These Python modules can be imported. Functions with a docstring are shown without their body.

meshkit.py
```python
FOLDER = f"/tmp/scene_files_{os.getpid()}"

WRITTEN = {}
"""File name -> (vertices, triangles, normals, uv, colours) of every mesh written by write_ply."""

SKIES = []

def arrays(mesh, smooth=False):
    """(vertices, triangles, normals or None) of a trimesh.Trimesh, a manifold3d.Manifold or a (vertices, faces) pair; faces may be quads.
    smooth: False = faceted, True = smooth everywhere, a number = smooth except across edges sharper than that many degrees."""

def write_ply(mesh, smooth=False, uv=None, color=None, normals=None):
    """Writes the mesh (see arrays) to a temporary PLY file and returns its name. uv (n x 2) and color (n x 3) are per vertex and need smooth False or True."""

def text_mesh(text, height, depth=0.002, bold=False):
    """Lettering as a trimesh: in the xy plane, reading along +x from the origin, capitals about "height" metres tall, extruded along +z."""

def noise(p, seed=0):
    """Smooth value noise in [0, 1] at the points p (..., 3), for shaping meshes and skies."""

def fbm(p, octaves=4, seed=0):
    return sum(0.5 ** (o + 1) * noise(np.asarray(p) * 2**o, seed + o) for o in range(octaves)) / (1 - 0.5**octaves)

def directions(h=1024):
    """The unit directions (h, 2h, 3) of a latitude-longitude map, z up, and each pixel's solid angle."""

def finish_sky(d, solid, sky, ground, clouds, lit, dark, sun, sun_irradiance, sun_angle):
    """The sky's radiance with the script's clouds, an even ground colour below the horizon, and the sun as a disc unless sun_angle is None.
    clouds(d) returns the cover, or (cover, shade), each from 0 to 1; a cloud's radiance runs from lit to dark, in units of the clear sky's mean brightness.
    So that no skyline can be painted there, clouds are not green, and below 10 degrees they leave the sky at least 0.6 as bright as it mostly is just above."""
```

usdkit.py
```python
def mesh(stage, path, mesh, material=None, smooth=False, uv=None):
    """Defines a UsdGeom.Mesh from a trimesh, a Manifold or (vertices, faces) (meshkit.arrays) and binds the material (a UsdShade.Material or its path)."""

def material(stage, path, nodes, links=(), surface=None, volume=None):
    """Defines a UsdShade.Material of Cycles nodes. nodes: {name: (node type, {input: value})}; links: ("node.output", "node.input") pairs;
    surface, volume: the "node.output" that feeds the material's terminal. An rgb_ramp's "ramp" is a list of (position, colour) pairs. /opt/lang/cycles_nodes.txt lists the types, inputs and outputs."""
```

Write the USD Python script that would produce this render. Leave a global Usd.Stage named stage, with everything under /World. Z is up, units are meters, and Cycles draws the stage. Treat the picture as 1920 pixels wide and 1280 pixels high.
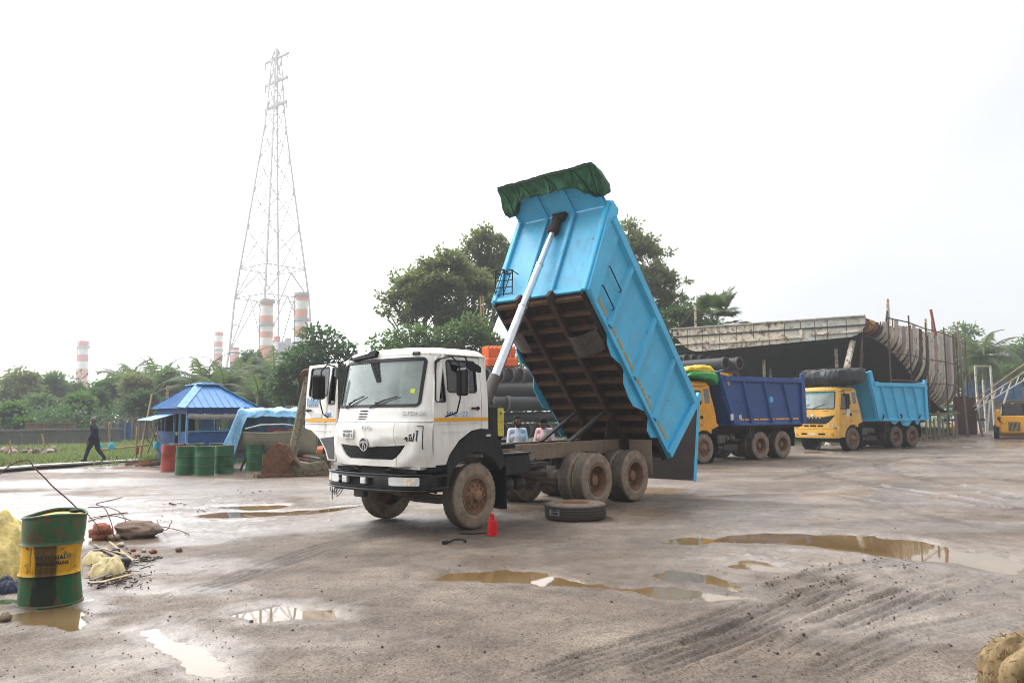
import math, random
import numpy as np, trimesh, usdkit, meshkit
import manifold3d as m3
from shapely.geometry import Polygon, LineString, Point, box as sbox
from shapely.ops import unary_union
from pxr import Usd, UsdGeom, UsdLux, UsdShade, Sdf, Gf, Vt

stage = Usd.Stage.CreateInMemory()
UsdGeom.SetStageUpAxis(stage, "Z")
UsdGeom.SetStageMetersPerUnit(stage, 1.0)
UsdGeom.Xform.Define(stage, "/World")
UsdGeom.Scope.Define(stage, "/World/Looks")
PI = math.pi

# ------------------------------------------------------------------ camera
F, PIT, ROL, EYE = 1450.0, 0.0925, 0.0099, 1.80       # focal length in pixels of a 1920 wide picture, tilt, roll, eye height
EXPOSURE = 0.5
_R = np.array([1.0, 0, 0]); _U = np.array([0, -math.sin(PIT), math.cos(PIT)]); _B = np.array([0, -math.cos(PIT), -math.sin(PIT)])
_r = math.cos(ROL) * _R - math.sin(ROL) * _U
_u = math.sin(ROL) * _R + math.cos(ROL) * _U
cam = UsdGeom.Camera.Define(stage, "/World/camera")
cam.AddTransformOp().Set(Gf.Matrix4d(*_r, 0, *_u, 0, *_B, 0, 0, 0, EYE, 1))
cam.CreateHorizontalApertureAttr(36.0)
cam.CreateVerticalApertureAttr(24.0)
cam.CreateFocalLengthAttr(36.0 * F / 1920.0)
cam.CreateFStopAttr(5.0)
cam.CreateFocusDistanceAttr(13.0)
cam.CreateClippingRangeAttr(Gf.Vec2f(0.05, 5000))
cam.CreateExposureAttr(EXPOSURE)

# ------------------------------------------------------------------ sky and sun (overcast, the brightest cloud to the left ahead)
SUN = np.array([-0.55, 0.62, 0.0]); SUN /= np.linalg.norm(SUN)
SUN_EL = math.radians(48)
SUN = np.array([SUN[0] * math.cos(SUN_EL), SUN[1] * math.cos(SUN_EL), math.sin(SUN_EL)])
SUN_ROT = math.atan2(SUN[0], SUN[1])
CLOUD = 12.5
sky_mat = usdkit.material(stage, "/World/Looks/sky", {
    "sky": ("sky_texture", {"sky_type": "single_scattering", "sun_disc": False, "sun_elevation": SUN_EL, "sun_rotation": SUN_ROT}),
    "tc": ("texture_coordinate", {}),
    "map": ("mapping", {"scale": (1.0, 1.0, 2.6)}),
    "n": ("noise_texture", {"scale": 1.7, "detail": 5.0, "roughness": 0.5}),
    "cl": ("rgb_ramp", {"ramp": [(0.30, (0.86 * CLOUD, 0.885 * CLOUD, 0.92 * CLOUD)), (0.66, (1.04 * CLOUD, 1.04 * CLOUD, 1.05 * CLOUD))]}),
    "nrm": ("vector_math", {"math_type": "normalize"}),
    "dot": ("vector_math", {"math_type": "dot_product", "vector2": tuple(SUN)}),
    "glow": ("map_range", {"range_type": "smoothstep", "from_min": 0.38, "from_max": 1.0, "to_min": 0.385, "to_max": 2.7, "clamp": True}),
    "mul": ("mix_color", {"blend_type": "multiply", "fac": 1.0}),
    "mix": ("mix_color", {"fac": 0.93}),
    "bg": ("background_shader", {"strength": 0.1}),
}, [("tc.generated", "nrm.vector1"), ("nrm.vector", "map.vector"), ("map.vector", "n.vector"), ("n.fac", "cl.fac"),
    ("nrm.vector", "dot.vector1"), ("dot.value", "glow.value"), ("cl.color", "mul.a"), ("glow.result", "mul.b"),
    ("sky.color", "mix.a"), ("mul.result", "mix.b"), ("mix.result", "bg.color")], surface="bg.background")
dome = UsdLux.DomeLight.Define(stage, "/World/sky")
dome.CreateIntensityAttr(1.0)
UsdShade.MaterialBindingAPI.Apply(dome.GetPrim()).Bind(sky_mat)
dome.GetPrim().SetCustomDataByKey("kind", "structure")
sun = UsdLux.DistantLight.Define(stage, "/World/sun")
sun.CreateIntensityAttr(0.30); sun.CreateAngleAttr(16.0); sun.CreateNormalizeAttr(True)
sun.CreateColorAttr(Gf.Vec3f(1.0, 0.96, 0.90))
_q = Gf.Rotation(Gf.Vec3d(0, 0, 1), Gf.Vec3d(*map(float, SUN)))
sun.AddTransformOp().Set(Gf.Matrix4d().SetRotate(_q))

# ------------------------------------------------------------------ helpers
rng = np.random.default_rng(7)
_used = {}


def numbered(parent, name):
    k = (parent, name); n = _used.get(k, 0); _used[k] = n + 1
    return f"{parent}/{name}" if n == 0 else f"{parent}/{name}_{n:03d}"


def tag(prim, label=None, cat=None, group=None, kind=None):
    for k, v in (("label", label), ("category", cat), ("group", group), ("kind", kind)):
        if v: prim.SetCustomDataByKey(k, v)


def place(x, loc=(0, 0, 0), rotz=0.0, scale=None, mat=None):
    if mat is not None:
        m = np.asarray(mat, float).T            # column-vector 4x4 in, row-vector out
        x.AddTransformOp().Set(Gf.Matrix4d(*m.ravel().tolist())); return
    x.AddTranslateOp().Set(Gf.Vec3d(*map(float, loc)))
    if rotz: x.AddRotateZOp().Set(math.degrees(rotz))
    if scale is not None:
        s = (scale,) * 3 if np.ndim(scale) == 0 else scale
        x.AddScaleOp().Set(Gf.Vec3f(*map(float, s)))


def thing(name, label, cat, loc=(0, 0, 0), rotz=0.0, group=None, kind=None, scale=None, mat=None, parent="/World"):
    p = numbered(parent, name); x = UsdGeom.Xform.Define(stage, p); place(x, loc, rotz, scale, mat)
    tag(x.GetPrim(), label, cat, group, kind)
    return p


def sub(parent, name, loc=(0, 0, 0), rotz=0.0, mat=None, label=None):
    p = numbered(parent, name); x = UsdGeom.Xform.Define(stage, p); place(x, loc, rotz, None, mat)
    tag(x.GetPrim(), label)
    return p


def copy(path, label, loc, rotz=0.0, scale=None, cat=None, group=None, mat=None):
    """A copy of a thing, with its parts, under the next number."""
    src = stage.GetPrimAtPath(path); name = path.rsplit("/", 1)[1]
    while name[-4:-3] == "_" and name[-3:].isdigit(): name = name[:-4]
    p = numbered("/World", name); x = UsdGeom.Xform.Define(stage, p)
    x.GetPrim().GetReferences().AddInternalReference(path)
    s = (1, 1, 1) if scale is None else ((scale,) * 3 if np.ndim(scale) == 0 else scale)
    m = Gf.Matrix4d().SetScale(Gf.Vec3d(*map(float, s))) * Gf.Matrix4d().SetRotate(Gf.Rotation(Gf.Vec3d(0, 0, 1), math.degrees(rotz))) * Gf.Matrix4d().SetTranslate(Gf.Vec3d(*map(float, loc)))
    if mat is not None: m = Gf.Matrix4d(*np.asarray(mat, float).T.ravel().tolist())
    op = x.AddTransformOp(opSuffix="copy"); op.Set(m); x.SetXformOpOrder([op])
    x.GetPrim().SetInstanceable(True)
    d = src.GetCustomData()
    tag(x.GetPrim(), label, cat or d.get("category"), group or d.get("group"))
    return p


def obj(name, mb, mat, parent="/World", smooth=30, label=None, cat=None, group=None, kind=None, prim=None):
    p = numbered(parent, name)
    if isinstance(mb, MB): mb = mb.mesh()
    m = usdkit.mesh(stage, p, mb, mat, smooth=smooth)
    tag(m.GetPrim(), label, cat, group, kind)
    return p


def nz(v):
    v = np.asarray(v, float); return v / (np.linalg.norm(v) + 1e-12)


def frame(d, up=(0, 0, 1)):
    d = nz(d); up = np.asarray(up, float)
    if abs(d @ nz(up)) > 0.98: up = np.array([1.0, 0, 0])
    s = nz(np.cross(up, d)); u = np.cross(d, s)
    return d, s, u


def _cbox():
    pts = []
    for sx in (-1, 1):
        for sy in (-1, 1):
            for sz in (-1, 1):
                for k in range(3):
                    pts.append((sx, sy, sz, k))
    base = np.array([[p[0] * (1 if p[3] == 0 else .8), p[1] * (1 if p[3] == 1 else .8), p[2] * (1 if p[3] == 2 else .8)] for p in pts])
    from scipy.spatial import ConvexHull
    h = ConvexHull(base); fc = h.simplices.copy()
    for i, s in enumerate(fc):
        a, b, c = base[s]
        if np.dot(np.cross(b - a, c - a), a + b + c) < 0: fc[i] = s[::-1]
    sg = np.array([[p[0], p[1], p[2]] for p in pts], float)
    on = np.array([[p[3] == 0, p[3] == 1, p[3] == 2] for p in pts])
    return sg, on, fc


_CB = _cbox()
_BF = np.array([[0, 1, 3, 2], [4, 6, 7, 5], [0, 4, 5, 1], [2, 3, 7, 6], [0, 2, 6, 4], [1, 5, 7, 3]])


class MB:
    """Collects shapes into one mesh."""
    def __init__(self): self.v = []; self.f = []; self.n = 0

    def add(self, v, f):
        v = np.asarray(v, float); f = np.asarray(f, int)
        if f.shape[1] == 4: f = np.vstack([f[:, [0, 1, 2]], f[:, [0, 2, 3]]])
        self.v.append(v); self.f.append(f + self.n); self.n += len(v); return self

    def tm(self, m): return self.add(m.vertices, m.faces)

    def box(self, c, s, R=None, bev=0.0):
        h = np.asarray(s, float) / 2
        if bev > 0:
            b = min(bev, h.min() * .9); sg, on, fc = _CB
            v = sg * np.where(on, h, h - b)
        else:
            v = np.array([[x, y, z] for x in (-1, 1) for y in (-1, 1) for z in (-1, 1)], float) * h; fc = _BF
        if R is not None: v = v @ np.asarray(R).T
        return self.add(v + np.asarray(c, float), fc)

    def bar(self, p0, p1, w, h, up=(0, 0, 1), bev=0.0, ext=0.0):
        p0, p1 = np.asarray(p0, float), np.asarray(p1, float); d, s, u = frame(p1 - p0, up)
        return self.box((p0 + p1) / 2, (np.linalg.norm(p1 - p0) + 2 * ext, w, h), np.stack([d, s, u], 1), bev)

    def tube(self, pts, r, n=8, cap=True):
        p = np.asarray(pts, float); r = np.broadcast_to(r, (len(p),)).astype(float)
        t = np.gradient(p, axis=0); t /= np.linalg.norm(t, axis=1, keepdims=True) + 1e-12
        a = np.cross(t[0], [0, 0, 1.0])
        if np.linalg.norm(a) < .1: a = np.cross(t[0], [1.0, 0, 0])
        rows = []; a = nz(a); ang = np.arange(n) * 2 * PI / n
        for i in range(len(p)):
            a = nz(a - (a @ t[i]) * t[i]); b = np.cross(t[i], a)
            rows.append(p[i] + r[i] * (np.cos(ang)[:, None] * a + np.sin(ang)[:, None] * b))
        v = np.vstack(rows); i, j = np.meshgrid(np.arange(len(p) - 1), np.arange(n), indexing="ij")
        q = np.stack([i * n + j, i * n + (j + 1) % n, (i + 1) * n + (j + 1) % n, (i + 1) * n + j], -1).reshape(-1, 4)
        self.add(v, q)
        if cap:
            for k, o in ((0, -1), (len(p) - 1, 1)):
                c = self.n - len(v); idx = np.arange(n) + k * n
                tri = np.stack([np.full(n - 2, idx[0]), idx[1:-1], idx[2:]], 1)
                if o < 0: tri = tri[:, ::-1]
                self.f.append(tri + c)
        return self

    def lathe(self, prof, o=(0, 0, 0), d=(0, 0, 1), n=32, rf=None):
        """prof: (radius, height) pairs revolved about the axis d through o. rf(i, ang) scales radii."""
        prof = np.asarray(prof, float); d, s, u = frame(d, (1, 0, 0) if abs(nz(d)[2]) > .9 else (0, 0, 1))
        ang = np.arange(n) * 2 * PI / n
        R = prof[:, 0][:, None] * (np.ones((len(prof), n)) if rf is None else rf(np.arange(len(prof))[:, None], ang[None, :]))
        v = np.asarray(o, float) + prof[:, 1][:, None, None] * d + R[..., None] * (np.cos(ang)[None, :, None] * s + np.sin(ang)[None, :, None] * u)
        i, j = np.meshgrid(np.arange(len(prof) - 1), np.arange(n), indexing="ij")
        q = np.stack([i * n + j, i * n + (j + 1) % n, (i + 1) * n + (j + 1) % n, (i + 1) * n + j], -1).reshape(-1, 4)
        return self.add(v.reshape(-1, 3), q)

    def cyl(self, p0, p1, r, n=16, r1=None): return self.tube([p0, p1], [r, r if r1 is None else r1], n)

    def poly(self, pts, depth, fn=None):
        """A 2-D outline (or shapely polygon) extruded from 0 to depth; fn maps (a, b, h) rows to points."""
        P = pts if hasattr(pts, "geoms") or hasattr(pts, "exterior") else Polygon(pts)
        for g in getattr(P, "geoms", [P]):
            if g.is_empty or g.area < 1e-8: continue
            m = trimesh.creation.extrude_polygon(g, abs(depth), engine="earcut"); v = np.array(m.vertices)
            if depth < 0: v[:, 2] += depth
            fc = m.faces
            if fn is not None:
                a = fn(v[:4] * 0 + np.array([[0, 0, 0], [1e-3, 0, 0], [0, 1e-3, 0], [0, 0, 1e-3]]) + v[0])
                if np.dot(np.cross(a[1] - a[0], a[2] - a[0]), a[3] - a[0]) < 0: fc = fc[:, ::-1]
                v = fn(v)
            self.add(v, fc)
        return self

    def grid(self, P, flip=False, loop=False):
        """P (rows, cols, 3) as a sheet."""
        r, c = P.shape[:2]; i, j = np.meshgrid(np.arange(r - 1), np.arange(c if loop else c - 1), indexing="ij")
        q = np.stack([i * c + j, i * c + (j + 1) % c, (i + 1) * c + (j + 1) % c, (i + 1) * c + j], -1).reshape(-1, 4)
        return self.add(P.reshape(-1, 3), q[:, ::-1] if flip else q)

    def slab(self, P, t):
        """A sheet P (rows, cols, 3) given thickness t along its normals."""
        du, dv = np.gradient(P, axis=0), np.gradient(P, axis=1); n = np.cross(dv, du); n /= np.linalg.norm(n, axis=2, keepdims=True) + 1e-12
        Q = P - n * t; r, c = P.shape[:2]
        self.grid(P, flip=True); self.grid(Q)
        idx = np.r_[np.arange(c), np.arange(1, r) * c + c - 1, (r - 1) * c + np.arange(c - 2, -1, -1), np.arange(r - 2, 0, -1) * c]
        k = len(idx); A = P.reshape(-1, 3)[idx]; B = Q.reshape(-1, 3)[idx]; j = np.arange(k)
        return self.add(np.vstack([A, B]), np.stack([j, (j + 1) % k, k + (j + 1) % k, k + j], 1)[:, ::-1])

    def xf(self, fn): self.v = [fn(v) for v in self.v]; return self

    def mesh(self): return trimesh.Trimesh(np.vstack(self.v), np.vstack(self.f), process=False)


def arr(m): return np.vstack(m.v), np.vstack(m.f)


def text2d(s, h, depth=.004, bold=False): return meshkit.text_mesh(s, h, depth, bold)


def gnd(px, py, z=0.0):
    """The point of the ground (height z) that the photograph shows at pixel px, py of its 1920 x 1280."""
    a, b = px - 960, py - 640; cr, sr = math.cos(ROL), math.sin(ROL)
    u = cr * a - sr * b; v = sr * a + cr * b; cp, sp = math.cos(PIT), math.sin(PIT)
    d = np.array([u / F, cp + v / F * sp, sp - v / F * cp]); t = (z - EYE) / d[2]
    return np.array([0, 0, EYE]) + t * d


def atd(px, py, Y):
    """The point at depth Y seen at that pixel."""
    a, b = px - 960, py - 640; cr, sr = math.cos(ROL), math.sin(ROL)
    u = cr * a - sr * b; v = sr * a + cr * b; cp, sp = math.cos(PIT), math.sin(PIT)
    d = np.array([u / F, cp + v / F * sp, sp - v / F * cp]); return np.array([0, 0, EYE]) + d * (Y / d[1])
# ------------------------------------------------------------------ materials
M = {}


def mat(name, nodes, links, surface="p.BSDF", volume=None):
    M[name] = usdkit.material(stage, f"/World/Looks/{name}", nodes, links, surface, volume); return M[name]


def tone(c):
    """Contrast curve put into base colours: deeper and purer, the darker the more so."""
    c = np.array(c, float); L = max(c.max(), 1e-4); return L * (c / L) ** 1.22 * (L / .8) ** .13


def plain(name, col, rough=.5, metal=0.0, var=.25, scale=6.0, bump=0.0, spec=.4, coat=0.0):
    """One colour with a little mottling."""
    c = tone(col); lo, hi = c * (1 - var), np.minimum(c * (1 + var), .95)
    n = {"tc": ("texture_coordinate", {}), "n": ("noise_texture", {"scale": scale, "detail": 5.0, "roughness": .6}),
         "r": ("rgb_ramp", {"ramp": [(.3, tuple(lo)), (.7, tuple(hi))]}),
         "rr": ("map_range", {"from_min": .3, "from_max": .7, "to_min": max(rough - .1, .02), "to_max": min(rough + .12, 1), "clamp": True}),
         "p": ("principled_bsdf", {"metallic": metal, "specular_ior_level": spec, "coat_weight": coat})}
    l = [("tc.object", "n.vector"), ("n.fac", "r.fac"), ("r.color", "p.base_color"), ("n.fac", "rr.value"), ("rr.result", "p.roughness")]
    if bump:
        n["b"] = ("bump", {"strength": bump, "distance": .01}); n["n2"] = ("noise_texture", {"scale": scale * 6, "detail": 4.0})
        l += [("tc.object", "n2.vector"), ("n2.fac", "b.height"), ("b.normal", "p.normal")]
    return mat(name, n, l)


def worn(name, col, dirt=(.20, .155, .115), rust=(.10, .045, .022), rough=.42, rust_amt=.12, dirt_amt=.35, mud_top=0.0, scale=1.0, metal=0.0, streak=True, bump=.12, fade=.12, spec=.38):
    """Paint with faded patches, vertical dirt streaks, rust spots, and mud splashed up from the ground to about mud_top metres."""
    c = tone(col); dirt = tuple(tone(dirt)); rust = tuple(tone(rust))
    n = {"tc": ("texture_coordinate", {}), "g": ("geometry", {}), "sx": ("separate_xyz", {}),
         "n1": ("noise_texture", {"scale": 1.3 * scale, "detail": 6.0, "roughness": .6}),
         "base": ("rgb_ramp", {"ramp": [(.3, tuple(c * (1 - fade))), (.7, tuple(np.minimum(c * (1 + fade) + fade * .05, .92)))]}),
         "ms": ("mapping", {"scale": (7.0 * scale, 7.0 * scale, (.9 if streak else 7.0) * scale)}),
         "n2": ("noise_texture", {"scale": 1.6, "detail": 6.0, "roughness": .65}),
         "d": ("map_range", {"from_min": .5, "from_max": .78, "to_min": 0.0, "to_max": dirt_amt, "clamp": True}),
         "n3": ("noise_texture", {"scale": 5.5 * scale, "detail": 8.0, "roughness": .7}),
         "rs": ("map_range", {"from_min": .72 - rust_amt, "from_max": .76 - rust_amt * .6, "to_min": 0.0, "to_max": .95, "clamp": True}),
         "m1": ("mix_color", {"b": dirt}), "m2": ("mix_color", {"b": rust}),
         "ro": ("map_range", {"from_min": 0.0, "from_max": .5, "to_min": rough, "to_max": .8, "clamp": True}),
         "b": ("bump", {"strength": bump, "distance": .006}),
         "p": ("principled_bsdf", {"metallic": metal, "specular_ior_level": spec})}
    l = [("tc.object", "n1.vector"), ("n1.fac", "base.fac"), ("tc.object", "ms.vector"), ("ms.vector", "n2.vector"), ("n2.fac", "d.value"),
         ("tc.object", "n3.vector"), ("n3.fac", "rs.value"), ("base.color", "m1.a"), ("d.result", "m1.fac"), ("m1.result", "m2.a"), ("rs.result", "m2.fac"),
         ("d.result", "ro.value"), ("ro.result", "p.roughness"), ("n3.fac", "b.height"), ("b.normal", "p.normal")]
    out = "m2.result"
    if mud_top:
        n["mz"] = ("map_range", {"from_min": mud_top * .25, "from_max": mud_top, "to_min": .95, "to_max": 0.0, "clamp": True})
        n["mn"] = ("map_range", {"from_min": .35, "from_max": .62, "to_min": .25, "to_max": 1.0, "clamp": True})
        n["mm"] = ("math", {"math_type": "multiply"}); n["m3"] = ("mix_color", {"b": (.205, .152, .108)})
        l += [("g.position", "sx.vector"), ("sx.z", "mz.value"), ("n1.fac", "mn.value"), ("mz.result", "mm.value1"), ("mn.result", "mm.value2"), ("mm.value", "m3.fac"), (out, "m3.a")]
        out = "m3.result"
    l.append((out, "p.base_color"))
    return mat(name, n, l)


def leafmat(name, a, b, c=None, trans=.5):
    """Leaves: each takes its own tone; some light comes through."""
    st = [(0.0, a), (.75, b)] + ([(1.0, c)] if c else [])
    return mat(name, {"g": ("geometry", {}), "r": ("rgb_ramp", {"ramp": st}), "p": ("principled_bsdf", {"roughness": .5, "specular_ior_level": .35}),
                      "t": ("translucent_bsdf", {}), "hs": ("hsv", {"saturation": 1.1, "value": 1.5}), "m": ("mix_closure", {"fac": trans})},
               [("g.random_per_island", "r.fac"), ("r.color", "p.base_color"), ("r.color", "hs.color"), ("hs.color", "t.color"),
                ("p.BSDF", "m.closure1"), ("t.BSDF", "m.closure2")], surface="m.closure")


worn("white_paint", (.76, .745, .71), mud_top=1.45, dirt=(.40, .33, .26), dirt_amt=.34, rust_amt=.055, rough=.35)
worn("white_roof", (.72, .70, .66), dirt=(.42, .27, .16), dirt_amt=.5, rust_amt=.11, rough=.4)
worn("black_plastic", (.018, .018, .019), dirt_amt=.15, rust_amt=0, rough=.45, mud_top=.75, fade=.2, spec=.16)
worn("bumper_black", (.014, .014, .015), dirt_amt=.2, rust_amt=.06, rough=.32, mud_top=.6, spec=.25)
worn("blue_paint", (.085, .49, .73), dirt=(.30, .36, .38), dirt_amt=.5, rust_amt=.075, rough=.38)
worn("blue_front", (.11, .48, .69), dirt=(.34, .34, .31), dirt_amt=.6, rust_amt=.07, rough=.38)
worn("navy_paint", (.028, .088, .26), dirt=(.08, .10, .14), dirt_amt=.35, rust_amt=.05, rough=.42)
worn("cyan_paint", (.075, .46, .70), dirt=(.22, .25, .25), dirt_amt=.35, rust_amt=.05, rough=.42)
worn("yellow_paint", (.72, .36, .022), dirt_amt=.3, rust_amt=.05, rough=.36, mud_top=.9)
worn("yellow_faded", (.68, .42, .10), dirt_amt=.35, rust_amt=.06, rough=.4, mud_top=.8)
worn("beam_rust", (.115, .075, .050), dirt=(.05, .033, .023), dirt_amt=.7, rust=(.17, .08, .035), rust_amt=.2, rough=.8, spec=.2)
worn("underbody", (.040, .027, .019), dirt=(.085, .055, .036), dirt_amt=.7, rust=(.13, .06, .03), rust_amt=.17, rough=.8, spec=.2)
worn("rail_rust", (.055, .030, .019), dirt=(.04, .028, .02), dirt_amt=.6, rust_amt=.2, rough=.7)
worn("chassis_mud", (.26, .205, .155), dirt=(.13, .10, .075), dirt_amt=.6, rust_amt=.06, rough=.85)
worn("dark_chassis", (.035, .03, .027), dirt=(.12, .09, .065), dirt_amt=.6, rust_amt=.08, rough=.75, mud_top=.9)
worn("plate_grey", (.10, .088, .078), dirt=(.06, .045, .035), dirt_amt=.8, rust_amt=.1, rough=.6)
worn("bare_steel", (.30, .29, .28), dirt=(.10, .09, .08), dirt_amt=.8, rust_amt=.05, rough=.45, metal=.3)
plain("rubber", (.022, .020, .019), .8, spec=.2, var=.35, bump=.3, scale=9)
plain("rubber_trim", (.012, .012, .013), .5)
plain("chrome_rod", (.72, .74, .78), .22, metal=.9, var=.06)
plain("silver", (.55, .55, .55), .3, metal=.8, var=.1)
plain("lamp_glass", (.55, .56, .55), .12, var=.15, coat=.6)
plain("lamp_amber", (.62, .25, .04), .15, var=.15, coat=.5)
plain("lamp_red", (.45, .03, .02), .2, var=.15, coat=.4)
plain("tape_yellow", (.74, .40, .02), .45, var=.10, scale=14)
plain("tape_worn", (.52, .33, .07), .55, var=.35, scale=18)
plain("panel_yellow", (.55, .47, .08), .5, var=.2)
plain("blue_ink", (.06, .27, .50), .6, var=.2)
plain("black_ink", (.012, .012, .012), .5, var=.1)
plain("white_ink", (.72, .72, .70), .5, var=.1)
plain("sign_white", (.62, .62, .60), .45, var=.1)
plain("grille_black", (.02, .02, .021), .45, var=.2)
plain("interior", (.10, .10, .10), .8)
plain("interior_pale", (.40, .39, .36), .8)
plain("seat_red", (.30, .06, .05), .8)
plain("sticker_green", (.48, .58, .10), .5)
plain("jack_red", (.55, .010, .012), .32, var=.2, bump=.1)
plain("matt_black", (.016, .016, .017), .65, spec=.2)


def tyremat(name, mud, amt):
    mat(name, {"tc": ("texture_coordinate", {}), "n": ("noise_texture", {"scale": 6.0, "detail": 6.0, "roughness": .65}), "at": ("attribute", {"attribute": "mud"}),
               "nn": ("map_range", {"from_min": .3, "from_max": .62, "to_min": .45, "to_max": 1.0, "clamp": True}), "mu": ("math", {"math_type": "multiply"}),
               "mx": ("mix_color", {"a": (.020, .018, .017), "b": mud}), "b": ("bump", {"strength": .25, "distance": .006}),
               "mu2": ("math", {"math_type": "multiply", "value2": amt}), "p": ("principled_bsdf", {"roughness": .82, "specular_ior_level": .3})},
        [("tc.object", "n.vector"), ("n.fac", "nn.value"), ("nn.result", "mu.value1"), ("at.fac", "mu.value2"), ("mu.value", "mu2.value1"), ("mu2.value", "mx.fac"),
         ("mx.result", "p.base_color"), ("n.fac", "b.height"), ("b.normal", "p.normal")])


tyremat("tyre_muddy", (.27, .205, .15), 1.0)
tyremat("tyre_dull", (.17, .13, .10), .9)
plain("rim_mud", (.25, .155, .10), .8, var=.35, bump=.25, scale=7)

# window glass: see-through, mirror-like at a slant; tinted has a dark film
for nm, tint, add in (("glass", (.78, .82, .80), .10), ("glass_tinted", (.16, .17, .18), .03), ("glass_green", (.55, .66, .62), .12)):
    mat(nm, {"f": ("fresnel", {"IOR": 1.5}), "ad": ("math", {"math_type": "add", "value2": add}),
             "t": ("transparent_bsdf", {"color": tint}), "g": ("glossy_bsdf", {"color": (.95, .97, .97), "roughness": .03}), "m": ("mix_closure", {})},
        [("f.fac", "ad.value1"), ("ad.value", "m.fac"), ("t.BSDF", "m.closure1"), ("g.BSDF", "m.closure2")], surface="m.closure")
# ------------------------------------------------------------------ ground: a wet mud yard, with ruts, puddle hollows and verges
PUD = {  # outlines of standing water, as the photograph shows them
    "long": [(1250, 1016), (1292, 1004), (1345, 1008), (1400, 998), (1500, 999), (1640, 1004), (1730, 1013), (1800, 1030), (1880, 1042), (1935, 1060), (1900, 1074), (1830, 1064), (1770, 1053), (1690, 1044), (1620, 1034), (1540, 1025), (1490, 1019), (1440, 1017), (1350, 1014), (1300, 1019)],
    "brown": [(806, 1088), (868, 1073), (940, 1067), (1010, 1073), (1090, 1088), (1150, 1098), (1220, 1097), (1300, 1106), (1400, 1118), (1330, 1124), (1250, 1117), (1190, 1107), (1130, 1101), (1040, 1095), (960, 1090), (900, 1086), (850, 1089)],
    "small": [(1224, 1076), (1262, 1066), (1300, 1071), (1350, 1083), (1388, 1098), (1375, 1105), (1340, 1093), (1290, 1085), (1250, 1082)],
    "streak": [(1380, 1058), (1405, 1050), (1440, 1060), (1470, 1068), (1420, 1067)],
    "pale": [(462, 1148), (500, 1138), (545, 1136), (600, 1148), (612, 1157), (560, 1160), (505, 1161), (475, 1156)],
    "corner": [(255, 1180), (300, 1168), (340, 1190), (400, 1205), (445, 1235), (420, 1275), (330, 1262), (280, 1225)],
    "drum": [(28, 1150), (80, 1135), (150, 1122), (168, 1150), (152, 1178), (126, 1186), (90, 1170), (50, 1166)],
    "far": [(355, 968), (420, 957), (520, 958), (600, 952), (690, 944), (640, 957), (580, 964), (500, 966), (420, 970)],
    "film": [(390, 948), (470, 946), (560, 944), (540, 952), (450, 956)],
}
PUDW = {k: np.array([gnd(*p)[:2] for p in v]) for k, v in PUD.items()}
WATER_Z = -0.014


def sdist(P, poly):
    """Distance of points P (n, 2) inside a polygon's edge (positive inside)."""
    a, b = poly, np.roll(poly, -1, 0); best = np.full(len(P), 1e9); ins = np.zeros(len(P), bool)
    for p, q in zip(a, b):
        e = q - p; t = np.clip(((P - p) @ e) / (e @ e + 1e-12), 0, 1); best = np.minimum(best, np.hypot(*(P - p - t[:, None] * e).T))
        with np.errstate(divide="ignore", invalid="ignore"):
            c = ((p[1] > P[:, 1]) != (q[1] > P[:, 1])) & (P[:, 0] < (q[0] - p[0]) * (P[:, 1] - p[1]) / (q[1] - p[1] + 1e-15) + p[0])
        ins ^= c
    return np.where(ins, best, -best)


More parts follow.
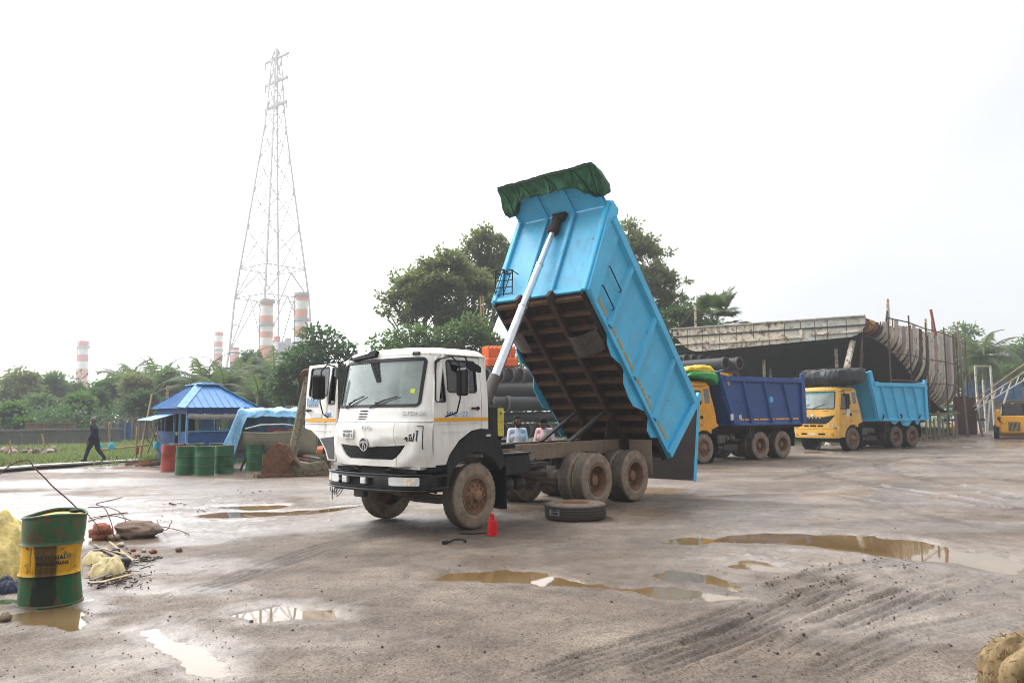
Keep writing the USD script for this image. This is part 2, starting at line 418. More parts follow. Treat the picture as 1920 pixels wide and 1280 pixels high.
def smooth01(x): x = np.clip(x, 0, 1); return x * x * (3 - 2 * x)


# tyre tracks: (pixel polyline, width in metres, depth)
TRACKS = [([(1205, 1280), (1330, 1222), (1440, 1178), (1530, 1140), (1600, 1112), (1690, 1090), (1775, 1066)], .46, .050),
          ([(1330, 1280), (1440, 1232), (1540, 1180), (1620, 1145), (1700, 1115), (1790, 1090), (1870, 1074)], .44, .046),
          ([(1090, 1290), (1240, 1238), (1370, 1195), (1460, 1155), (1530, 1118), (1590, 1092), (1650, 1078)], .40, .034),
          ([(1480, 1095), (1560, 1075), (1640, 1060), (1740, 1050)], .34, .026),
          ([(1420, 1120), (1500, 1092), (1580, 1066)], .36, .034),
          ([(1920, 958), (1800, 935), (1650, 912), (1560, 895), (1530, 884), (1570, 870), (1640, 862)], .5, .03),
          ([(1920, 938), (1840, 918), (1740, 900), (1680, 886), (1650, 872), (1700, 858), (1780, 846), (1850, 830), (1890, 812)], .5, .035),
          ([(1920, 905), (1850, 890), (1790, 874), (1760, 860), (1800, 845), (1860, 828), (1900, 815)], .5, .03),
          ([(1920, 1000), (1790, 975), (1650, 945), (1540, 925)], .4, .012),
                    ([(1530, 1290), (1640, 1228), (1740, 1188), (1930, 1150)], .42, .022), ([(960, 1290), (1120, 1235), (1300, 1185), (1420, 1140), (1500, 1105)], .42, .02), ([(1930, 1105), (1800, 1112), (1690, 1135), (1600, 1175), (1500, 1235)], .4, .018), ([(1300, 990), (1450, 965), (1600, 950), (1760, 945), (1930, 950)], .45, .018), ([(1260, 930), (1420, 905), (1560, 880), (1700, 850)], .45, .016),
          ([(300, 1130), (420, 1090), (600, 1030), (760, 990)], .5, .008)]
TRW = []
for pl, w, d in TRACKS:
    q = np.array([gnd(*p)[:2] for p in pl])
    s = np.r_[0, np.cumsum(np.hypot(*np.diff(q, axis=0).T))]
    from scipy.interpolate import PchipInterpolator
    ss = np.linspace(0, s[-1], max(int(s[-1] / .08), 8)); q = np.stack([PchipInterpolator(s, q[:, 0])(ss), PchipInterpolator(s, q[:, 1])(ss)], 1)
    TRW.append((q, ss, w, d))


def growing(lo, hi, c0, c1, step, k):
    """Coordinates that are step apart between c0 and c1 and grow by a factor outwards."""
    a = list(np.arange(c0, c1 + 1e-9, step)); up = [a[-1]]; s = step
    while up[-1] < hi: s *= k; up.append(up[-1] + s)
    dn = [a[0]]; s = step
    while dn[-1] > lo: s *= k; dn.append(dn[-1] - s)
    return np.array(dn[:0:-1] + a + up[1:])


gx = growing(-700, 700, -6.2, 8.2, .034, 1.035)
gy = [-30, -20, -12, -7, -4, -2, -.5, .8, 1.6, 2.2, 2.6]
while gy[-1] < 900: gy.append(gy[-1] + max(.022, .0062 * gy[-1]) * (1 if gy[-1] < 60 else 3))
gy = np.array(gy)
GX, GY = np.meshgrid(gx, gy); P2 = np.stack([GX.ravel(), GY.ravel()], 1); X3 = np.c_[P2, np.zeros(len(P2))]
hgt = (meshkit.fbm(X3 * [.55, .55, 1], 3, 3) - .5) * .055 + (meshkit.fbm(X3 * 2.6, 3, 11) - .5) * .022
near = (P2[:, 1] < 22) & (np.abs(P2[:, 0]) < 16)
hgt[near] += (meshkit.fbm(X3[near] * 9, 3, 5) - .5) * .016
pebn = meshkit.noise(X3[near] * 22, 31); hgt[near] += np.clip(pebn - .80, 0, 1) * .07
# flat where things stand
hgt *= 1 - .55 * smooth01((P2[:, 1] - 14) / 12)
wet = smooth01((meshkit.fbm(X3 * [.16, .3, 1], 4, 21) - .44) * 5)
tr_m = np.zeros(len(P2)); tr_s = np.zeros(len(P2)); tr_t = np.zeros(len(P2))
for q, ss, w, d in TRW:
    from scipy.spatial import cKDTree
    lo, hi = q.min(0) - w, q.max(0) + w
    idx = np.nonzero(np.all((P2 > lo) & (P2 < hi), axis=1))[0]
    dist, j = cKDTree(q).query(P2[idx]); tang = np.gradient(q, axis=0); tang /= np.linalg.norm(tang, axis=1, keepdims=True)
    rel = P2[idx] - q[j]; sgn = rel[:, 0] * -tang[j, 1] + rel[:, 1] * tang[j, 0]; along = ss[j] + (rel * tang[j]).sum(1)
    ok = (np.abs(sgn) < w * .85) & (dist < w)
    idx, sgn, along, j = idx[ok], sgn[ok], along[ok], j[ok]
    prof = smooth01((w * .5 - np.abs(sgn)) / .05); lip = np.exp(-((np.abs(sgn) - w * .56) / .05) ** 2)
    gap = smooth01((meshkit.noise(np.c_[along * .7, np.full(len(along), w * 77), along * 0], 2) - .25) * 4)
    end = smooth01(along / .6) * smooth01((ss[-1] - along) / .6)
    rib = .5 + .5 * np.cos(sgn / w * 2 * PI * 4.5 + 1.2 * np.sin(along * .8))
    hgt[idx] += (-d * prof * (.45 + .55 * rib) + d * .55 * lip) * (.35 + .65 * gap) * end
    tr_m[idx] = np.maximum(tr_m[idx], prof * gap * end * (.35 + .65 * rib)); tr_s[idx] = sgn; tr_t[idx] = along
inpud = np.full(len(P2), -9.0)
for k, poly in PUDW.items():
    c = (poly.min(0) + poly.max(0)) / 2; r = np.abs(poly - c).max(0) + .8
    idx = np.nonzero(np.all(np.abs(P2 - c) < r, axis=1))[0]; sd = sdist(P2[idx], poly)
    sd = sd + (meshkit.fbm(np.c_[P2[idx] * 4.0, P2[idx][:, :1] * 0], 4, 9) - .5) * .34 + {"far": -.05, "film": -.06, "corner": -.06, "drum": -.05}.get(k, .05)
    inpud[idx] = np.maximum(inpud[idx], sd)
pk = smooth01((inpud + .30) / .42)
hgt = hgt * (1 - .5 * pk) + np.where(pk > 0, -.036 * smooth01((inpud + .05) / .16) - .010 * pk + .006 * (1 - pk) * (pk > 0), 0)
wet = np.maximum(wet, .9 * smooth01((inpud + .55) / .6))
# the pale sheen across the left of the yard
for (px, py, rx, ry, a) in ((330, 985, 3.4, 2.6, 1.0), (150, 905, 5, 2.2, 1.0), (470, 915, 4, 2.5, .9), (330, 1060, 1.6, .8, .8), (240, 1230, .8, .5, .9), (1500, 960, 3.5, 1.3, .7), (1750, 985, 2.5, .9, .9), (1830, 880, 6, 4, .7), (620, 1200, 1.2, .5, .5)):
    c = gnd(px, py)[:2]; wet = np.maximum(wet, .78 * a * smooth01(1.25 - np.hypot((P2[:, 0] - c[0]) / rx, (P2[:, 1] - c[1]) / ry)))
# dry pale mud round the lorry
c = gnd(900, 1000)[:2]; dry = smooth01(1.3 - np.hypot((P2[:, 0] - c[0]) / 3.6, (P2[:, 1] - c[1]) / 2.4)); wet *= 1 - .8 * dry
verge = np.zeros(len(P2))
# left: marsh beyond the plank walk; right: grass beyond the road's edge
verge = np.maximum(verge, smooth01((P2[:, 1] - 28.2 + .14 * np.minimum(P2[:, 0] + 9, 0) * -1 * 0) / 1.2) * smooth01((-5.8 - P2[:, 0]) / 1.0))
EDGE = np.array([gnd(*p)[:2] for p in ((1250, 842), (1480, 836), (1640, 829), (1735, 823), (1790, 815), (1850, 806), (1880, 798), (1930, 792))])
EDGE = np.vstack([[-9, 33], EDGE, EDGE[-1] + (EDGE[-1] - EDGE[-2]) * 6])
ye = np.interp(P2[:, 0], EDGE[:, 0], EDGE[:, 1], left=33)
verge = np.maximum(verge, smooth01((P2[:, 1] - ye) / .5) * (P2[:, 0] > -7))
wet *= 1 - verge
hgt += verge * (.06 + .10 * (meshkit.fbm(X3 * [.4, .4, 1], 3, 8) - .4))
gverts = np.c_[P2, hgt]
nr, nc = GX.shape; ii, jj = np.meshgrid(np.arange(nr - 1), np.arange(nc - 1), indexing="ij")
gfaces = np.stack([ii * nc + jj, ii * nc + jj + 1, (ii + 1) * nc + jj + 1, (ii + 1) * nc + jj], -1).reshape(-1, 4)


def gz(x, y):
    """Height of the ground there."""
    i = np.clip(np.searchsorted(gy, y) - 1, 0, nr - 2); j = np.clip(np.searchsorted(gx, x) - 1, 0, nc - 2); Z = hgt.reshape(nr, nc)
    a = (y - gy[i]) / (gy[i + 1] - gy[i]); b = (x - gx[j]) / (gx[j + 1] - gx[j])
    return Z[i, j] * (1 - a) * (1 - b) + Z[i + 1, j] * a * (1 - b) + Z[i, j + 1] * (1 - a) * b + Z[i + 1, j + 1] * a * b


mat("mud", {"g": ("geometry", {}), "aw": ("attribute", {"attribute": "wet"}), "av": ("attribute", {"attribute": "verge"}), "am": ("attribute", {"attribute": "track"}), "at": ("attribute", {"attribute": "track_t"}),
            "n1": ("noise_texture", {"scale": .45, "detail": 7.0, "roughness": .62}), "n2": ("noise_texture", {"scale": 3.1, "detail": 7.0, "roughness": .66}),
            "n3": ("noise_texture", {"scale": 42.0, "detail": 6.0, "roughness": .78}), "v": ("voronoi_texture", {"scale": 16.0, "randomness": 1.0}), "vb": ("voronoi_texture", {"scale": 75.0}),
            "c1": ("rgb_ramp", {"ramp": [(.30, (.078, .055, .040)), (.5, (.154, .117, .089)), (.70, (.262, .212, .167))]}),
            "c2": ("rgb_ramp", {"ramp": [(.28, (.50, .47, .44)), (.52, (1, 1, 1)), (.76, (1.35, 1.33, 1.30))]}),
            "m1": ("mix_color", {"blend_type": "multiply", "fac": .85}),
            "c3": ("rgb_ramp", {"ramp": [(.38, (.30, .28, .26)), (.5, (1, 1, 1)), (.62, (1.7, 1.7, 1.7))]}), "m2": ("mix_color", {"blend_type": "multiply", "fac": .8}),
            "peb": ("map_range", {"from_min": .10, "from_max": .16, "to_min": 1.0, "to_max": 0.0, "clamp": True}), "pebc": ("math", {"math_type": "multiply"}),
            "pk": ("map_range", {"from_min": .60, "from_max": .66, "to_min": 0.0, "to_max": .8, "clamp": True}), "sv": ("separate_color", {}), "m3": ("mix_color", {"b": (.035, .030, .027)}),
            "wn": ("math", {"math_type": "multiply_add", "value2": .9, "value3": -.45}), "wa": ("math", {"math_type": "add"}), "wc": ("clamp", {}),
            "dk": ("map_range", {"from_min": 0.0, "from_max": 1.0, "to_min": 1.0, "to_max": .72, "clamp": True}), "m4": ("vector_math", {"math_type": "scale"}),
            "tk": ("map_range", {"from_min": 0.0, "from_max": 1.0, "to_min": 1.0, "to_max": .50, "clamp": True}), "m4b": ("vector_math", {"math_type": "scale"}),  # groove shade put into the colour: ruts darken where ribs press deepest
            "gc": ("rgb_ramp", {"ramp": [(.35, (.085, .068, .045)), (.5, (.06, .075, .025)), (.7, (.075, .11, .03))]}), "m5": ("mix_color", {}),
            "ro": ("map_range", {"from_min": .15, "from_max": .95, "to_min": .72, "to_max": .12, "clamp": True}),
            "tw": ("math", {"math_type": "multiply", "value2": 62.0}), "ts": ("math", {"math_type": "sine"}), "tm": ("math", {"math_type": "multiply"}),
            "b1": ("bump", {"strength": .7, "distance": .016}), "b2": ("bump", {"strength": .22, "distance": .02}), "hh": ("math", {"math_type": "multiply_add", "value2": .6}),
            "bs": ("map_range", {"from_min": .3, "from_max": 1.0, "to_min": .9, "to_max": .16, "clamp": True}),
            "p": ("principled_bsdf", {"specular_ior_level": .34})},
    [("g.position", "n1.vector"), ("g.position", "n2.vector"), ("g.position", "n3.vector"), ("g.position", "v.vector"), ("g.position", "vb.vector"),
     ("n1.fac", "c1.fac"), ("n2.fac", "c2.fac"), ("n3.fac", "c3.fac"), ("c1.color", "m1.a"), ("c2.color", "m1.b"), ("m1.result", "m2.a"), ("c3.color", "m2.b"),
     ("v.distance", "peb.value"), ("v.color", "sv.color"), ("sv.r", "pk.value"), ("peb.result", "pebc.value1"), ("pk.result", "pebc.value2"), ("m2.result", "m3.a"), ("pebc.value", "m3.fac"),
     ("n2.fac", "wn.value1"), ("aw.fac", "wa.value1"), ("wn.value", "wa.value2"), ("wa.value", "wc.value"), ("wc.result", "dk.value"), ("m3.result", "m4.vector1"), ("dk.result", "m4.scale"),
     ("am.fac", "tk.value"), ("m4.vector", "m4b.vector1"), ("tk.result", "m4b.scale"),
     ("n2.fac", "gc.fac"), ("m4b.vector", "m5.a"), ("gc.color", "m5.b"), ("av.fac", "m5.fac"), ("m5.result", "p.base_color"),
     ("wc.result", "ro.value"), ("ro.result", "p.roughness"), ("wc.result", "bs.value"), ("bs.result", "b1.strength"),
     ("at.fac", "tw.value1"), ("tw.value", "ts.value1"), ("ts.value", "tm.value1"), ("am.fac", "tm.value2"), ("vb.distance", "hh.value1"), ("n3.fac", "hh.value3"), ("hh.value", "b1.height"),
     ("tm.value", "b2.height"), ("b1.normal", "b2.normal"), ("b2.normal", "p.normal")])
gm = usdkit.mesh(stage, "/World/ground", (gverts, gfaces), M["mud"], smooth=True)
for nm, val in (("wet", wet), ("verge", verge), ("track", tr_m), ("track_t", tr_t)):
    UsdGeom.PrimvarsAPI(gm).CreatePrimvar(nm, Sdf.ValueTypeNames.FloatArray, "vertex").Set(Vt.FloatArray.FromNumpy(val.astype(np.float32)))
tag(gm.GetPrim(), "wet brown mud yard with tyre ruts and puddle hollows", "ground", kind="structure")

mat("puddle_water", {"g": ("geometry", {}), "n": ("noise_texture", {"scale": 1.1, "detail": 3.0}), "r": ("rgb_ramp", {"ramp": [(.35, (.060, .036, .014)), (.65, (.095, .062, .030))]}),
                     "nb": ("noise_texture", {"scale": 5.0, "detail": 2.0}), "b": ("bump", {"strength": .02, "distance": .01}), "p": ("principled_bsdf", {"roughness": .025, "ior": 1.38, "specular_ior_level": .7})},
    [("g.position", "n.vector"), ("n.fac", "r.fac"), ("r.color", "p.base_color"), ("g.position", "nb.vector"), ("nb.fac", "b.height"), ("b.normal", "p.normal")])
PUDL = {"long": "long brown puddle reflecting the parked dump trucks", "brown": "narrow muddy puddle in the middle of the foreground", "small": "small blue reflecting puddle behind the narrow muddy one",
        "streak": "tiny brown puddle between the long puddle and the tyre ruts", "pale": "small pale puddle left of the foreground gravel", "corner": "pale sky reflecting puddle in the bottom left corner",
        "drum": "olive puddle at the foot of the green and yellow drum", "far": "thin puddle with an orange reflection beside the white cab's front wheel", "film": "thin film of water behind the orange reflecting puddle"}
done = Polygon()
for k, poly in PUDW.items():
    pg = Polygon(poly).buffer(.22).simplify(.03).difference(done); pg = max(pg.geoms, key=lambda g: g.area) if hasattr(pg, "geoms") else pg; done = done.union(pg.buffer(.003)); mb = MB().poly(pg, .002, lambda v: v + [0, 0, WATER_Z - .002])
    obj("puddle", mb, M["puddle_water"], smooth=False, label=PUDL[k], cat="puddle", kind="structure")
# ------------------------------------------------------------------ wheels
def tyre_mesh(R=.52, W=.27, seat=.275, n=72, lugs=True):
    """Cross-section of a truck tyre about the y axis (outer side +y), with tread ribs and shoulder lugs."""
    h = W / 2
    pr = [(seat, -h * .78), (seat + .03, -h * .92), (R * .72, -h * 1.03), (R * .86, -h * 1.02), (R * .945, -h * .93), (R * .985, -h * .80)]
    k = len(pr)
    for i, y in enumerate(np.linspace(-.72, .72, 13)):
        pr.append((R - (.014 if i % 3 == 1 else 0) - .006 * abs(y) ** 2 * 2, h * y))
    pr += [(R * .985, h * .80), (R * .945, h * .93), (R * .86, h * 1.02), (R * .72, h * 1.03), (R * .70, h * 1.055), (R * .66, h * 1.05), (seat + .03, h * .92), (seat, h * .78)]
    pr = np.array(pr); lug = (np.abs(pr[:, 1]) > h * .6) & (pr[:, 0] > R * .93)

    def rf(i, a):
        s = np.ones(np.broadcast(i, a).shape)
        seg = (np.round(a / (2 * PI) * n).astype(int) % 2).astype(float)
        return s - .02 * lug[i] * seg if lugs else s
    m = MB().lathe(pr, (0, 0, 0), (0, 1, 0), n, rf); return m


def tyre_mud(v, R=.52):
    r = np.hypot(v[:, 0], v[:, 2]); side = smooth01((np.abs(v[:, 1]) - .085) / .05)
    return np.clip(side * (.95 - .35 * smooth01((r - R * .9) / .05)) + .28, 0, 1)


def put_tyre(parent, R=.52, W=.27, seat=.275, matname="tyre_muddy", name="tyre"):
    p = numbered(parent, name); v, f = arr(tyre_mesh(R, W, seat)); m = usdkit.mesh(stage, p, (v, f), M[matname], smooth=True)
    UsdGeom.PrimvarsAPI(m).CreatePrimvar("mud", Sdf.ValueTypeNames.FloatArray, "vertex").Set(Vt.FloatArray.FromNumpy(tyre_mud(v, R).astype(np.float32)))
    return p


def rim_front():
    m = MB(); h = .135
    m.lathe([(.285, h * .55), (.290, h * .95), (.275, h * .98), (.262, h * .60), (.235, h * .45), (.215, h * .62), (.150, h * .95), (.125, h * .97), (.118, h * 1.02), (.10, h * 1.05), (.0, h * 1.06)], (0, 0, 0), (0, 1, 0), 40)
    for k in range(10):
        a = k * PI / 5; c = np.array([.168 * math.cos(a), h * .86, .168 * math.sin(a)]); m.cyl(c, c + [0, .045, 0], .020, 6)
    for k in range(8):
        a = k * PI / 4 + .2; c = np.array([.232 * math.cos(a), h * .44, .232 * math.sin(a)]); m.cyl(c - [0, .01, 0], c + [0, .008, 0], .016, 8)
    m.lathe([(.085, h * 1.03), (.082, h * 1.4), (.06, h * 1.5), (0, h * 1.52)], (0, 0, 0), (0, 1, 0), 20)
    for k in range(6):
        a = k * PI / 3 + .3; c = np.array([.102 * math.cos(a), h * 1.0, .102 * math.sin(a)]); m.cyl(c, c + [0, .02, 0], .009, 6)
    return m


def rim_rear():
    m = MB(); h = .135
    m.lathe([(.285, h * .55), (.292, h * .95), (.274, h * .98), (.262, h * .5), (.252, -h * .5), (.235, -h * .75), (.14, -h * .85), (.115, -h * .8), (.112, h * .2), (.10, h * .45), (.075, h * .52), (0, h * .54)], (0, 0, 0), (0, 1, 0), 40)
    for k in range(10):
        a = k * PI / 5; c = np.array([.168 * math.cos(a), -h * .84, .168 * math.sin(a)]); m.cyl(c, c + [0, .035, 0], .017, 6)
    for k in range(8):
        a = k * PI / 4; c = np.array([.088 * math.cos(a), h * .47, .088 * math.sin(a)]); m.cyl(c, c + [0, .014, 0], .009, 6)
    return m


def wheel(parent, x, y, kind, tm="tyre_muddy", steer=0.0, W=.27):
    s = 1 if y > 0 else -1
    R = np.eye(4); a = steer; R[:3, :3] = [[math.cos(a), -math.sin(a), 0], [math.sin(a), math.cos(a), 0], [0, 0, 1]]
    if s < 0: R[:3, :3] = R[:3, :3] @ np.diag([-1, -1, 1])
    R[:3, 3] = (x, y, .52)
    w = sub(parent, "wheel", mat=R); put_tyre(w, W=W, matname=tm)
    if kind == "front": obj("rim", rim_front(), M["rim_mud"], w)
    elif kind == "rear": obj("rim", rim_rear(), M["rim_mud"], w)
    else: obj("rim", MB().lathe([(.285, -.1), (.262, -.06), (.25, .02), (.12, .03), (0, .03)], (0, 0, 0), (0, 1, 0), 24), M["rim_mud"], w)


# ------------------------------------------------------------------ the cab
DXY = np.array([0, .3, .6, .8, .93, 1.02, 1.08, 1.12, 1.14]); DXV = np.array([0, .012, .048, .095, .150, .205, .258, .315, .36])


class Cab:
    """A cab whose skin is x = front(z) - bow(y); z runs from the sill to the roof."""
    def __init__(s, xz, w=1.14, top=2.72, ws=(1.93, 2.64, .95), rear=-.29, sill=1.03):
        s.zs, s.xs = np.array([p[0] for p in xz]), np.array([p[1] for p in xz]); s.w = w; s.top = top; s.ws = ws; s.rear = rear; s.sill = sill
        from scipy.interpolate import PchipInterpolator
        s.fx = PchipInterpolator(s.zs, s.xs); s.fd = PchipInterpolator(DXY / 1.14 * w, DXV)

    def wz(s, z): return s.w - .07 * smooth01((np.asarray(z) - 1.85) / .95)

    def at(s, y, z, off=0.0):
        y, z = np.broadcast_arrays(np.asarray(y, float), np.asarray(z, float)); k = s.w / s.wz(z)
        def X(y, z): return s.fx(z) - s.fd(np.clip(np.abs(y) * k, 0, s.w))
        P = np.stack([X(y, z), y, z], -1)
        if np.any(off):
            e = 1e-3; n = np.stack([np.ones_like(y), -(X(y + e, z) - X(y - e, z)) / (2 * e), -(X(y, z + e) - X(y, z - e)) / (2 * e)], -1)
            P = P + n / np.linalg.norm(n, axis=-1, keepdims=True) * np.broadcast_to(off, y.shape)[..., None]
        return P

    def map(s, y0, z0, base=0.0):
        """fn for MB.poly and lettering: (a, b, h) -> skin point at y0 + a, z0 + b, h proud."""
        return lambda v: s.at(y0 + v[:, 0], z0 + v[:, 1], base + v[:, 2] + 1e-5)

    def skin(s, y0, y1, z0, z1, ny=12, nz_=10, off=0.0, t=.02):
        y, z = np.linspace(y0, y1, ny), np.linspace(z0, z1, nz_); Y, Z = np.meshgrid(y, z); return MB().slab(s.at(Y, Z, off + 1e-6)[:, :, :], t)


def refine(poly, d=.06):
    return poly.segmentize(d) if hasattr(poly, "segmentize") else poly


def skinpoly(cab, pts, depth, base=0.0, d=.07):
    """An outline in (y, z) laid on the cab's skin, cut fine enough to follow its curve."""
    P = pts if hasattr(pts, "exterior") else Polygon(pts); mb = MB(); y0, z0, y1, z1 = P.bounds
    for a in np.arange(math.floor(y0 / d) * d, y1, d):
        g = P.intersection(sbox(a, z0 - 1, a + d, z1 + 1))
        for q in getattr(g, "geoms", [g]):
            if q.geom_type == "Polygon" and q.area > 1e-6: mb.poly(q.segmentize(.08), depth, cab.map(0, 0, base))
    return mb


def rrect(x0, y0, x1, y1, r): return sbox(x0 + r, y0 + r, x1 - r, y1 - r).buffer(r, quad_segs=4)


def side_fn(y, s=1):
    """fn for MB.poly: outline (x, z) with thickness towards +y (or -y)."""
    return lambda v: np.stack([v[:, 0], y + s * v[:, 2], v[:, 1]], 1)


def lean(cab, s):
    """Leans a side panel inwards above the waist as the cab does."""
    def f(v):
        v = v.copy(); v[:, 1] -= s * (cab.w - cab.wz(v[:, 2])); return v
    return f


FRONT_A = [(1.00, 1.215), (1.06, 1.245), (1.2, 1.285), (1.4, 1.30), (1.6, 1.285), (1.675, 1.262), (1.72, 1.235), (1.80, 1.225), (1.90, 1.205), (1.95, 1.19), (2.3, 1.135), (2.64, 1.08), (2.72, 1.055)]
FRONT_B = [(.90, 1.24), (1.0, 1.255), (1.2, 1.26), (1.5, 1.25), (1.8, 1.225), (1.95, 1.20), (2.3, 1.16), (2.62, 1.12), (2.70, 1.10)]


def roof_mesh(cab, front_z, height=.15, over=.02):
    """A domed roof shell over the cab's plan outline."""
    z0 = front_z; n = 61
    ys = np.linspace(-1, 1, 41) * float(cab.wz(z0)); fr = cab.at(ys, np.full(41, z0))[:, :2]
    rear = np.array([[cab.rear, ys[-1]], [cab.rear, ys[0]]]); edge = np.vstack([fr, [[(fr[-1, 0] * (1 - t) + cab.rear * t), ys[-1]] for t in np.linspace(.15, .92, 8)], [[cab.rear + .03, ys[-1] - .02], [cab.rear, ys[-1] - .07]],
                       [[cab.rear, y] for y in np.linspace(ys[-1] * .85, ys[0] * .85, 9)], [[cab.rear, ys[0] + .07], [cab.rear + .03, ys[0] + .02]], [[cab.rear * (1 - t) + fr[0, 0] * t, ys[0]] for t in np.linspace(.08, .85, 8)]])
    c = np.array([(cab.rear + fr[20, 0]) / 2 + .02, 0]); rows = []
    for k, (q, h) in enumerate([(1.0, -.012), (1.012, .0), (1.005, .018), (.985, .05), (.95, .082), (.90, .104), (.80, .124), (.6, .142), (.35, .15), (.02, .152)]):
        pts = c + (edge - c) * q; sl = (pts[:, 0] - cab.rear) / (fr[20, 0] - cab.rear)
        rows.append(np.c_[pts, z0 + h / .152 * height * (.85 + .15 * np.clip(1.2 - sl * .6, 0, 1)) * np.ones(len(pts))])
    return MB().grid(np.array(rows), loop=True)


def mirror(parent, cab, side, x, z, h=.40, w=.19, y=1.36, down=True):
    s = side; m = MB(); m.box((x - .0, s * y, z), (.075, w, h), bev=.03); mm = obj("mirror", m, M["black_plastic"], parent)
    a = MB(); a.tube([(x + .20, s * (cab.wz(2.62) - .01), 2.63), (x + .17, s * (y - .06), 2.66), (x + .05, s * (y - .02), z + h * .5 + .06), (x + .045, s * y, z)], .013, 6)
    if down: a.tube([(x + .045, s * y, z), (x + .05, s * y, z - h * .5 - .05), (x + .08, s * (y - .04), z - .46), (x + .10, s * (cab.w), z - .52)], .013, 6)
    obj("mirror_arm", a, M["matt_black"], mm)
    obj("mirror_glass", MB().box((x - .040, s * y, z), (.004, w * .8, h * .86)), M["silver"], mm)


def wiper(parent, cab, y0, z0, y1, z1, blade=.5):
    a = cab.at(y0, z0, .03); b = cab.at(y1, z1, .045); m = MB().tube([cab.at(y0, z0, .0), a, b], .010, 6); p = obj("wiper", m, M["matt_black"], parent)
    d = nz(b - a); e = np.array([0, y1 - y0, (z1 - z0) * .6]); e /= np.linalg.norm(e); pts = [cab.at(y1 + t * e[1], z1 + t * e[2], .028) for t in np.linspace(-blade / 2, blade / 2, 7)]
    obj("wiper_blade", MB().tube(pts, .012, 5), M["rubber_trim"], p)


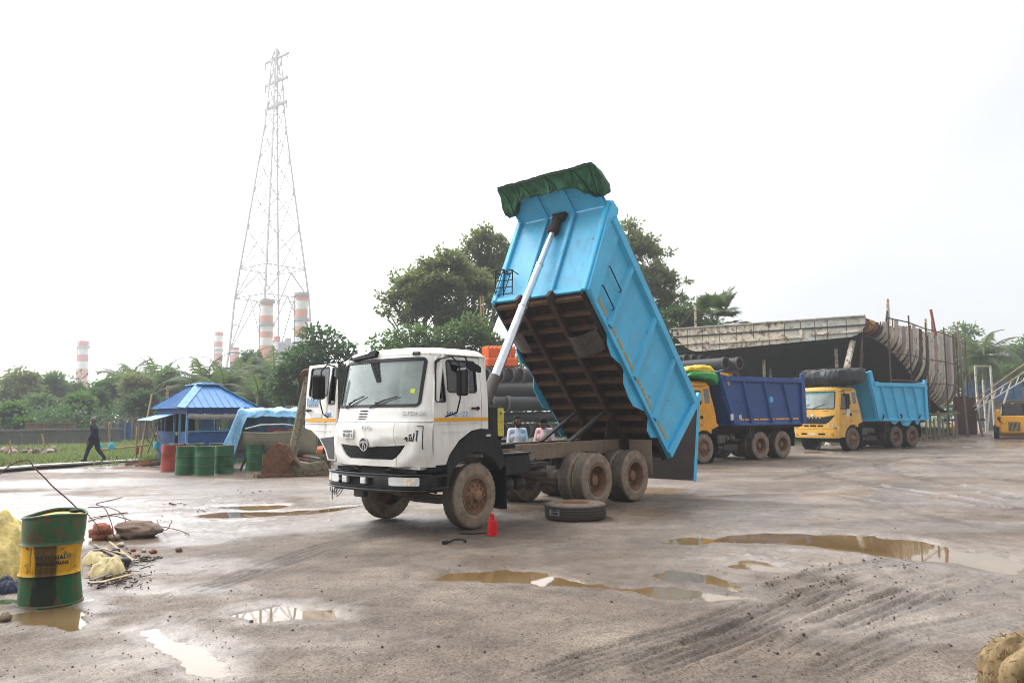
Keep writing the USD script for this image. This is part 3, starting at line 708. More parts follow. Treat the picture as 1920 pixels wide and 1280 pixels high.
# ------------------------------------------------------------------ the chassis shared by the three lorries
def chassis(t, rear1, rear2, paint, tail=-5.75, side_gear="A"):
    f = MB()
    for s in (-1, 1):
        y = s * .42
        f.box(((1.15 + tail) / 2, y, 1.09), (1.15 - tail, .012, .27)); f.box(((1.15 + tail) / 2, y - s * .035, 1.222), (1.15 - tail, .08, .012)); f.box(((1.15 + tail) / 2, y - s * .035, .958), (1.15 - tail, .08, .012))
        for k in np.arange(-5.4, -.9, .17): f.cyl((k, y + s * .004, 1.03), (k, y + s * .018, 1.03), .011, 6); f.cyl((k + .06, y + s * .004, 1.16), (k + .06, y + s * .018, 1.16), .011, 6)
        f.box((-2.2, y + s * .02, 1.04), (1.9, .014, .2))
    for k in (1.05, -.4, -1.6, -2.7, (rear1 + rear2) / 2, tail + .12): f.box((k, 0, 1.09), (.1, .83, .2))
    obj("chassis_frame", f, paint, t)
    a = MB(); a.tube([(0, -1.0, .52), (0, -.75, .47), (0, -.3, .40), (0, .3, .40), (0, .75, .47), (0, 1.0, .52)], [.06, .07, .065, .065, .07, .06], 8)
    a.tube([(.25, -.8, .5), (.25, .8, .5)], .028, 8); a.tube([(.2, .45, .55), (.9, .45, .75)], .025, 8)
    for s in (-1, 1): a.box((0, s * .45, .62), (1.3, .08, .05)); a.box((0, s * .45, .57), (1.0, .08, .04))
    obj("front_axle", a, M["dark_chassis"], t)
    for x in (rear1, rear2):
        b = MB(); b.tube([(x, -.95, .52), (x, -.3, .52), (x, -.2, .52), (x, .2, .52), (x, .3, .52), (x, .95, .52)], [.075, .085, .17, .17, .085, .075], 10)
        obj("rear_axle", b, M["dark_chassis"], t)
    sp = MB(); mx = (rear1 + rear2) / 2
    for s in (-1, 1):
        for k in range(6): sp.tube([(mx - .72 + .09 * k, s * .5, .68 + .035 * k), (mx, s * .5, .76 + .036 * k), (mx + .72 - .09 * k, s * .5, .68 + .035 * k)], .02, 4)
        sp.box((mx, s * .48, .86), (.25, .16, .3))
    obj("leaf_springs", sp, M["dark_chassis"], t)
    obj("drive_shaft", MB().tube([(-.6, 0, .8), (rear1 + .2, 0, .6)], .06, 10), M["dark_chassis"], t)
    e = MB(); e.box((.55, 0, .95), (1.15, .75, .55), bev=.08); e.box((-.55, 0, .9), (1.0, .45, .45), bev=.1); e.box((.35, 0, .62), (.6, .5, .22), bev=.08); obj("engine", e, M["dark_chassis"], t)
    # far side tank
    obj("fuel_tank", MB().box((-1.75, -.86, .80), (1.25, .5, .5), bev=.12), M["dark_chassis"], t)
    if side_gear == "A":
        b = MB(); b.box((-1.08, .86, .945), (.66, .46, .34), bev=.025); b.box((-1.08, .86, 1.125), (.70, .50, .028), bev=.012); b.box((-1.08, 1.093, .80), (.66, .012, .02)); obj("battery_box", b, M["black_plastic"], t)
        for k, x in enumerate((-.93, -1.235)):
            q = MB(); q.lathe([(0, .18), (.06, .172), (.10, .145), (.125, .10), (.132, .05), (.132, -.55), (.09, -.62), (0, -.63)], (x, .90, .62), (0, 1, 0), 20); obj("air_tank", q, M["black_plastic"], t)
        s = MB(); s.box((-1.9, .62, .88), (.9, .34, .06)); s.box((-1.62, .66, 1.02), (.26, .26, .16), bev=.02); s.tube([(-1.55, .7, 1.0), (-1.75, .82, .94), (-2.0, .72, 1.0)], .022, 6)
        s.box((-1.48, .80, .96), (.12, .30, .04)); obj("valve_bracket", s, M["dark_chassis"], t)
        m = MB(); m.box((-.74, .90, .62), (.03, .44, .76)); obj("mud_flap", m, M["matt_black"], t)
        st = MB(); st.box((-.95, .62, 1.27), (.14, .12, .22), bev=.02); st.tube([(-.55, .5, 1.32), (-1.3, .5, 1.30)], .03, 6); st.box((-.6, .75, 1.30), (.36, .46, .03)); st.box((-1.28, .6, 1.235), (.3, .3, .08), bev=.02); obj("filter_mount", st, M["matt_black"], t)
    else:
        b = MB(); b.box((-.98, .86, .80), (.42, .46, .30), bev=.03); obj("battery_box", b, M["plate_grey"], t)
        for x in (-1.35, -1.68):
            q = MB(); q.lathe([(0, .14), (.08, .12), (.125, .06), (.13, 0), (.13, -.5), (0, -.55)], (x, .95, .83), (0, 1, 0), 18); obj("air_tank", q, M["plate_grey"], t)
        q = MB(); q.cyl((-.92, .92, .50), (-1.12, .92, .50), .10, 14); q.box((-1.5, .9, .50), (.72, .36, .20), bev=.02)
        for k in range(9): q.box((-1.18 - k * .08, 1.085, .50), (.03, .02, .17))
        obj("silencer", q, M["plate_grey"], t)
        q = MB(); q.tube([(-.62, 1.0, .95), (-.78, 1.02, .72), (-.86, 1.02, .48)], .03, 6); q.box((-.72, .9, .75), (.03, .42, .5), bev=.01); obj("mud_flap", q, M["matt_black"], t)


def bogie(t, rear1, rear2, tm="tyre_muddy"):
    for x in (rear1, rear2):
        for s in (-1, 1):
            wheel(t, x, s * 1.0, "rear", tm); wheel(t, x, s * .68, "inner", tm)


# ------------------------------------------------------------------ the tipper body, in a frame of its own: u forward along the floor, v up
def tipper(t, mat4, paint, front_paint, under, L, du, fv, hw, rail=1.76, detail=True, tape="tape_worn", ribs=(), gate_swing=0.0, ladder=True, steps=True):
    """fv: height of the front wall; du: how far its top leans forward; ribs: (u at top, u at foot) along the side."""
    b = sub(t, "tipper_body", mat=mat4)
    R3 = lambda v: np.stack([v[:, 0], v[:, 2], v[:, 1]], 1)
    notch_u = L + du * rail / fv - .28
    for s in (1, -1):
        y0 = s * (hw - .055)
        prof = [(0, 0), (L, 0), (L + du, fv), (L + du - .26, fv + .06), (notch_u, rail), (0, rail)]
        m = MB().poly(prof, s * .04, lambda v: np.stack([v[:, 0], y0 + v[:, 2], v[:, 1]], 1))
        side = obj("side_wall", m, paint, b)
        m = MB(); # box section top rail with a sloped underside
        sec = [(0, -.10), (.095, -.035), (.095, .13), (0, .13)]
        m.poly(sec, notch_u + .06, lambda v: np.stack([v[:, 2] + .02, y0 + s * (.04 + v[:, 0]), rail - .13 + v[:, 1] + .02], 1)); obj("top_rail", m, paint, side)
        m = MB(); sec = [(0, 0), (.05, 0), (.05, .06), (0, .13)]
        m.poly(sec, L, lambda v: np.stack([v[:, 2], y0 + s * (.04 + v[:, 0]), v[:, 1]], 1)); obj("bottom_rail", m, paint, side)
        fp = [(L - .34, .002), (L, 0), (L + du, fv), (L + du - .26, fv + .06), (notch_u - .02, rail + .0), (L - .34 + du * .72 * (rail - .1) / fv, rail - .1)]
        obj("front_post", MB().poly(fp, s * .05, lambda v: np.stack([v[:, 0], y0 + s * .04 + v[:, 2], v[:, 1]], 1)), paint, side)
        obj("rear_post", MB().box((.09, y0 + s * .085, rail / 2 + .1), (.18, .09, rail + .2), bev=.012), paint, side)
        for (ut, uf) in ribs:
            m = MB(); p0, p1 = np.array([uf, y0 + s * .04, .10]), np.array([ut, y0 + s * .04, rail - .10])
            d = nz(p1 - p0); q = np.cross(d, [0, s, 0]); W0, W1, D = .17, .09, .075
            v = []
            for p in (p0, p1):
                for a, h in ((-W0 / 2, 0), (-W1 / 2, D), (W1 / 2, D), (W0 / 2, 0)): v.append(p + q * a + np.array([0, s * h, 0]))
            f = np.array([[0, 1, 5, 4], [1, 2, 6, 5], [2, 3, 7, 6], [0, 4, 7, 3], [0, 3, 2, 1], [4, 5, 6, 7]]); m.add(v, f if s > 0 else f[:, ::-1]); obj("rib", m, paint, side)
        if ladder and s > 0:
            for (ua, ub, v0) in ladder_rungs(L, du, fv, ribs): obj("rung", MB().tube([(ua, y0 + .06, v0), (ua - .02, y0 + .12, v0), (ub + .02, y0 + .12, v0), (ub, y0 + .06, v0)], .013, 6), M["matt_black"] if detail else paint, side)
        if tape:
            u = .35; k = 0; lens = [.5, .26, .55, .34, .5, .3, .45, .5]
            while u < L - .2 and s > 0:
                l = lens[k % len(lens)]; uu = u + l
                obj("reflective_tape", MB().box(((u + uu) / 2, y0 + s * .043, .215), (l, .006, .06)), M[tape], side)
                u = uu + .06; k += 1
        if steps:
            sp = [(3.35, .0), (3.2, -.12), (2.94, -.17), (2.62, -.03), (2.46, -.02), (2.26, -.21), (1.95, -.26), (1.70, -.25), (1.34, .0), (1.14, .0), (.98, -.2), (.78, -.2), (.6, 0)]
            sp = [(a * L / 4.42, c) for a, c in sp]
            obj("skirt", MB().poly(sp, s * .02, lambda v: np.stack([v[:, 0], y0 - s * .0 + v[:, 2], v[:, 1] - .001], 1)), paint, side)
    # floor, beams
    obj("floor", MB().box((L / 2, 0, .03), (L - .02, 2 * hw - .13, .05)), under, b)
    for s in (-1, 1): obj("longitudinal_beam", MB().box((L / 2 + .04, s * .40, -.10), (L + .12, .10, .20), bev=.01), M["rail_rust"], b)
    nb = 13
    for k in range(nb):
        u = .18 + (L - .3) * k / (nb - 1)
        for y0, y1 in ((-hw + .10, -.455), (-.345, .345), (.455, hw - .10)): obj("cross_beam", MB().box((u, (y0 + y1) / 2, -.055), (.075, y1 - y0, .11)), M["beam_rust"], b)
    for s in (-1, 1): obj("edge_beam", MB().box((L / 2, s * (hw - .10), -.03), (L - .04, .05, .12)), under, b)
    for s in (-1, 1):
        g = MB().poly([(0, 0), (.95, .0), (.75, -.34), (.15, -.42)], .025, lambda v: np.stack([.35 + v[:, 0], s * .33 + v[:, 2], v[:, 1] - .2], 1)); obj("hinge_bracket", g, under, b)
    if detail:
        for s, u in ((1, 3.05), (-1, 3.25)):
            P = np.array([[[u + a, s * (hw - .12 - c * .55), -.12 - .10 * math.sin(c * PI) - (.22 * c)] for c in np.linspace(0, 1, 7)] for a in (.05, .35, .55)])
            obj("mud_guard", MB().slab(P, .006), M["plate_grey"], b)
    # front wall, leaning forward, with two upright ribs
    A = np.array([L - .02, 0, 0]); d = nz([du, 0, fv]); H = math.hypot(du, fv); nrm = np.array([d[2], 0, -d[0]])
    FW = lambda y, h, o: A + d * h + nrm * o + np.array([0, y, 0])
    m = MB(); P = np.array([[FW(y, h, 0.0) for y in (-(hw - .08), 0, hw - .08)] for h in (0, H)]); m.slab(P, .05); fw = obj("front_wall", m, front_paint, b)
    for s in (-1, 1):
        m = MB(); c = FW(s * (hw - .07), H / 2, .02); m.box(c, (H, .12, .10), np.stack([d, [0, 1, 0], np.cross(d, [0, 1, 0])], 1), .02); obj("corner_post", m, paint, fw)
    m = MB(); m.box(FW(0, .04, .01), (.10, 2 * hw - .26, .07), np.stack([d, [0, 1, 0], np.cross(d, [0, 1, 0])], 1), .01); obj("foot_rail", m, paint, fw)
    for y in (-.36, .34):
        m = MB(); m.box(FW(y, H * .47, .035), (H * .94, .10, .075), np.stack([d, [0, 1, 0], np.cross(d, [0, 1, 0])], 1), .012); obj("upright_rib", m, front_paint, fw)
    # tail gate
    g = MB(); a = gate_swing; R = np.array([[math.cos(a), 0, -math.sin(a)], [0, 1, 0], [math.sin(a), 0, math.cos(a)]]); top = np.array([-.06, 0, rail + .06]); hg = rail - .02
    def gp(c, s_): g.box(top + R @ np.asarray(c, float), s_, R, .006)
    gp((-.02, 0, -hg / 2), (.03, 2 * hw - .04, hg)); tg = obj("tail_gate", g, paint if not detail else M["gate_brown"], b)
    def part(name, c, s_, mm): obj(name, MB().box(top + R @ np.asarray(c, float), s_, R, .008), mm, tg)
    part("gate_edge", (-.05, hw - .03, -hg / 2), (.09, .06, hg + .02), paint); part("gate_edge", (-.05, -hw + .03, -hg / 2), (.09, .06, hg + .02), paint)
    part("gate_skin", (-.07, 0, -hg / 2), (.02, 2 * hw - .14, hg - .02), paint)
    for z in (-.25, -hg + .12): part("gate_rail", (-.10, 0, z), (.05, 2 * hw - .16, .12), paint)
    for y in (-.8, 0, .8): part("gate_post", (-.098, y, -hg / 2), (.045, .1, hg - .5), paint)
    return b, FW, H


def ladder_rungs(L, du, fv, ribs):
    ua = lambda v: L - .34 + du * .72 * v / fv + .02
    r = ribs[0]; ub = lambda v: r[1] + (r[0] - r[1]) * v / 1.6 + .06
    return [(ua(v), ub(v), v) for v in (.42, .88)]
worn("gate_brown", (.045, .028, .021), dirt=(.075, .05, .038), dirt_amt=.6, rust_amt=.08, rough=.8)
plain("tarp_green", (.022, .105, .048), .6, var=.65, scale=4.5, bump=.15)
mat("glass_dusty", {"f": ("fresnel", {"IOR": 1.55}), "ad": ("math", {"math_type": "add", "value2": .10}), "t": ("transparent_bsdf", {"color": (.62, .72, .68)}), "g": ("glossy_bsdf", {"color": (.92, .96, .95), "roughness": .05}),
                    "m": ("mix_closure", {}), "d": ("diffuse_bsdf", {"color": (.46, .52, .49)}), "tc": ("texture_coordinate", {}), "n": ("noise_texture", {"scale": 2.2, "detail": 5.0}),
                    "dr": ("map_range", {"from_min": .3, "from_max": .75, "to_min": .10, "to_max": .34, "clamp": True}), "m2": ("mix_closure", {})},
    [("f.fac", "ad.value1"), ("ad.value", "m.fac"), ("t.BSDF", "m.closure1"), ("g.BSDF", "m.closure2"), ("tc.object", "n.vector"), ("n.fac", "dr.value"), ("dr.result", "m2.fac"), ("m.closure", "m2.closure1"), ("d.BSDF", "m2.closure2")], surface="m2.closure")


def skinmesh(cab, poly, t=.02, base=0.0, d=.06, relief=None):
    """A panel of the cab's skin: an outline in (y, z) cut into a fine net so that it follows the curve, t thick."""
    P = poly if hasattr(poly, "exterior") else Polygon(poly); y0, z0, y1, z1 = P.bounds; V = []; T = []; n = 0
    for a in np.arange(math.floor(y0 / d) * d, y1, d):
        for b in np.arange(math.floor(z0 / d) * d, z1, d):
            g = P.intersection(sbox(a, b, a + d, b + d))
            for q in getattr(g, "geoms", [g]):
                if q.geom_type != "Polygon" or q.area < 1e-8: continue
                v, f = trimesh.creation.triangulate_polygon(q, engine="earcut"); V.append(v); T.append(f + n); n += len(v)
    V = np.vstack(V); T = np.vstack(T); key, inv = np.unique(np.round(V, 5), axis=0, return_inverse=True); inv = inv.ravel(); T = inv[T]; T = T[(T[:, 0] != T[:, 1]) & (T[:, 1] != T[:, 2]) & (T[:, 0] != T[:, 2])]
    e1, e2 = key[T[:, 1]] - key[T[:, 0]], key[T[:, 2]] - key[T[:, 0]]; area = e1[:, 0] * e2[:, 1] - e1[:, 1] * e2[:, 0]; T[area < 0] = T[area < 0][:, ::-1]
    off = np.full(len(key), base + 1e-6)
    if relief is not None: off = off + relief(key)
    A = cab.at(key[:, 0], key[:, 1], off); B = cab.at(key[:, 0], key[:, 1], off - t); k = len(key)
    E = np.vstack([T[:, [0, 1]], T[:, [1, 2]], T[:, [2, 0]]]); es = {}
    for x, y in E.tolist(): es[(x, y)] = 1
    bd = np.array([(x, y) for x, y in es if (y, x) not in es])
    m = MB().add(np.vstack([A, B]), np.vstack([T, T[:, ::-1] + k]))
    m.f.append(np.stack([bd[:, 0], bd[:, 0] + k, bd[:, 1] + k], 1)); m.f.append(np.stack([bd[:, 0], bd[:, 1] + k, bd[:, 1]], 1))
    return m


def strokes(lines, r=.008, d=.004):
    """Hand-drawn strokes as a flat outline (for signs without a font)."""
    return unary_union([LineString(l).buffer(r, quad_segs=3) for l in lines])


GUARD = [(.66, .66), (.648, 1.0), (.565, 1.175), (.36, 1.375), (.1, 1.515), (-.15, 1.56), (-.34, 1.553), (-.45, 1.48), (-.60, 1.20), (-.72, .98), (-.60, .92)] + [(.65 * math.cos(a), .55 + .65 * math.sin(a)) for a in np.radians(np.linspace(150, 12, 14))]
DOOR = [(.912, 1.035), (.912, 1.95), (.80, 2.665), (.76, 2.69), (-.12, 2.69), (-.145, 2.66), (-.145, 1.565), (.1, 1.53), (.37, 1.39), (.58, 1.18), (.652, 1.035)]
WIN = rrect(-.045, 2.135, .595, 2.625, .05)
QUARTER = Polygon([(.655, 1.985), (.868, 1.985), (.815, 2.61), (.69, 2.61)]).buffer(-.03).buffer(.03)


def door(t, cab, s, paint, fnx=None, M4=None, name="door", mirror_on=True):
    """A cab door; s = 1 on the truck's left. M4 swings it."""
    d = sub(t, name, mat=M4 if M4 is not None else np.eye(4)); y = cab.w
    shell = Polygon(DOOR).buffer(-.004).difference(WIN.buffer(.004)).difference(QUARTER.buffer(.004))
    F1 = lambda yy: (lambda v: lean(cab, s)(side_fn(yy, s)(v)))
    obj("door_panel", MB().poly(shell.segmentize(.12), .035, F1(s * (y - .035))), paint, d)
    for nm, w in (("window", WIN), ("quarter_window", QUARTER)):
        g = obj(nm, MB().poly(w, .006, F1(s * (y - .022))), M["glass_tinted"], d)
        obj("seal", MB().poly(w.buffer(.012).difference(w.buffer(-.012)).segmentize(.2), .012, F1(s * (y - .008))), M["rubber_trim"], g)
    mb = MB(); mb.poly(sbox(-.135, 1.655, .905, 1.667), .006, F1(s * (y - .001))); mb.poly(unary_union([LineString([(.72, 1.50), (.74, 1.53), (.20, 1.535)]).buffer(.006)]), .005, F1(s * (y - .001))); obj("door_crease", mb, paint, d)
    obj("stripe", MB().poly(sbox(-.14, 1.685, .908, 1.742), .0025, F1(s * y)), M["tape_yellow"], d)
    h = MB(); h.box((.02, s * (y + .022), 1.885), (.19, .028, .032), bev=.01); h.box((-.05, s * (y + .008), 1.885), (.05, .02, .06), bev=.008); obj("door_handle", h, M["matt_black"], d)
    obj("faded_patch", MB().poly(sbox(.05, 1.75, .44, 1.83), .0015, F1(s * y)), M["sign_white"], d)
    if mirror_on: mirror(d, cab, s, .56, 2.28, h=.42, w=.24, y=1.40 if s > 0 else 1.27)
    return d


def build_tata():
    X0, Y0, yaw = -.5878, 12.2983, .8595
    f = np.array([-math.cos(yaw), -math.sin(yaw)]); l = np.array([-f[1], f[0]]); o = np.array([X0, Y0]) - 1.14 * l
    rz = math.atan2(f[1], f[0])
    t = thing("dump_truck", "white cab dump truck with its blue tipper body raised high", "dump truck", (*o, 0.0), rz)
    r1, r2 = -3.375, -4.725; W = M["white_paint"]
    chassis(t, r1, r2, M["chassis_mud"], tail=-5.85)
    bogie(t, r1, r2)
    wheel(t, 0, 1.0, "front", steer=.04); wheel(t, 0, -1.0, "front", steer=.04)
    cab = Cab(FRONT_A)
    # lower front: sculpted panel round a smiling grille
    gr = Polygon([(-.80, 1.335), (-.40, 1.318), (-.10, 1.305), (.10, 1.305), (.40, 1.318), (.80, 1.335), (.72, 1.235), (.62, 1.145), (.52, 1.098), (-.52, 1.098), (-.62, 1.145), (-.72, 1.235)])
    brow = LineString([(-1.0, 1.50), (-.75, 1.455), (-.45, 1.425), (-.25, 1.375), (-.14, 1.29), (.14, 1.29), (.25, 1.375), (.45, 1.425), (.75, 1.455), (1.0, 1.50)])
    smile = LineString([(-1.02, 1.42), (-.98, 1.22), (-.80, 1.09), (-.55, 1.035), (.55, 1.035), (.80, 1.09), (.98, 1.22), (1.02, 1.42)])

    def relief(k):
        out = np.zeros(len(k))
        for i, (y, z) in enumerate(k):
            p = Point(y, z); dg = gr.distance(p); yb = np.interp(y, [c[0] for c in brow.coords], [c[1] for c in brow.coords])
            rec = smooth01((yb - z) / .05) * smooth01((.95 - abs(y)) / .1) * (1 - .55 * smooth01((dg - .02) / .1))
            ds = smile.distance(p); below = 1.0 if z < 1.3 else 0.0
            out[i] = -.045 * rec + .022 * math.exp(-(ds / .055) ** 2) + (.018 * smooth01((1.10 - z) / .05) if dg > .01 else 0)
            out[i] += .012 * smooth01((z - 1.555) / .02) * smooth01((1.0 - abs(y)) / .04)
        return out
    onrel = lambda h: (lambda v: cab.at(v[:, 0], v[:, 1], h + v[:, 2] + relief(v[:, :2])))
    seam = .622
    low = Polygon([(-1.14, 1.02), (seam - .004, 1.02), (seam - .004, 1.672), (-1.14, 1.672)]).difference(gr)
    low2 = Polygon([(seam + .004, 1.02), (1.14, 1.02), (1.14, 1.672), (seam + .004, 1.672)]).difference(gr)
    fp = obj("front_panel", skinmesh(cab, low, .025, relief=relief), W, t, smooth=40)
    fp2 = obj("front_panel", skinmesh(cab, low2, .025, relief=relief), W, t, smooth=40)
    g = obj("grille", skinmesh(cab, gr.buffer(.03), .01, base=-.085), M["matt_black"], t)
    bars = []; y = -.95
    while y < 1.0:
        bars += [LineString([(y, 1.0), (y + .38, 1.4)]), LineString([(y + .38, 1.0), (y, 1.4)])]; y += .052
    hexes = unary_union([b.buffer(.0055) for b in bars]).intersection(gr); mb = MB()
    for q in getattr(hexes, "geoms", [hexes]): mb.poly(q.simplify(.001), .012, cab.map(0, 0, -.075))
    obj("grille_mesh", mb, M["grille_black"], g)
    bn = Polygon([(-1.14, 1.685), (1.14, 1.685), (1.14, 1.935), (-1.14, 1.935)])
    bo = obj("bonnet", skinmesh(cab, bn, .025, base=.004, relief=lambda k: .010 * smooth01((.30 - np.abs(k[:, 0] + .03)) / .03) * smooth01((k[:, 1] - 1.70) / .02) * smooth01((1.90 - k[:, 1]) / .02)), W, t, smooth=40)
    for k in range(4):
        z = 1.845 - k * .042; v = Polygon([(-.21 - .012 * k, z), (.03 - .012 * k, z), (-.02 - .012 * k, z + .017), (-.19 - .012 * k, z + .017)]); obj("vent", skinmesh(cab, v, .004, base=.018), M["matt_black"], bo)
    # corner pillars, header, roof
    y_, z0, z1 = .955, 1.925, 2.645
    for s in (-1, 1):
        pl = Polygon([(s * .955, z0 - .0), (s * 1.14, z0), (s * 1.14, 2.72), (s * .955, 2.72)]); obj("corner_pillar", skinmesh(cab, pl, .03, base=.004), W, t, smooth=40)
    obj("header", skinmesh(cab, sbox(-.955, 2.64, .955, 2.735), .03, base=.004), W, t, smooth=40)
    rf = obj("roof", roof_mesh(cab, 2.715, .145), M["white_roof"], t, smooth=50)
    gm_ = MB()
    for s in (-1, 1): gm_.tube([(.75, s * 1.085, 2.715), (-.28, s * 1.085, 2.715)], .014, 6)
    obj("rain_gutter", gm_, W, rf)
    ws = Polygon([(-.955, 1.93), (.955, 1.93), (.955, 2.645), (-.955, 2.645)]); ws = ws.buffer(-.06).buffer(.06)
    wsp = obj("windscreen", skinmesh(cab, ws.buffer(-.004), .006, base=-.012, d=.12), M["glass_dusty"], t, smooth=60)
    obj("gasket", skinmesh(cab, ws.buffer(.022).difference(ws.buffer(-.024)), .02, base=.012), M["rubber_trim"], wsp)
    corner = sbox(-.955, 1.93, .955, 2.645).difference(ws)
    for q in getattr(corner, "geoms", [corner]): obj("windscreen_corner", skinmesh(cab, q, .02, base=.003), W, t)
    obj("inspection_sticker", MB().poly(sbox(.78, 2.12, .86, 2.19), .001, cab.map(0, 0, -.010)), M["sticker_green"], wsp)
    for k, (a, b) in enumerate(((-.30, 2.57), (-.25, 2.58), (-.30, 2.53), (-.25, 2.54))): obj("sticker_dot", MB().poly(Point(a, b).buffer(.013, quad_segs=3), .001, cab.map(0, 0, -.011)), M["white_ink"], wsp)
    hang = Polygon([(-.14, 2.63), (.06, 2.63), (.17, 2.32), (.09, 2.30)]).difference(unary_union([Point(-.02 + .045 * k, 2.58 - .06 * k).buffer(.018) for k in range(4)])); obj("hanging_bracket", skinmesh(cab, hang, .012, base=.006), M["matt_black"], wsp)
    # inside
    i = MB(); i.box((.45, 0, 1.0), (1.3, 2.1, .04)); i.box((-.24, 0, 1.9), (.04, 2.1, 1.6)); obj("cab_interior", i, M["interior_pale"], t)
    da = MB(); da.box((.86, 0, 1.84), (.26, 1.9, .28), bev=.06); obj("dashboard", da, M["interior"], t)
    for y in (-.6, .55): se = MB(); se.box((.15, y, 1.62), (.5, .52, .16), bev=.05); se.box((-.10, y, 1.95), (.14, .5, .62), bev=.05); obj("seat", se, M["interior"], t)
    obj("cushion", MB().box((.30, .12, 2.05), (.26, .34, .22), bev=.08), M["seat_red"], t)
    sw = MB(); a = np.linspace(0, 2 * PI, 25); sw.tube(np.stack([.60 - .12 * np.sin(a), -.55 + .23 * np.cos(a), 2.02 + .19 * np.sin(a)], 1), .014, 6, cap=False); sw.tube([(.60, -.55, 2.02), (.8, -.55, 1.85)], .03, 6); obj("steering_wheel", sw, M["matt_black"], t)
    # sides
    d1 = door(t, cab, 1, W)
    LS = lambda x0, z0: (lambda v: np.stack([x0 - v[:, 0], cab.w + .0005 + v[:, 2], z0 + v[:, 1]], 1))
    obj("door_number", MB().tm(text2d("MML-22", .072, .002)).xf(lambda v: v * [1.12, 1, 1]).xf(LS(.64, 1.765)), M["blue_ink"], d1, smooth=False)
    th = math.radians(84); Tm = np.eye(4); c_, s_ = math.cos(th), math.sin(th); hx, hy = .93, -1.12
    # the door on the far side hangs open on its front hinge
    Rm = np.array([[c_, -s_, 0], [s_, c_, 0], [0, 0, 1]])
    Tm[:3, :3] = Rm; Tm[:3, 3] = np.array([hx, hy, 0]) - Rm @ np.array([hx, hy, 0]); Tm[1, 3] -= .07
    d2 = door(t, cab, -1, W, M4=Tm)
    RS = lambda x0, z0: (lambda v: np.stack([x0 + v[:, 0], -(cab.w + .0005 + v[:, 2]), z0 + v[:, 1]], 1))
    obj("door_number", MB().tm(text2d("MML", .075, .002)).xf(RS(.55, 1.77)), M["blue_ink"], d2, smooth=False)
    obj("door_number", MB().tm(text2d("MM", .17, .002)).xf(RS(-.09, 1.94)).xf(lambda v: v), M["blue_ink"], d2, smooth=False)
    dk = Polygon([(.40, 1.40), (.88, 1.44), (.88, 1.06), (.70, 1.06), (.60, 1.22)]); obj("dark_badge_panel", MB().poly(dk, .003, lambda v: np.stack([v[:, 0], -(cab.w + .001 + v[:, 2]), v[:, 1]], 1)), M["interior"], d2)
    obj("badge_letters", MB().tm(text2d("SIGNA", .075, .002, True)).xf(RS(.56, 1.26)), M["white_ink"], d2, smooth=False)
    for s in (1, -1):
        obj("rear_pillar", MB().poly(sbox(-.292, 1.555, -.152, 2.70).segmentize(.12), .03, lambda v: lean(cab, s)(side_fn(s * (cab.w - .03), s)(v))), W, t)
        obj("wheel_guard", MB().poly(GUARD, .30, side_fn(s * .86, s)), M["black_plastic"], t)
    obj("stripe", MB().poly(sbox(-.290, 1.685, -.154, 1.742), .0025, side_fn(cab.w, 1)), M["tape_yellow"], t)
    obj("side_marker", MB().box((-.27, 1.165, 1.45), (.10, .012, .035), bev=.005), M["sign_white"], t)
    obj("rear_panel", MB().box((-.275, 0, 2.12), (.03, 2.18, 1.16)), W, t)
    sk = MB(); sk.box((.80, 1.02, .98), (.32, .2, .10), bev=.02); sk.box((.80, -1.02, .98), (.32, .2, .10), bev=.02); sk.box((1.02, 0, .97), (.14, 1.9, .10)); obj("cab_mount", sk, M["matt_black"], t)
    # bumper
    bc = Cab([(.5, 1.36), (.66, 1.365), (.75, 1.375), (.85, 1.375), (.93, 1.36), (1.1, 1.36)], w=1.20)
    hl = rrect(.60, .745, 1.10, .880, .03); hlm = rrect(-1.10, .745, -.60, .880, .03); rec = rrect(-.60, .725, .30, .855, .03)
    bo_ = sbox(-1.20, .665, 1.20, .915).difference(hl).difference(hlm).difference(rec)
    bu = obj("bumper", skinmesh(bc, bo_, .07, relief=lambda k: -.02 * smooth01((.69 - k[:, 1]) / .03) - .014 * smooth01((k[:, 1] - .885) / .03)), M["bumper_black"], t, smooth=40)
    obj("bumper_backing", skinmesh(bc, sbox(-1.1, .69, 1.1, .90), .01, base=-.065), M["matt_black"], bu)
    lip = MB(); lip.tube([bc.at(y, .905, .008) for y in np.linspace(-1.17, 1.17, 40)], .012, 6); lip.tube([bc.at(y, .675, .004) for y in np.linspace(-1.17, 1.17, 40)], .014, 6); obj("bumper_lip", lip, M["bumper_black"], bu)
    for q in (hl, hlm):
        h = obj("headlight", skinmesh(bc, q.buffer(-.004), .05, base=-.004), M["lamp_glass"], t)
        s = 1 if q is hl else -1
        obj("indicator_lens", skinmesh(bc, rrect(s * .96 - .10, .755, s * .96 + .08, .87, .02), .004, base=.0), M["lamp_cracked"], h)
    for y in (-.42, .06):
        fg = MB(); c = bc.at(y, .80, -.03); fg.box(c, (.07, .13, .105), bev=.01); fo = obj("fog_lamp", fg, M["silver"], bu)
        for z in (.775, .80, .825): obj("lamp_strip", MB().box(c + [.037, 0, z - .80], (.006, .105, .014)), M["white_ink"], fo)
    bx = MB()
    for s in (-1, 1):
        for z in (.70, .88): bx.box((.83, s * 1.15, z), (.42, .03, .035)); 
        bx.box((.83, s * 1.06, .78), (.40, .02, .2)); bx.cyl((1.0, s * .5, .80), (1.3, s * .5, .80), .03, 8)
    bx.box((1.22, -.18, .60), (.10, .26, .14), bev=.02); bx.box((1.2, 0, .66), (.1, 1.6, .06)); obj("bumper_bracket", bx, M["bumper_black"], bu)
    wire = MB()
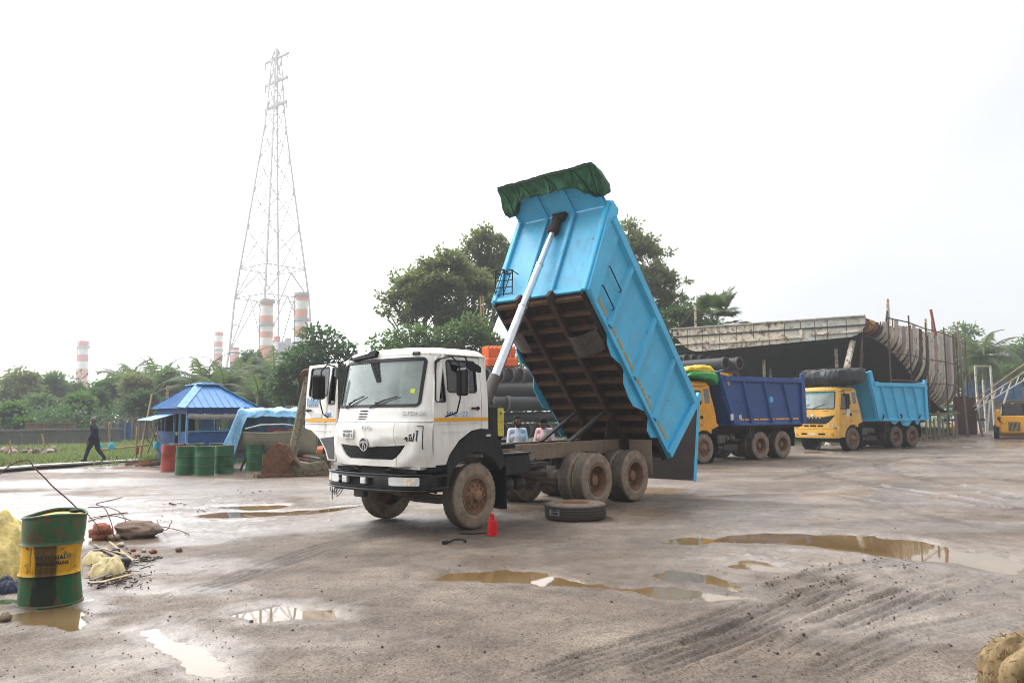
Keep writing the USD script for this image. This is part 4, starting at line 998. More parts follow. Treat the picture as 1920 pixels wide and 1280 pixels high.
    for k in range(4): wire.tube([(1.3, -.85 + .05 * k, .66), (1.32, -.83 + .06 * k, .60 - .03 * k), (1.3, -.80 + .07 * k, .57), (1.29, -.72 + .06 * k, .64)], .006, 5)
    wire.tube([(1.3, -.80, .62), (1.31, -.79, .52), (1.3, -.80, .46)], .008, 5); obj("loose_wire", wire, M["matt_black"], bu)
    # badges and plates
    pn = obj("number_plate", MB().poly(rrect(-.575, 1.435, -.265, 1.575, .008), .012, cab.map(0, 0, .022)), M["sign_white"], fp)
    ln = [[(-.54, 1.545), (-.53, 1.545), (-.53, 1.525)], [(-.51, 1.55), (-.50, 1.525)], [(-.48, 1.55), (-.47, 1.53), (-.46, 1.55)], [(-.44, 1.548), (-.42, 1.548), (-.43, 1.525)], [(-.40, 1.55), (-.39, 1.53)], [(-.37, 1.55), (-.36, 1.525), (-.35, 1.545)], [(-.32, 1.55), (-.31, 1.53), (-.30, 1.55)]]
    ln += [[(-.545, 1.49), (-.53, 1.50), (-.53, 1.455)], [(-.51, 1.49), (-.495, 1.50), (-.495, 1.455)], [(-.475, 1.476), (-.455, 1.476)], [(-.435, 1.50), (-.42, 1.48), (-.435, 1.46), (-.415, 1.455)], [(-.395, 1.50), (-.37, 1.49), (-.395, 1.46), (-.38, 1.455)], [(-.35, 1.50), (-.335, 1.48), (-.345, 1.455)], [(-.31, 1.50), (-.295, 1.49), (-.30, 1.455)]]
    mb = MB(); u_ = strokes(ln, .0055)
    for q in getattr(u_, "geoms", [u_]): mb.poly(q, .002, cab.map(0, 0, .0345))
    obj("plate_writing", mb, M["black_ink"], pn)
    tt = MB().tm(text2d("TATA", .052, .006, True)).xf(lambda v: v * [1.35, 1, 1]).xf(lambda v: v + [-.10, 1.575, 0]).xf(onrel(.001)); obj("maker_lettering", tt, M["silver"], fp)
    sg = MB().tm(text2d("SIGNA", .055, .006, True)).xf(lambda v: np.c_[v[:, 0] * 1.5 + v[:, 1] * .25, v[:, 1:]]).xf(cab.map(.70, 1.79, .006)); obj("model_lettering", sg, M["sign_white"], bo)
    # emblem: dark disc in a bright ring with a T of two leaning stems under an arch
    ec = (0.0, 1.348); disc = Point(0, 0).buffer(1, quad_segs=12)
    from shapely import affinity
    el = lambda rx, ry: affinity.translate(affinity.scale(disc, rx, ry), *ec)
    em = obj("emblem", MB().poly(el(.098, .095), .02, cab.map(0, 0, .0)), M["grille_black"], fp)
    obj("emblem_ring", MB().poly(el(.104, .101).difference(el(.088, .085)), .012, cab.map(0, 0, .016)), M["silver"], em)
    arch = LineString([(-.078, 1.362), (-.045, 1.385), (0, 1.393), (.045, 1.385), (.078, 1.362)]).buffer(.011); st = unary_union([LineString([(-.006, 1.385), (-.020, 1.33), (-.034, 1.275)]).buffer(.008), LineString([(.006, 1.385), (.020, 1.33), (.034, 1.275)]).buffer(.008)])
    obj("emblem_letter", MB().poly(unary_union([arch, st]), .008, cab.map(0, 0, .016)), M["silver"], em)
    # script on the corner
    z_, y_ = 1.41, .80
    sc = [[(.0, .02), (.015, .0), (.045, .0), (.055, .035), (.04, .05), (.025, .03), (.045, .0), (.085, .0), (.088, .05)], [(.085, .0), (.115, .0), (.118, .05)], [(.115, .0), (.145, .0), (.155, .105)], [(.19, .0), (.195, .115)], [(.085, .075), (.095, .085), (.105, .075), (.115, .088)], [(.18, .135), (.20, .14)]]
    u_ = strokes([[(y_ + a, z_ + b) for a, b in q] for q in sc], .0095); mb = MB()
    for q in getattr(u_, "geoms", [u_]): mb.poly(q.segmentize(.015), .002, onrel(.003))
    obj("script", mb, M["black_ink"], fp2)
    cr = MB().tube([cab.at(1.06, z, .012) for z in np.linspace(1.28, 1.62, 6)], .007, 5); cr.tube([cab.at(y, 1.625, .006) for y in np.linspace(.98, 1.06, 5)], .005, 5); obj("panel_crack", cr, M["matt_black"], fp2)
    wiper(t, cab, -.62, 1.905, -.36, 2.03, .42); wiper(t, cab, .04, 1.90, .36, 2.02, .46)
    vz = MB(); vz.poly(Polygon([(-.60, 2.66), (-.10, 2.69), (.02, 2.70), (.03, 2.80), (-.12, 2.80), (-.17, 2.75), (-.60, 2.70)]), .07, cab.map(0, 0, .0)); obj("roof_wiper", vz, M["matt_black"], t)
    for y in (-.80, .80): ml = obj("marker_lamp", MB().poly(rrect(y - .055, 2.70, y + .055, 2.745, .01), .025, cab.map(0, 0, .0)), M["matt_black"], t); obj("lamp_lens", MB().poly(rrect(y - .03, 2.71, y + .035, 2.735, .008), .003, cab.map(0, 0, .0255)), M["interior"], ml)
    vm = MB(); vm.poly(Polygon([(.30, 2.60), (.08, 2.56), (.0, 2.52), (.0, 2.46), (.18, 2.48), (.28, 2.54)]).buffer(.015), .03, side_fn(1.22, 1)); vm.tube([(.33, 1.08, 2.70), (.34, 1.24, 2.68), (.28, 1.235, 2.60)], .014, 6); obj("kerb_mirror", vm, M["matt_black"], t)
    # air cleaner behind the cab
    ac = MB(); ac.box((-.52, .88, 1.66), (.42, .48, .58), bev=.05); ac.box((-.52, .88, 1.345), (.46, .5, .05)); a_ = obj("air_cleaner", ac, M["black_plastic"], t)
    pc = obj("yellow_cover", MB().poly(rrect(-.69, 1.43, -.54, 1.89, .03), .008, side_fn(1.12, 1)), M["panel_yellow"], a_)
    obj("cover_mark", MB().poly(unary_union([Point(-.615, 1.80).buffer(.022).difference(Point(-.615, 1.80).buffer(.008)), sbox(-.65, 1.662, -.58, 1.668), sbox(-.65, 1.52, -.58, 1.526)]), .002, side_fn(1.128, 1)), M["interior"], pc)
    hp = MB(); a = np.linspace(0, 2 * PI, 30); hp.tube(np.stack([-.62 + .19 * np.cos(a), .55 + .10 * np.sin(a), 2.00 + .19 * np.sin(a)], 1), .02, 6, cap=False); hp.tube([(-.5, .8, 1.93), (-.48, .6, 2.05), (-.42, .3, 2.0), (-.4, .1, 1.7)], .055, 8); obj("intake_pipe", hp, M["plate_grey"], t)
    # tipper body
    th = math.radians(48.5); o_ = np.array([-5.94, 0, .81]); m4 = np.eye(4); m4[:3, :3] = np.array([[math.cos(th), 0, -math.sin(th)], [0, 1, 0], [math.sin(th), 0, math.cos(th)]]); m4[:3, 3] = o_
    b, FW, H = tipper(t, m4, M["blue_paint"], M["blue_front"], M["underbody"], 4.42, .84, 1.95, 1.215, ribs=((3.86, 3.47), (2.55, 2.15), (1.42, 1.03)), gate_swing=-th + .17)
    TB = lambda p: m4[:3, :3] @ np.asarray(p, float) + o_
    # canopy at the top of the front wall
    ca = MB(); A = FW(0, H - .02, .0); ca.box(A + [.42, 0, -.07], (.86, 2.30, .03)); 
    for y in (-1.1, -.36, .34, 1.1): ca.box(A + [.40, y, -.105], (.82, .05, .05))
    obj("canopy", ca, M["blue_front"], b)
    ck = MB(); c0 = FW(.0, H * .93, .04); ck.box(c0, (.12, .30, .30), bev=.02); ck.box(FW(0, H * .87, .09), (.16, .16, .2), bev=.03)
    for k in range(3): ck.tube([FW(-.25 + .1 * k, H * .97, .04), FW(-.1 + .05 * k, H * .93, .12), FW(.02 * k, H * .88, .10)], .022, 6)
    obj("ram_bracket", ck, M["gate_brown"], b)
    lk = MB()
    for (y0, h0) in ((-1.16, .62), (-.92, .58)):
        for k in (0, 1):
            lk.tube([FW(y0 + .24 * k, .12, .05), FW(y0 + .24 * k + .03, h0, .28)], .012, 5)
        for j in range(4): q = j / 3.5; lk.tube([FW(y0 + .03 * q, .15 + (h0 - .15) * q, .06 + .22 * q), FW(y0 + .24 + .03 * q, .15 + (h0 - .15) * q, .06 + .22 * q)], .011, 5)
        for k in (0, 1): lk.tube([FW(y0 + .24 * k, h0, .28), FW(y0 + .24 * k, h0 + .03, .05)], .011, 5)
        lk.tube([FW(y0, h0, .28), FW(y0 + .26, h0, .28)], .014, 5); lk.tube([FW(y0, .2, .06), FW(y0 + .25, h0, .28)], .010, 5)
    obj("wire_step", lk, M["matt_black"], b)
    # telescopic ram
    p1 = TB(FW(0, H * .87, .10)); p0 = np.array([-.95, 0, 1.15]); d = p1 - p0
    P = lambda q: p0 + d * q
    rm = sub(t, "hydraulic_ram")
    obj("ram_sleeve", MB().cyl(P(0), P(.285), .112, 20), M["plate_grey"], rm)
    for (a, c, r) in ((.28, .585, .088), (.585, .78, .074), (.78, .955, .061)): obj("ram_stage", MB().cyl(P(a), P(c), r, 20), M["chrome_rod"], rm); obj("ram_collar", MB().cyl(P(c - .008), P(c), r + .006, 20), M["silver"], rm)
    obj("ram_boot", MB().tube([P(.93), P(.945), P(.995)], [.10, .125, .085], 16), M["gate_brown"], rm)
    br = MB()
    for s in (-1, 1):
        q0 = np.array([-3.5, s * .36, 1.22]); q1 = TB((1.55, s * .36, -.28)); br.bar(q0, q1, .05, .09, up=(0, 1, 0))
        q0 = np.array([-5.45, s * .42, 1.12]); br.box(q0, (.5, .08, .32), bev=.03)
    br.cyl((-5.62, -.5, 1.02), (-5.62, .5, 1.02), .05, 12); obj("body_prop", br, M["dark_chassis"], t)
    for s in (-1, 1): obj("rear_mud_flap", MB().box((-5.36, s * .86, .86), (.025, .56, .72), bev=.008), M["chassis_mud"], t)
    # crumpled green sheet on the canopy
    tl = thing("tarpaulin", "crumpled dark green tarpaulin tied over the raised blue body's front canopy", "tarpaulin", (*o, 0.0), rz)
    sec = np.array([(6.15, 1.84), (5.86, 2.02), (5.52, 2.10), (5.42, 2.02), (5.44, 1.88), (5.52, 1.76), (5.64, 1.74), (5.78, 1.80), (5.98, 1.80), (6.10, 1.79)]); sec = np.vstack([sec, sec[:1]])
    ss = np.linspace(0, 1, 61); tt_ = np.linspace(0, 1, len(sec)); from scipy.interpolate import interp1d
    S = np.stack([np.interp(ss, tt_, sec[:, 0]), np.interp(ss, tt_, sec[:, 1])], 1)[:-1]; ys = np.linspace(-1.30, 1.30, 90); c = S.mean(0)
    Pn = np.zeros((90, 60, 3)); 
    for k, y in enumerate(ys):
        e_ = min(1, (1.30 - abs(y)) / .06 + .25); q = c + (S - c) * (e_ if abs(y) > 1.22 else 1)
        w3 = np.c_[S * 2.3, np.full(60, y * 1.5)]; nn = meshkit.fbm(w3, 4, 4) - .5; rd = 1 - np.abs(2 * meshkit.fbm(np.c_[S * 3 + y * .6, np.full(60, y * 5.2)], 3, 9) - 1) * 2.2
        hang = np.clip(1 - np.abs(ss[:-1] - .62) / .24, 0, 1); dirn = (S - c) / (np.linalg.norm(S - c, axis=1, keepdims=True) + 1e-9)
        q = q + dirn * (nn * .22 * (.25 + hang) + np.clip(rd, -.5, 1) * .060 * (.25 + hang))[:, None]
        q[:, 1] -= hang * (.02 + .22 * (meshkit.fbm(np.array([[y * 1.7, 3.3, 0]]), 3, 2)[0] - .35)); q[:, 0] += hang * .10 * (meshkit.fbm(np.array([[y * 3.1, 7.3, 0]]), 3, 5)[0] - .5)
        lim = 5.45 + .36 * smooth01((1.08 - abs(y)) / .35) * (.75 + .5 * meshkit.fbm(np.array([[y * 2.3, 1.3, 0]]), 3, 8)[0]); q[:, 0] = np.where(q[:, 1] < 1.92, np.maximum(q[:, 0], lim), q[:, 0])
        Pn[k] = [TB((a, y, b2)) for a, b2 in q]
    mb = MB().grid(Pn, loop=True); 
    for k, fl in ((0, False), (89, True)):
        cc = Pn[k].mean(0); vv = np.vstack([Pn[k], cc]); j = np.arange(60); tri = np.stack([j, (j + 1) % 60, np.full(60, 60)], 1); mb.add(vv, tri[:, ::-1] if fl else tri)
    obj("sheet", mb, M["tarp_green"], tl, smooth=50)
    for y0, y1 in ((-1.2, -.75), (-.7, -.72), (-.62, -.1), (.1, .12), (.05, .6), (.72, .70), (.75, 1.2), (1.18, 1.16)):
        rp = []
        for j in np.linspace(0, .62, 30): k = int(np.clip((y0 + (y1 - y0) * j / .62 + 1.3) / 2.6 * 89, 0, 89)); rp.append(Pn[k, int((.98 - j) * 59)] + (Pn[k, int((.98 - j) * 59)] - Pn[k].mean(0)) * .03)
        obj("rope", MB().tube(rp, .008, 4), M["matt_black"], tl)
    obj("edge_rope", MB().tube([Pn[k, 57] + (Pn[k, 57] - Pn[k].mean(0)) * .03 - [0, 0, .02] for k in range(0, 90, 2)], .012, 5), M["matt_black"], tl)
    obj("edge_rope", MB().tube([Pn[k, 0] + (Pn[k, 0] - Pn[k].mean(0)) * .02 for k in range(0, 90, 2)], .014, 5), M["matt_black"], tl)
    return t, o, rz


mat("lamp_cracked", {"tc": ("texture_coordinate", {}), "v": ("voronoi_texture", {"scale": 30.0}), "r": ("rgb_ramp", {"ramp": [(0, (.30, .14, .06)), (.4, (.6, .5, .35)), (.8, (.65, .65, .62))]}), "p": ("principled_bsdf", {"roughness": .2})}, [("tc.object", "v.vector"), ("v.distance", "r.fac"), ("r.color", "p.base_color")])
TATA, TATA_O, TATA_RZ = build_tata()
# ------------------------------------------------------------------ the two parked lorries
plain("tarp_black", (.022, .024, .027), .5, spec=.3, var=.4, scale=3.0, bump=.15)
plain("tarp_yellow", (.62, .47, .03), .5, var=.25, scale=4.0, bump=.15)
plain("tarp_bright_green", (.03, .30, .07), .45, var=.3, scale=4.0, bump=.15)


def bundle(sec, y0, y1, fn, seed, amp=.05, ny=60, ns=44, sag=.04, end=.10):
    """A crumpled sheet wrapped round a bar-shaped bundle: sec is its outline (x, z), run from y0 to y1; fn maps local points."""
    sec = np.vstack([sec, sec[:1]]).astype(float); L = np.r_[0, np.cumsum(np.hypot(*np.diff(sec, axis=0).T))]; ss = np.linspace(0, L[-1], ns + 1)[:-1]; S = np.stack([np.interp(ss, L, sec[:, 0]), np.interp(ss, L, sec[:, 1])], 1); c = S.mean(0); P = np.zeros((ny, ns, 3)); ys = np.linspace(y0, y1, ny)
    for k, y in enumerate(ys):
        e = 1 - .45 * max(0, 1 - min(y - y0, y1 - y) / end) ** 2; nn = meshkit.fbm(np.c_[S * 1.8, np.full(ns, y * 1.6)], 4, seed) - .5; fold = .7 - 5 * np.abs(meshkit.fbm(np.c_[S * 2.4, np.full(ns, y * 3.4)], 3, seed + 7) - .5)
        d = (S - c) / (np.linalg.norm(S - c, axis=1, keepdims=True) + 1e-9); q = c + (S - c) * e + d * (nn * amp * 3 + fold * amp * .6)[:, None]; q[:, 1] -= sag * math.sin((y - y0) / (y1 - y0) * PI)
        P[k] = fn(np.c_[q[:, 0], np.full(ns, y), q[:, 1]])
    mb = MB().grid(P, loop=True)
    for k, fl in ((0, False), (ny - 1, True)):
        j = np.arange(ns); tri = np.stack([j, (j + 1) % ns, np.full(ns, ns)], 1); mb.add(np.vstack([P[k], P[k].mean(0)]), tri[:, ::-1] if fl else tri)
    return mb, P


def build_dumper(label, X0, Y0, yaw, r1, r2, cabmat, paint, L, du, fv, tailx, ribs, tape, style, tm):
    f = np.array([-math.cos(yaw), -math.sin(yaw)]); l = np.array([-f[1], f[0]]); o = np.array([X0, Y0]) - 1.14 * l; rz = math.atan2(f[1], f[0])
    t = thing("dump_truck", label, "dump truck", (*o, 0.0), rz); W = cabmat
    chassis(t, r1, r2, M["dark_chassis"], tail=tailx + .1, side_gear="B"); bogie(t, r1, r2, tm)
    wheel(t, 0, 1.0, "front", tm); wheel(t, 0, -1.0, "front", tm)
    rear_t, rear_b = -.42, -.66; cab = Cab(FRONT_B, rear=rear_t)
    V = Polygon([(-1.02, 1.585), (-.55, 1.50), (.55, 1.50), (1.02, 1.585), (.80, 1.30), (.62, 1.18), (-.62, 1.18), (-.80, 1.30)])
    slots = [rrect(-.50, 1.06, -.22, 1.14, .02), rrect(-.17, 1.06, .17, 1.14, .02), rrect(.22, 1.06, .50, 1.14, .02)]
    lamps = [Point(s * y, 1.13).buffer(.062, quad_segs=6) for s in (-1, 1) for y in (.74, .91)]
    low = sbox(-1.14, .97, 1.14, 1.86).difference(unary_union([V] + slots + lamps))
    fp = obj("front_panel", skinmesh(cab, low, .03, d=.08), W, t, smooth=40)
    g = obj("grille", skinmesh(cab, V.buffer(.01), .02, base=-.02, d=.1), M["grille_black"], t, smooth=40)
    obj("lower_grille", skinmesh(cab, sbox(-.56, 1.04, .56, 1.16), .01, base=-.06, d=.1), M["matt_black"], t)
    for z in (1.25, 1.32, 1.39): obj("grille_bar", skinmesh(cab, sbox(-.66 - (z - 1.25), z, .66 + (z - 1.25), z + .022), .012, base=.0, d=.12), M["rubber_trim"], g)
    for k, y in enumerate(np.linspace(-.36, .36, 5)):
        q = strokes([[(y - .03, 1.435), (y + .03, 1.435), (y, 1.46), (y - .03, 1.47), (y + .03, 1.475)]], .008) if style == "A" else strokes([[(y - .03, 1.43), (y - .03, 1.475), (y + .03, 1.475)], [(y - .03, 1.45), (y + .02, 1.45)], [(y - .03, 1.43), (y + .03, 1.43)]], .007)
        obj("maker_letter", MB().poly(q, .01, cab.map(0, 0, .002)), M["silver"], g)
    from shapely import affinity as _af
    obj("emblem", MB().poly(_af.translate(_af.scale(Point(0, 0).buffer(1, quad_segs=8), .085, .055), 0, 1.575), .02, cab.map(0, 0, .004)), M["silver"], fp)
    for q in lamps: hl = obj("headlight", MB().poly(q, .02, cab.map(0, 0, -.02)), M["silver"], t); obj("lamp_lens", MB().poly(q.buffer(-.015), .008, cab.map(0, 0, .0)), M["lamp_glass"], hl)
    obj("name_lettering", MB().poly(unary_union([sbox(.50 + .035 * k, 1.74, .525 + .035 * k, 1.765) for k in range(7)]), .002, cab.map(0, 0, .003)), M["black_ink"], fp)
    for s in (-1, 1): obj("corner_pillar", skinmesh(cab, sbox(min(s * .97, s * 1.14), 1.86, max(s * .97, s * 1.14), 2.72), .03, d=.08), W, t, smooth=40)
    obj("header", skinmesh(cab, sbox(-.97, 2.63, .97, 2.72), .03, d=.1), W, t, smooth=40)
    ws = sbox(-.97, 1.86, .97, 2.63).buffer(-.05).buffer(.05)
    wsp = obj("windscreen", skinmesh(cab, ws, .006, base=-.012, d=.16), M["glass_dusty"], t, smooth=60); obj("gasket", skinmesh(cab, ws.buffer(.012).difference(ws.buffer(-.022)), .02, base=.012, d=.1), M["rubber_trim"], wsp)
    obj("sun_strip", skinmesh(cab, sbox(-.93, 2.52, .93, 2.60), .003, base=-.008, d=.2), M["strip_green"], wsp)
    for q in (strokes([[(-.42, 2.40), (-.36, 2.44), (-.42, 2.46)], [(-.33, 2.46), (-.33, 2.38), (-.28, 2.38)], [(-.50, 2.34), (-.52, 2.22)]], .012), Point(-.36, 2.18).buffer(.06).difference(Point(-.36, 2.18).buffer(.035))):
        mb = MB()
        for k in getattr(q, "geoms", [q]): mb.poly(k, .002, cab.map(0, 0, -.006))
        obj("windscreen_writing", mb, M["white_ink"], wsp)
    obj("roof", roof_mesh(cab, 2.70, .17 if style == "A" else .22), W, t, smooth=50)
    for y in (-.55, .55): obj("marker_lamp", MB().box(cab.at(y, 2.715, .0) + [-.05, 0, .06], (.05, .10, .03), bev=.01), M["lamp_red"], t)
    i = MB(); i.box((.35, 0, 1.0), (1.5, 2.1, .04)); i.box((rear_t + .05, 0, 1.9), (.04, 2.1, 1.6)); i.box((.85, 0, 1.72), (.3, 1.9, .28), bev=.06); obj("cab_interior", i, M["interior"], t)
    for y in (-.6, .55): se = MB(); se.box((.15, y, 1.62), (.5, .52, .16), bev=.05); se.box((-.10, y, 1.95), (.14, .5, .62), bev=.05); obj("seat", se, M["interior"], t)
    door_ = Polygon([(.885, 1.08), (.885, 1.86), (.80, 2.66), (.02, 2.66), (.02, 1.42), (.30, 1.36), (.50, 1.20), (.55, 1.08)]); win = Polygon([(.84, 1.84), (.42, 1.84), (.38, 2.05), (.07, 2.05), (.07, 2.52), (.76, 2.52)]).buffer(-.04).buffer(.04)
    rw = rrect(-.38, 2.07, -.10, 2.60, .04); rearp = Polygon([(.012, 1.42), (.012, 2.66), (rear_t + .02, 2.69), (rear_t - .05, 2.3), (rear_b, 1.6), (rear_b - .02, 1.36), (-.3, 1.40)])
    for s in (1, -1):
        F1 = lambda yy: (lambda v: lean(cab, s)(side_fn(yy, s)(v)))
        d = sub(t, "door"); obj("door_panel", MB().poly(door_.difference(win).segmentize(.12), .03, F1(s * (1.14 - .03))), W, d); wi = obj("window", MB().poly(win, .006, F1(s * 1.122)), M["glass_tinted"], d)
        obj("seal", MB().poly(win.buffer(.012).difference(win.buffer(-.012)), .01, F1(s * 1.135)), M["rubber_trim"], wi)
        obj("door_handle", MB().box((.10, s * 1.15, 1.60), (.13, .025, .10), bev=.01), M["matt_black"], d); obj("rear_quarter", MB().poly(rearp.difference(rw).segmentize(.12), .03, F1(s * (1.14 - .03))), W, t); obj("quarter_window", MB().poly(rw, .006, F1(s * 1.13)), M["vent_grey"], t)
        if style == "A":
            obj("paper_sticker", MB().poly(sbox(.18, 1.45, .42, 1.90), .002, F1(s * 1.14)), M["sign_white"], d); obj("side_graphic", MB().poly(Polygon([(.01, 1.80), (-.55, 1.80), (-.60, 1.66), (.01, 1.68)]), .002, F1(s * 1.141)), M["graphic_grey"], t)
            obj("stripe", MB().poly(sbox(.03, 1.47, .88, 1.53), .002, F1(s * 1.14)), M["tape_yellow"], d)
        mirror(d, cab, s, .62, 2.12, h=.55, w=.2, y=1.34)
        fd = Polygon([(1.02, .60), (1.02, 1.04), (.60, 1.10), (.48, 1.26), (.25, 1.40), (-.30, 1.42), (-.70, 1.36), (-.78, 1.28), (-.60, 1.22), (-.40, 1.16)] + [(.62 * math.cos(a), .53 + .62 * math.sin(a)) for a in np.radians(np.linspace(128, 6, 12))])
        obj("wheel_guard", MB().poly(fd, .26, side_fn(s * .89, s)), W, t)
        obj("guard_inner", MB().lathe([(.64, -.13), (.64, .13)], (0, s * 1.0, .53), (0, 1, 0), 24), M["matt_black"], t)
        obj("side_marker", MB().box((.12, s * 1.152, 1.33), (.12, .01, .04)), M["lamp_red"], t)
    obj("rear_panel", MB().box((rear_t, 0, 2.0), (.04, 2.14, 1.4)), W, t)
    vm = MB(); vm.tube([(.75, 1.08, 2.62), (.72, 1.26, 2.60), (.66, 1.30, 2.48)], .015, 6); vm.box((.62, 1.30, 2.46), (.24, .20, .10), bev=.03); obj("kerb_mirror", vm, M["matt_black"], t)
    bc = Cab([(.4, 1.30), (.6, 1.32), (.85, 1.32), (1.0, 1.30)], w=1.17); bs = [rrect(-.62, .70, -.28, .78, .02), rrect(.28, .70, .62, .78, .02)]
    bu = obj("bumper", skinmesh(bc, sbox(-1.17, .56, 1.17, .955).difference(unary_union(bs)), .08, d=.09, relief=lambda k: -.02 * smooth01((.60 - k[:, 1]) / .04) + .015 * smooth01((k[:, 1] - .86) / .02)), W, t, smooth=40)
    obj("bumper_backing", skinmesh(bc, sbox(-1.1, .6, 1.1, .92), .01, base=-.07, d=.2), M["matt_black"], bu)
    for s in (-1, 1): obj("fog_lamp", MB().poly(Point(s * .92, .74).buffer(.05, quad_segs=5), .02, bc.map(0, 0, -.004)), M["lamp_amber"], bu)
    obj("plate_lamp", MB().poly(rrect(-.16, .70, .16, .77, .01), .012, bc.map(0, 0, .0)), M["lamp_cracked"], bu)
    bx = MB(); bx.box((1.05, 0, .75), (.25, 1.9, .25)); obj("bumper_bracket", bx, M["matt_black"], bu)
    wiper(t, cab, -.62, 1.84, -.40, 1.98, .5); wiper(t, cab, .02, 1.84, .30, 1.98, .55)
    m4 = np.eye(4); m4[:3, 3] = (tailx, 0, 1.27)
    b, FW, H = tipper(t, m4, paint, paint, M["underbody"], L, du, fv, 1.20, ribs=ribs, gate_swing=-.02, detail=False, tape=tape, steps=style == "A")
    if style == "A":
        for u in (3.75, 2.25, .7): obj("rope_hook", MB().tube([(u, 1.20, .30), (u, 1.26, .25), (u + .04, 1.27, .14), (u + .1, 1.24, .12)], .03, 6).box((u, 1.20, .28), (.14, .04, .08)), M["matt_black"], b)
    else:
        obj("round_sticker", MB().poly(Point(0, 0).buffer(.12, quad_segs=6), .003, lambda v: np.stack([2.02 + v[:, 0], 1.19 + v[:, 2], .95 + v[:, 1]], 1)), M["blue_paint"], b)
        for s in (1, -1): obj("corner_tape", MB().poly(Polygon([(4.50, 1.88), (4.98, 1.92), (4.96, 1.84), (4.62, 1.80), (4.55, 1.45), (4.47, 1.45)]), .003, lambda v: np.stack([v[:, 0], s * (1.236 + v[:, 2]), v[:, 1]], 1)), M["tape_yellow"], b)
        obj("notice_plate", MB().box((L + .15, 1.235, .32), (.16, .004, .22)), M["sign_white"], b); obj("notice_plate", MB().box((L - .30, 1.242, .32), (.15, .006, .15)), M["sign_white"], b)
    for s in (-1, 1): obj("rear_mud_flap", MB().box((r2 - .68, s * .86, .82), (.03, .58, .76), bev=.008), M["matt_black"], t)
    ld = MB()
    for x in (-2.55, -2.75): ld.tube([(x, 1.12, 1.26), (x, 1.14, .80)], .022, 5)
    ld.tube([(-2.55, 1.14, .82), (-2.75, 1.14, .82)], .02, 5); obj("step_ladder", ld, M["plate_grey"], t)
    rm = MB(); rm.tube([(-.95, 0, .9), (-1.15, 0, 2.6), (-1.25, 0, 3.0)], .09, 12); obj("hydraulic_ram", rm, M["plate_grey"], t)
    Rz = np.array([[math.cos(rz), -math.sin(rz), 0], [math.sin(rz), math.cos(rz), 0], [0, 0, 1]])
    return t, o, rz, (lambda p: np.asarray(p) @ Rz.T + [o[0], o[1], 0])


plain("strip_green", (.10, .33, .26), .4); plain("graphic_grey", (.45, .33, .18), .5, var=.4, scale=20); plain("vent_grey", (.20, .20, .21), .5, var=.3, scale=30)
T2, T2o, T2z, W2 = build_dumper("yellow cab dump truck with a dark navy blue body parked behind the raised one", 6.6572, 27.129, .6205, -3.155, -4.505, M["yellow_paint"], M["navy_paint"], 4.24, .78, 1.96, -5.81, ((3.68, 3.26), (2.46, 2.05), (1.29, .83)), "tape_yellow", "B", "tyre_muddy")
T3, T3o, T3z, W3 = build_dumper("yellow cab dump truck with a light blue body at the end of the row", 15.2103, 34.8202, .5752, -3.435, -4.785, M["yellow_faded"], M["cyan_paint"], 4.03, .68, 2.26, -5.98, ((3.76, 3.28), (2.85, 2.41), (1.94, 1.53), (1.08, .65)), None, "A", "tyre_dull")
I = lambda p: p
mb, _ = bundle([(-.72, 2.98), (-1.15, 3.25), (-1.12, 3.66), (-.4, 3.70), (.35, 3.66), (.85, 3.58), (.98, 3.30), (.85, 3.0), (.3, 2.96)], -.90, 1.26, I, 41, .12)
tb = thing("tarpaulin", "black tarpaulin bundle lying over the light yellow cab's roof", "tarpaulin", (*T3o, 0.0), T3z); obj("sheet", mb, M["tarp_black"], tb, smooth=50)
for k in range(5): y = -1.0 + .5 * k; obj("tie_rope", MB().tube([(-.8, y, 3.05), (-1.18, y, 3.34), (-1.0, y, 3.70), (0, y, 3.72), (.85, y, 3.62), (1.02, y, 3.3), (.85, y, 2.98)], .012, 4), M["matt_black"], tb)
mb, _ = bundle([(-.72, 3.06), (-.85, 3.20), (-.6, 3.42), (-.1, 3.44), (.5, 3.36), (.6, 3.22), (.2, 3.16)], -1.15, 1.12, I, 42, .045)
ty = thing("tarpaulin", "yellow and green tarpaulin roll on the deep yellow cab's roof", "tarpaulin", (*T2o, 0.0), T2z); obj("sheet", mb, M["tarp_yellow"], ty, smooth=50)
mb, _ = bundle([(-.78, 2.76), (-.90, 2.98), (-.72, 3.16), (-.2, 3.17), (.5, 3.18), (.62, 3.06), (.2, 2.98), (-.3, 2.95)], -1.20, 1.24, I, 43, .05); obj("green_fold", mb, M["tarp_bright_green"], ty, smooth=50)
# ------------------------------------------------------------------ trees
leafmat("leaf_mid", (.070, .115, .036), (.155, .215, .070), (.23, .26, .10))
leafmat("leaf_dark", (.042, .076, .028), (.10, .150, .052), (.15, .19, .07))
leafmat("leaf_olive", (.125, .150, .056), (.24, .255, .10), (.33, .29, .13))
leafmat("leaf_bright", (.065, .125, .024), (.125, .215, .045), (.18, .27, .07))
leafmat("leaf_palm", (.065, .090, .034), (.130, .160, .062), (.24, .22, .10))
leafmat("grass_blade", (.10, .125, .042), (.18, .215, .080), (.33, .29, .15))
worn("bark", (.11, .085, .065), dirt=(.06, .05, .04), dirt_amt=.6, rust_amt=0, rough=.9, bump=.5, scale=2)
worn("bark_pale", (.22, .19, .155), dirt=(.10, .085, .065), dirt_amt=.6, rust_amt=0, rough=.9, bump=.4, scale=2)


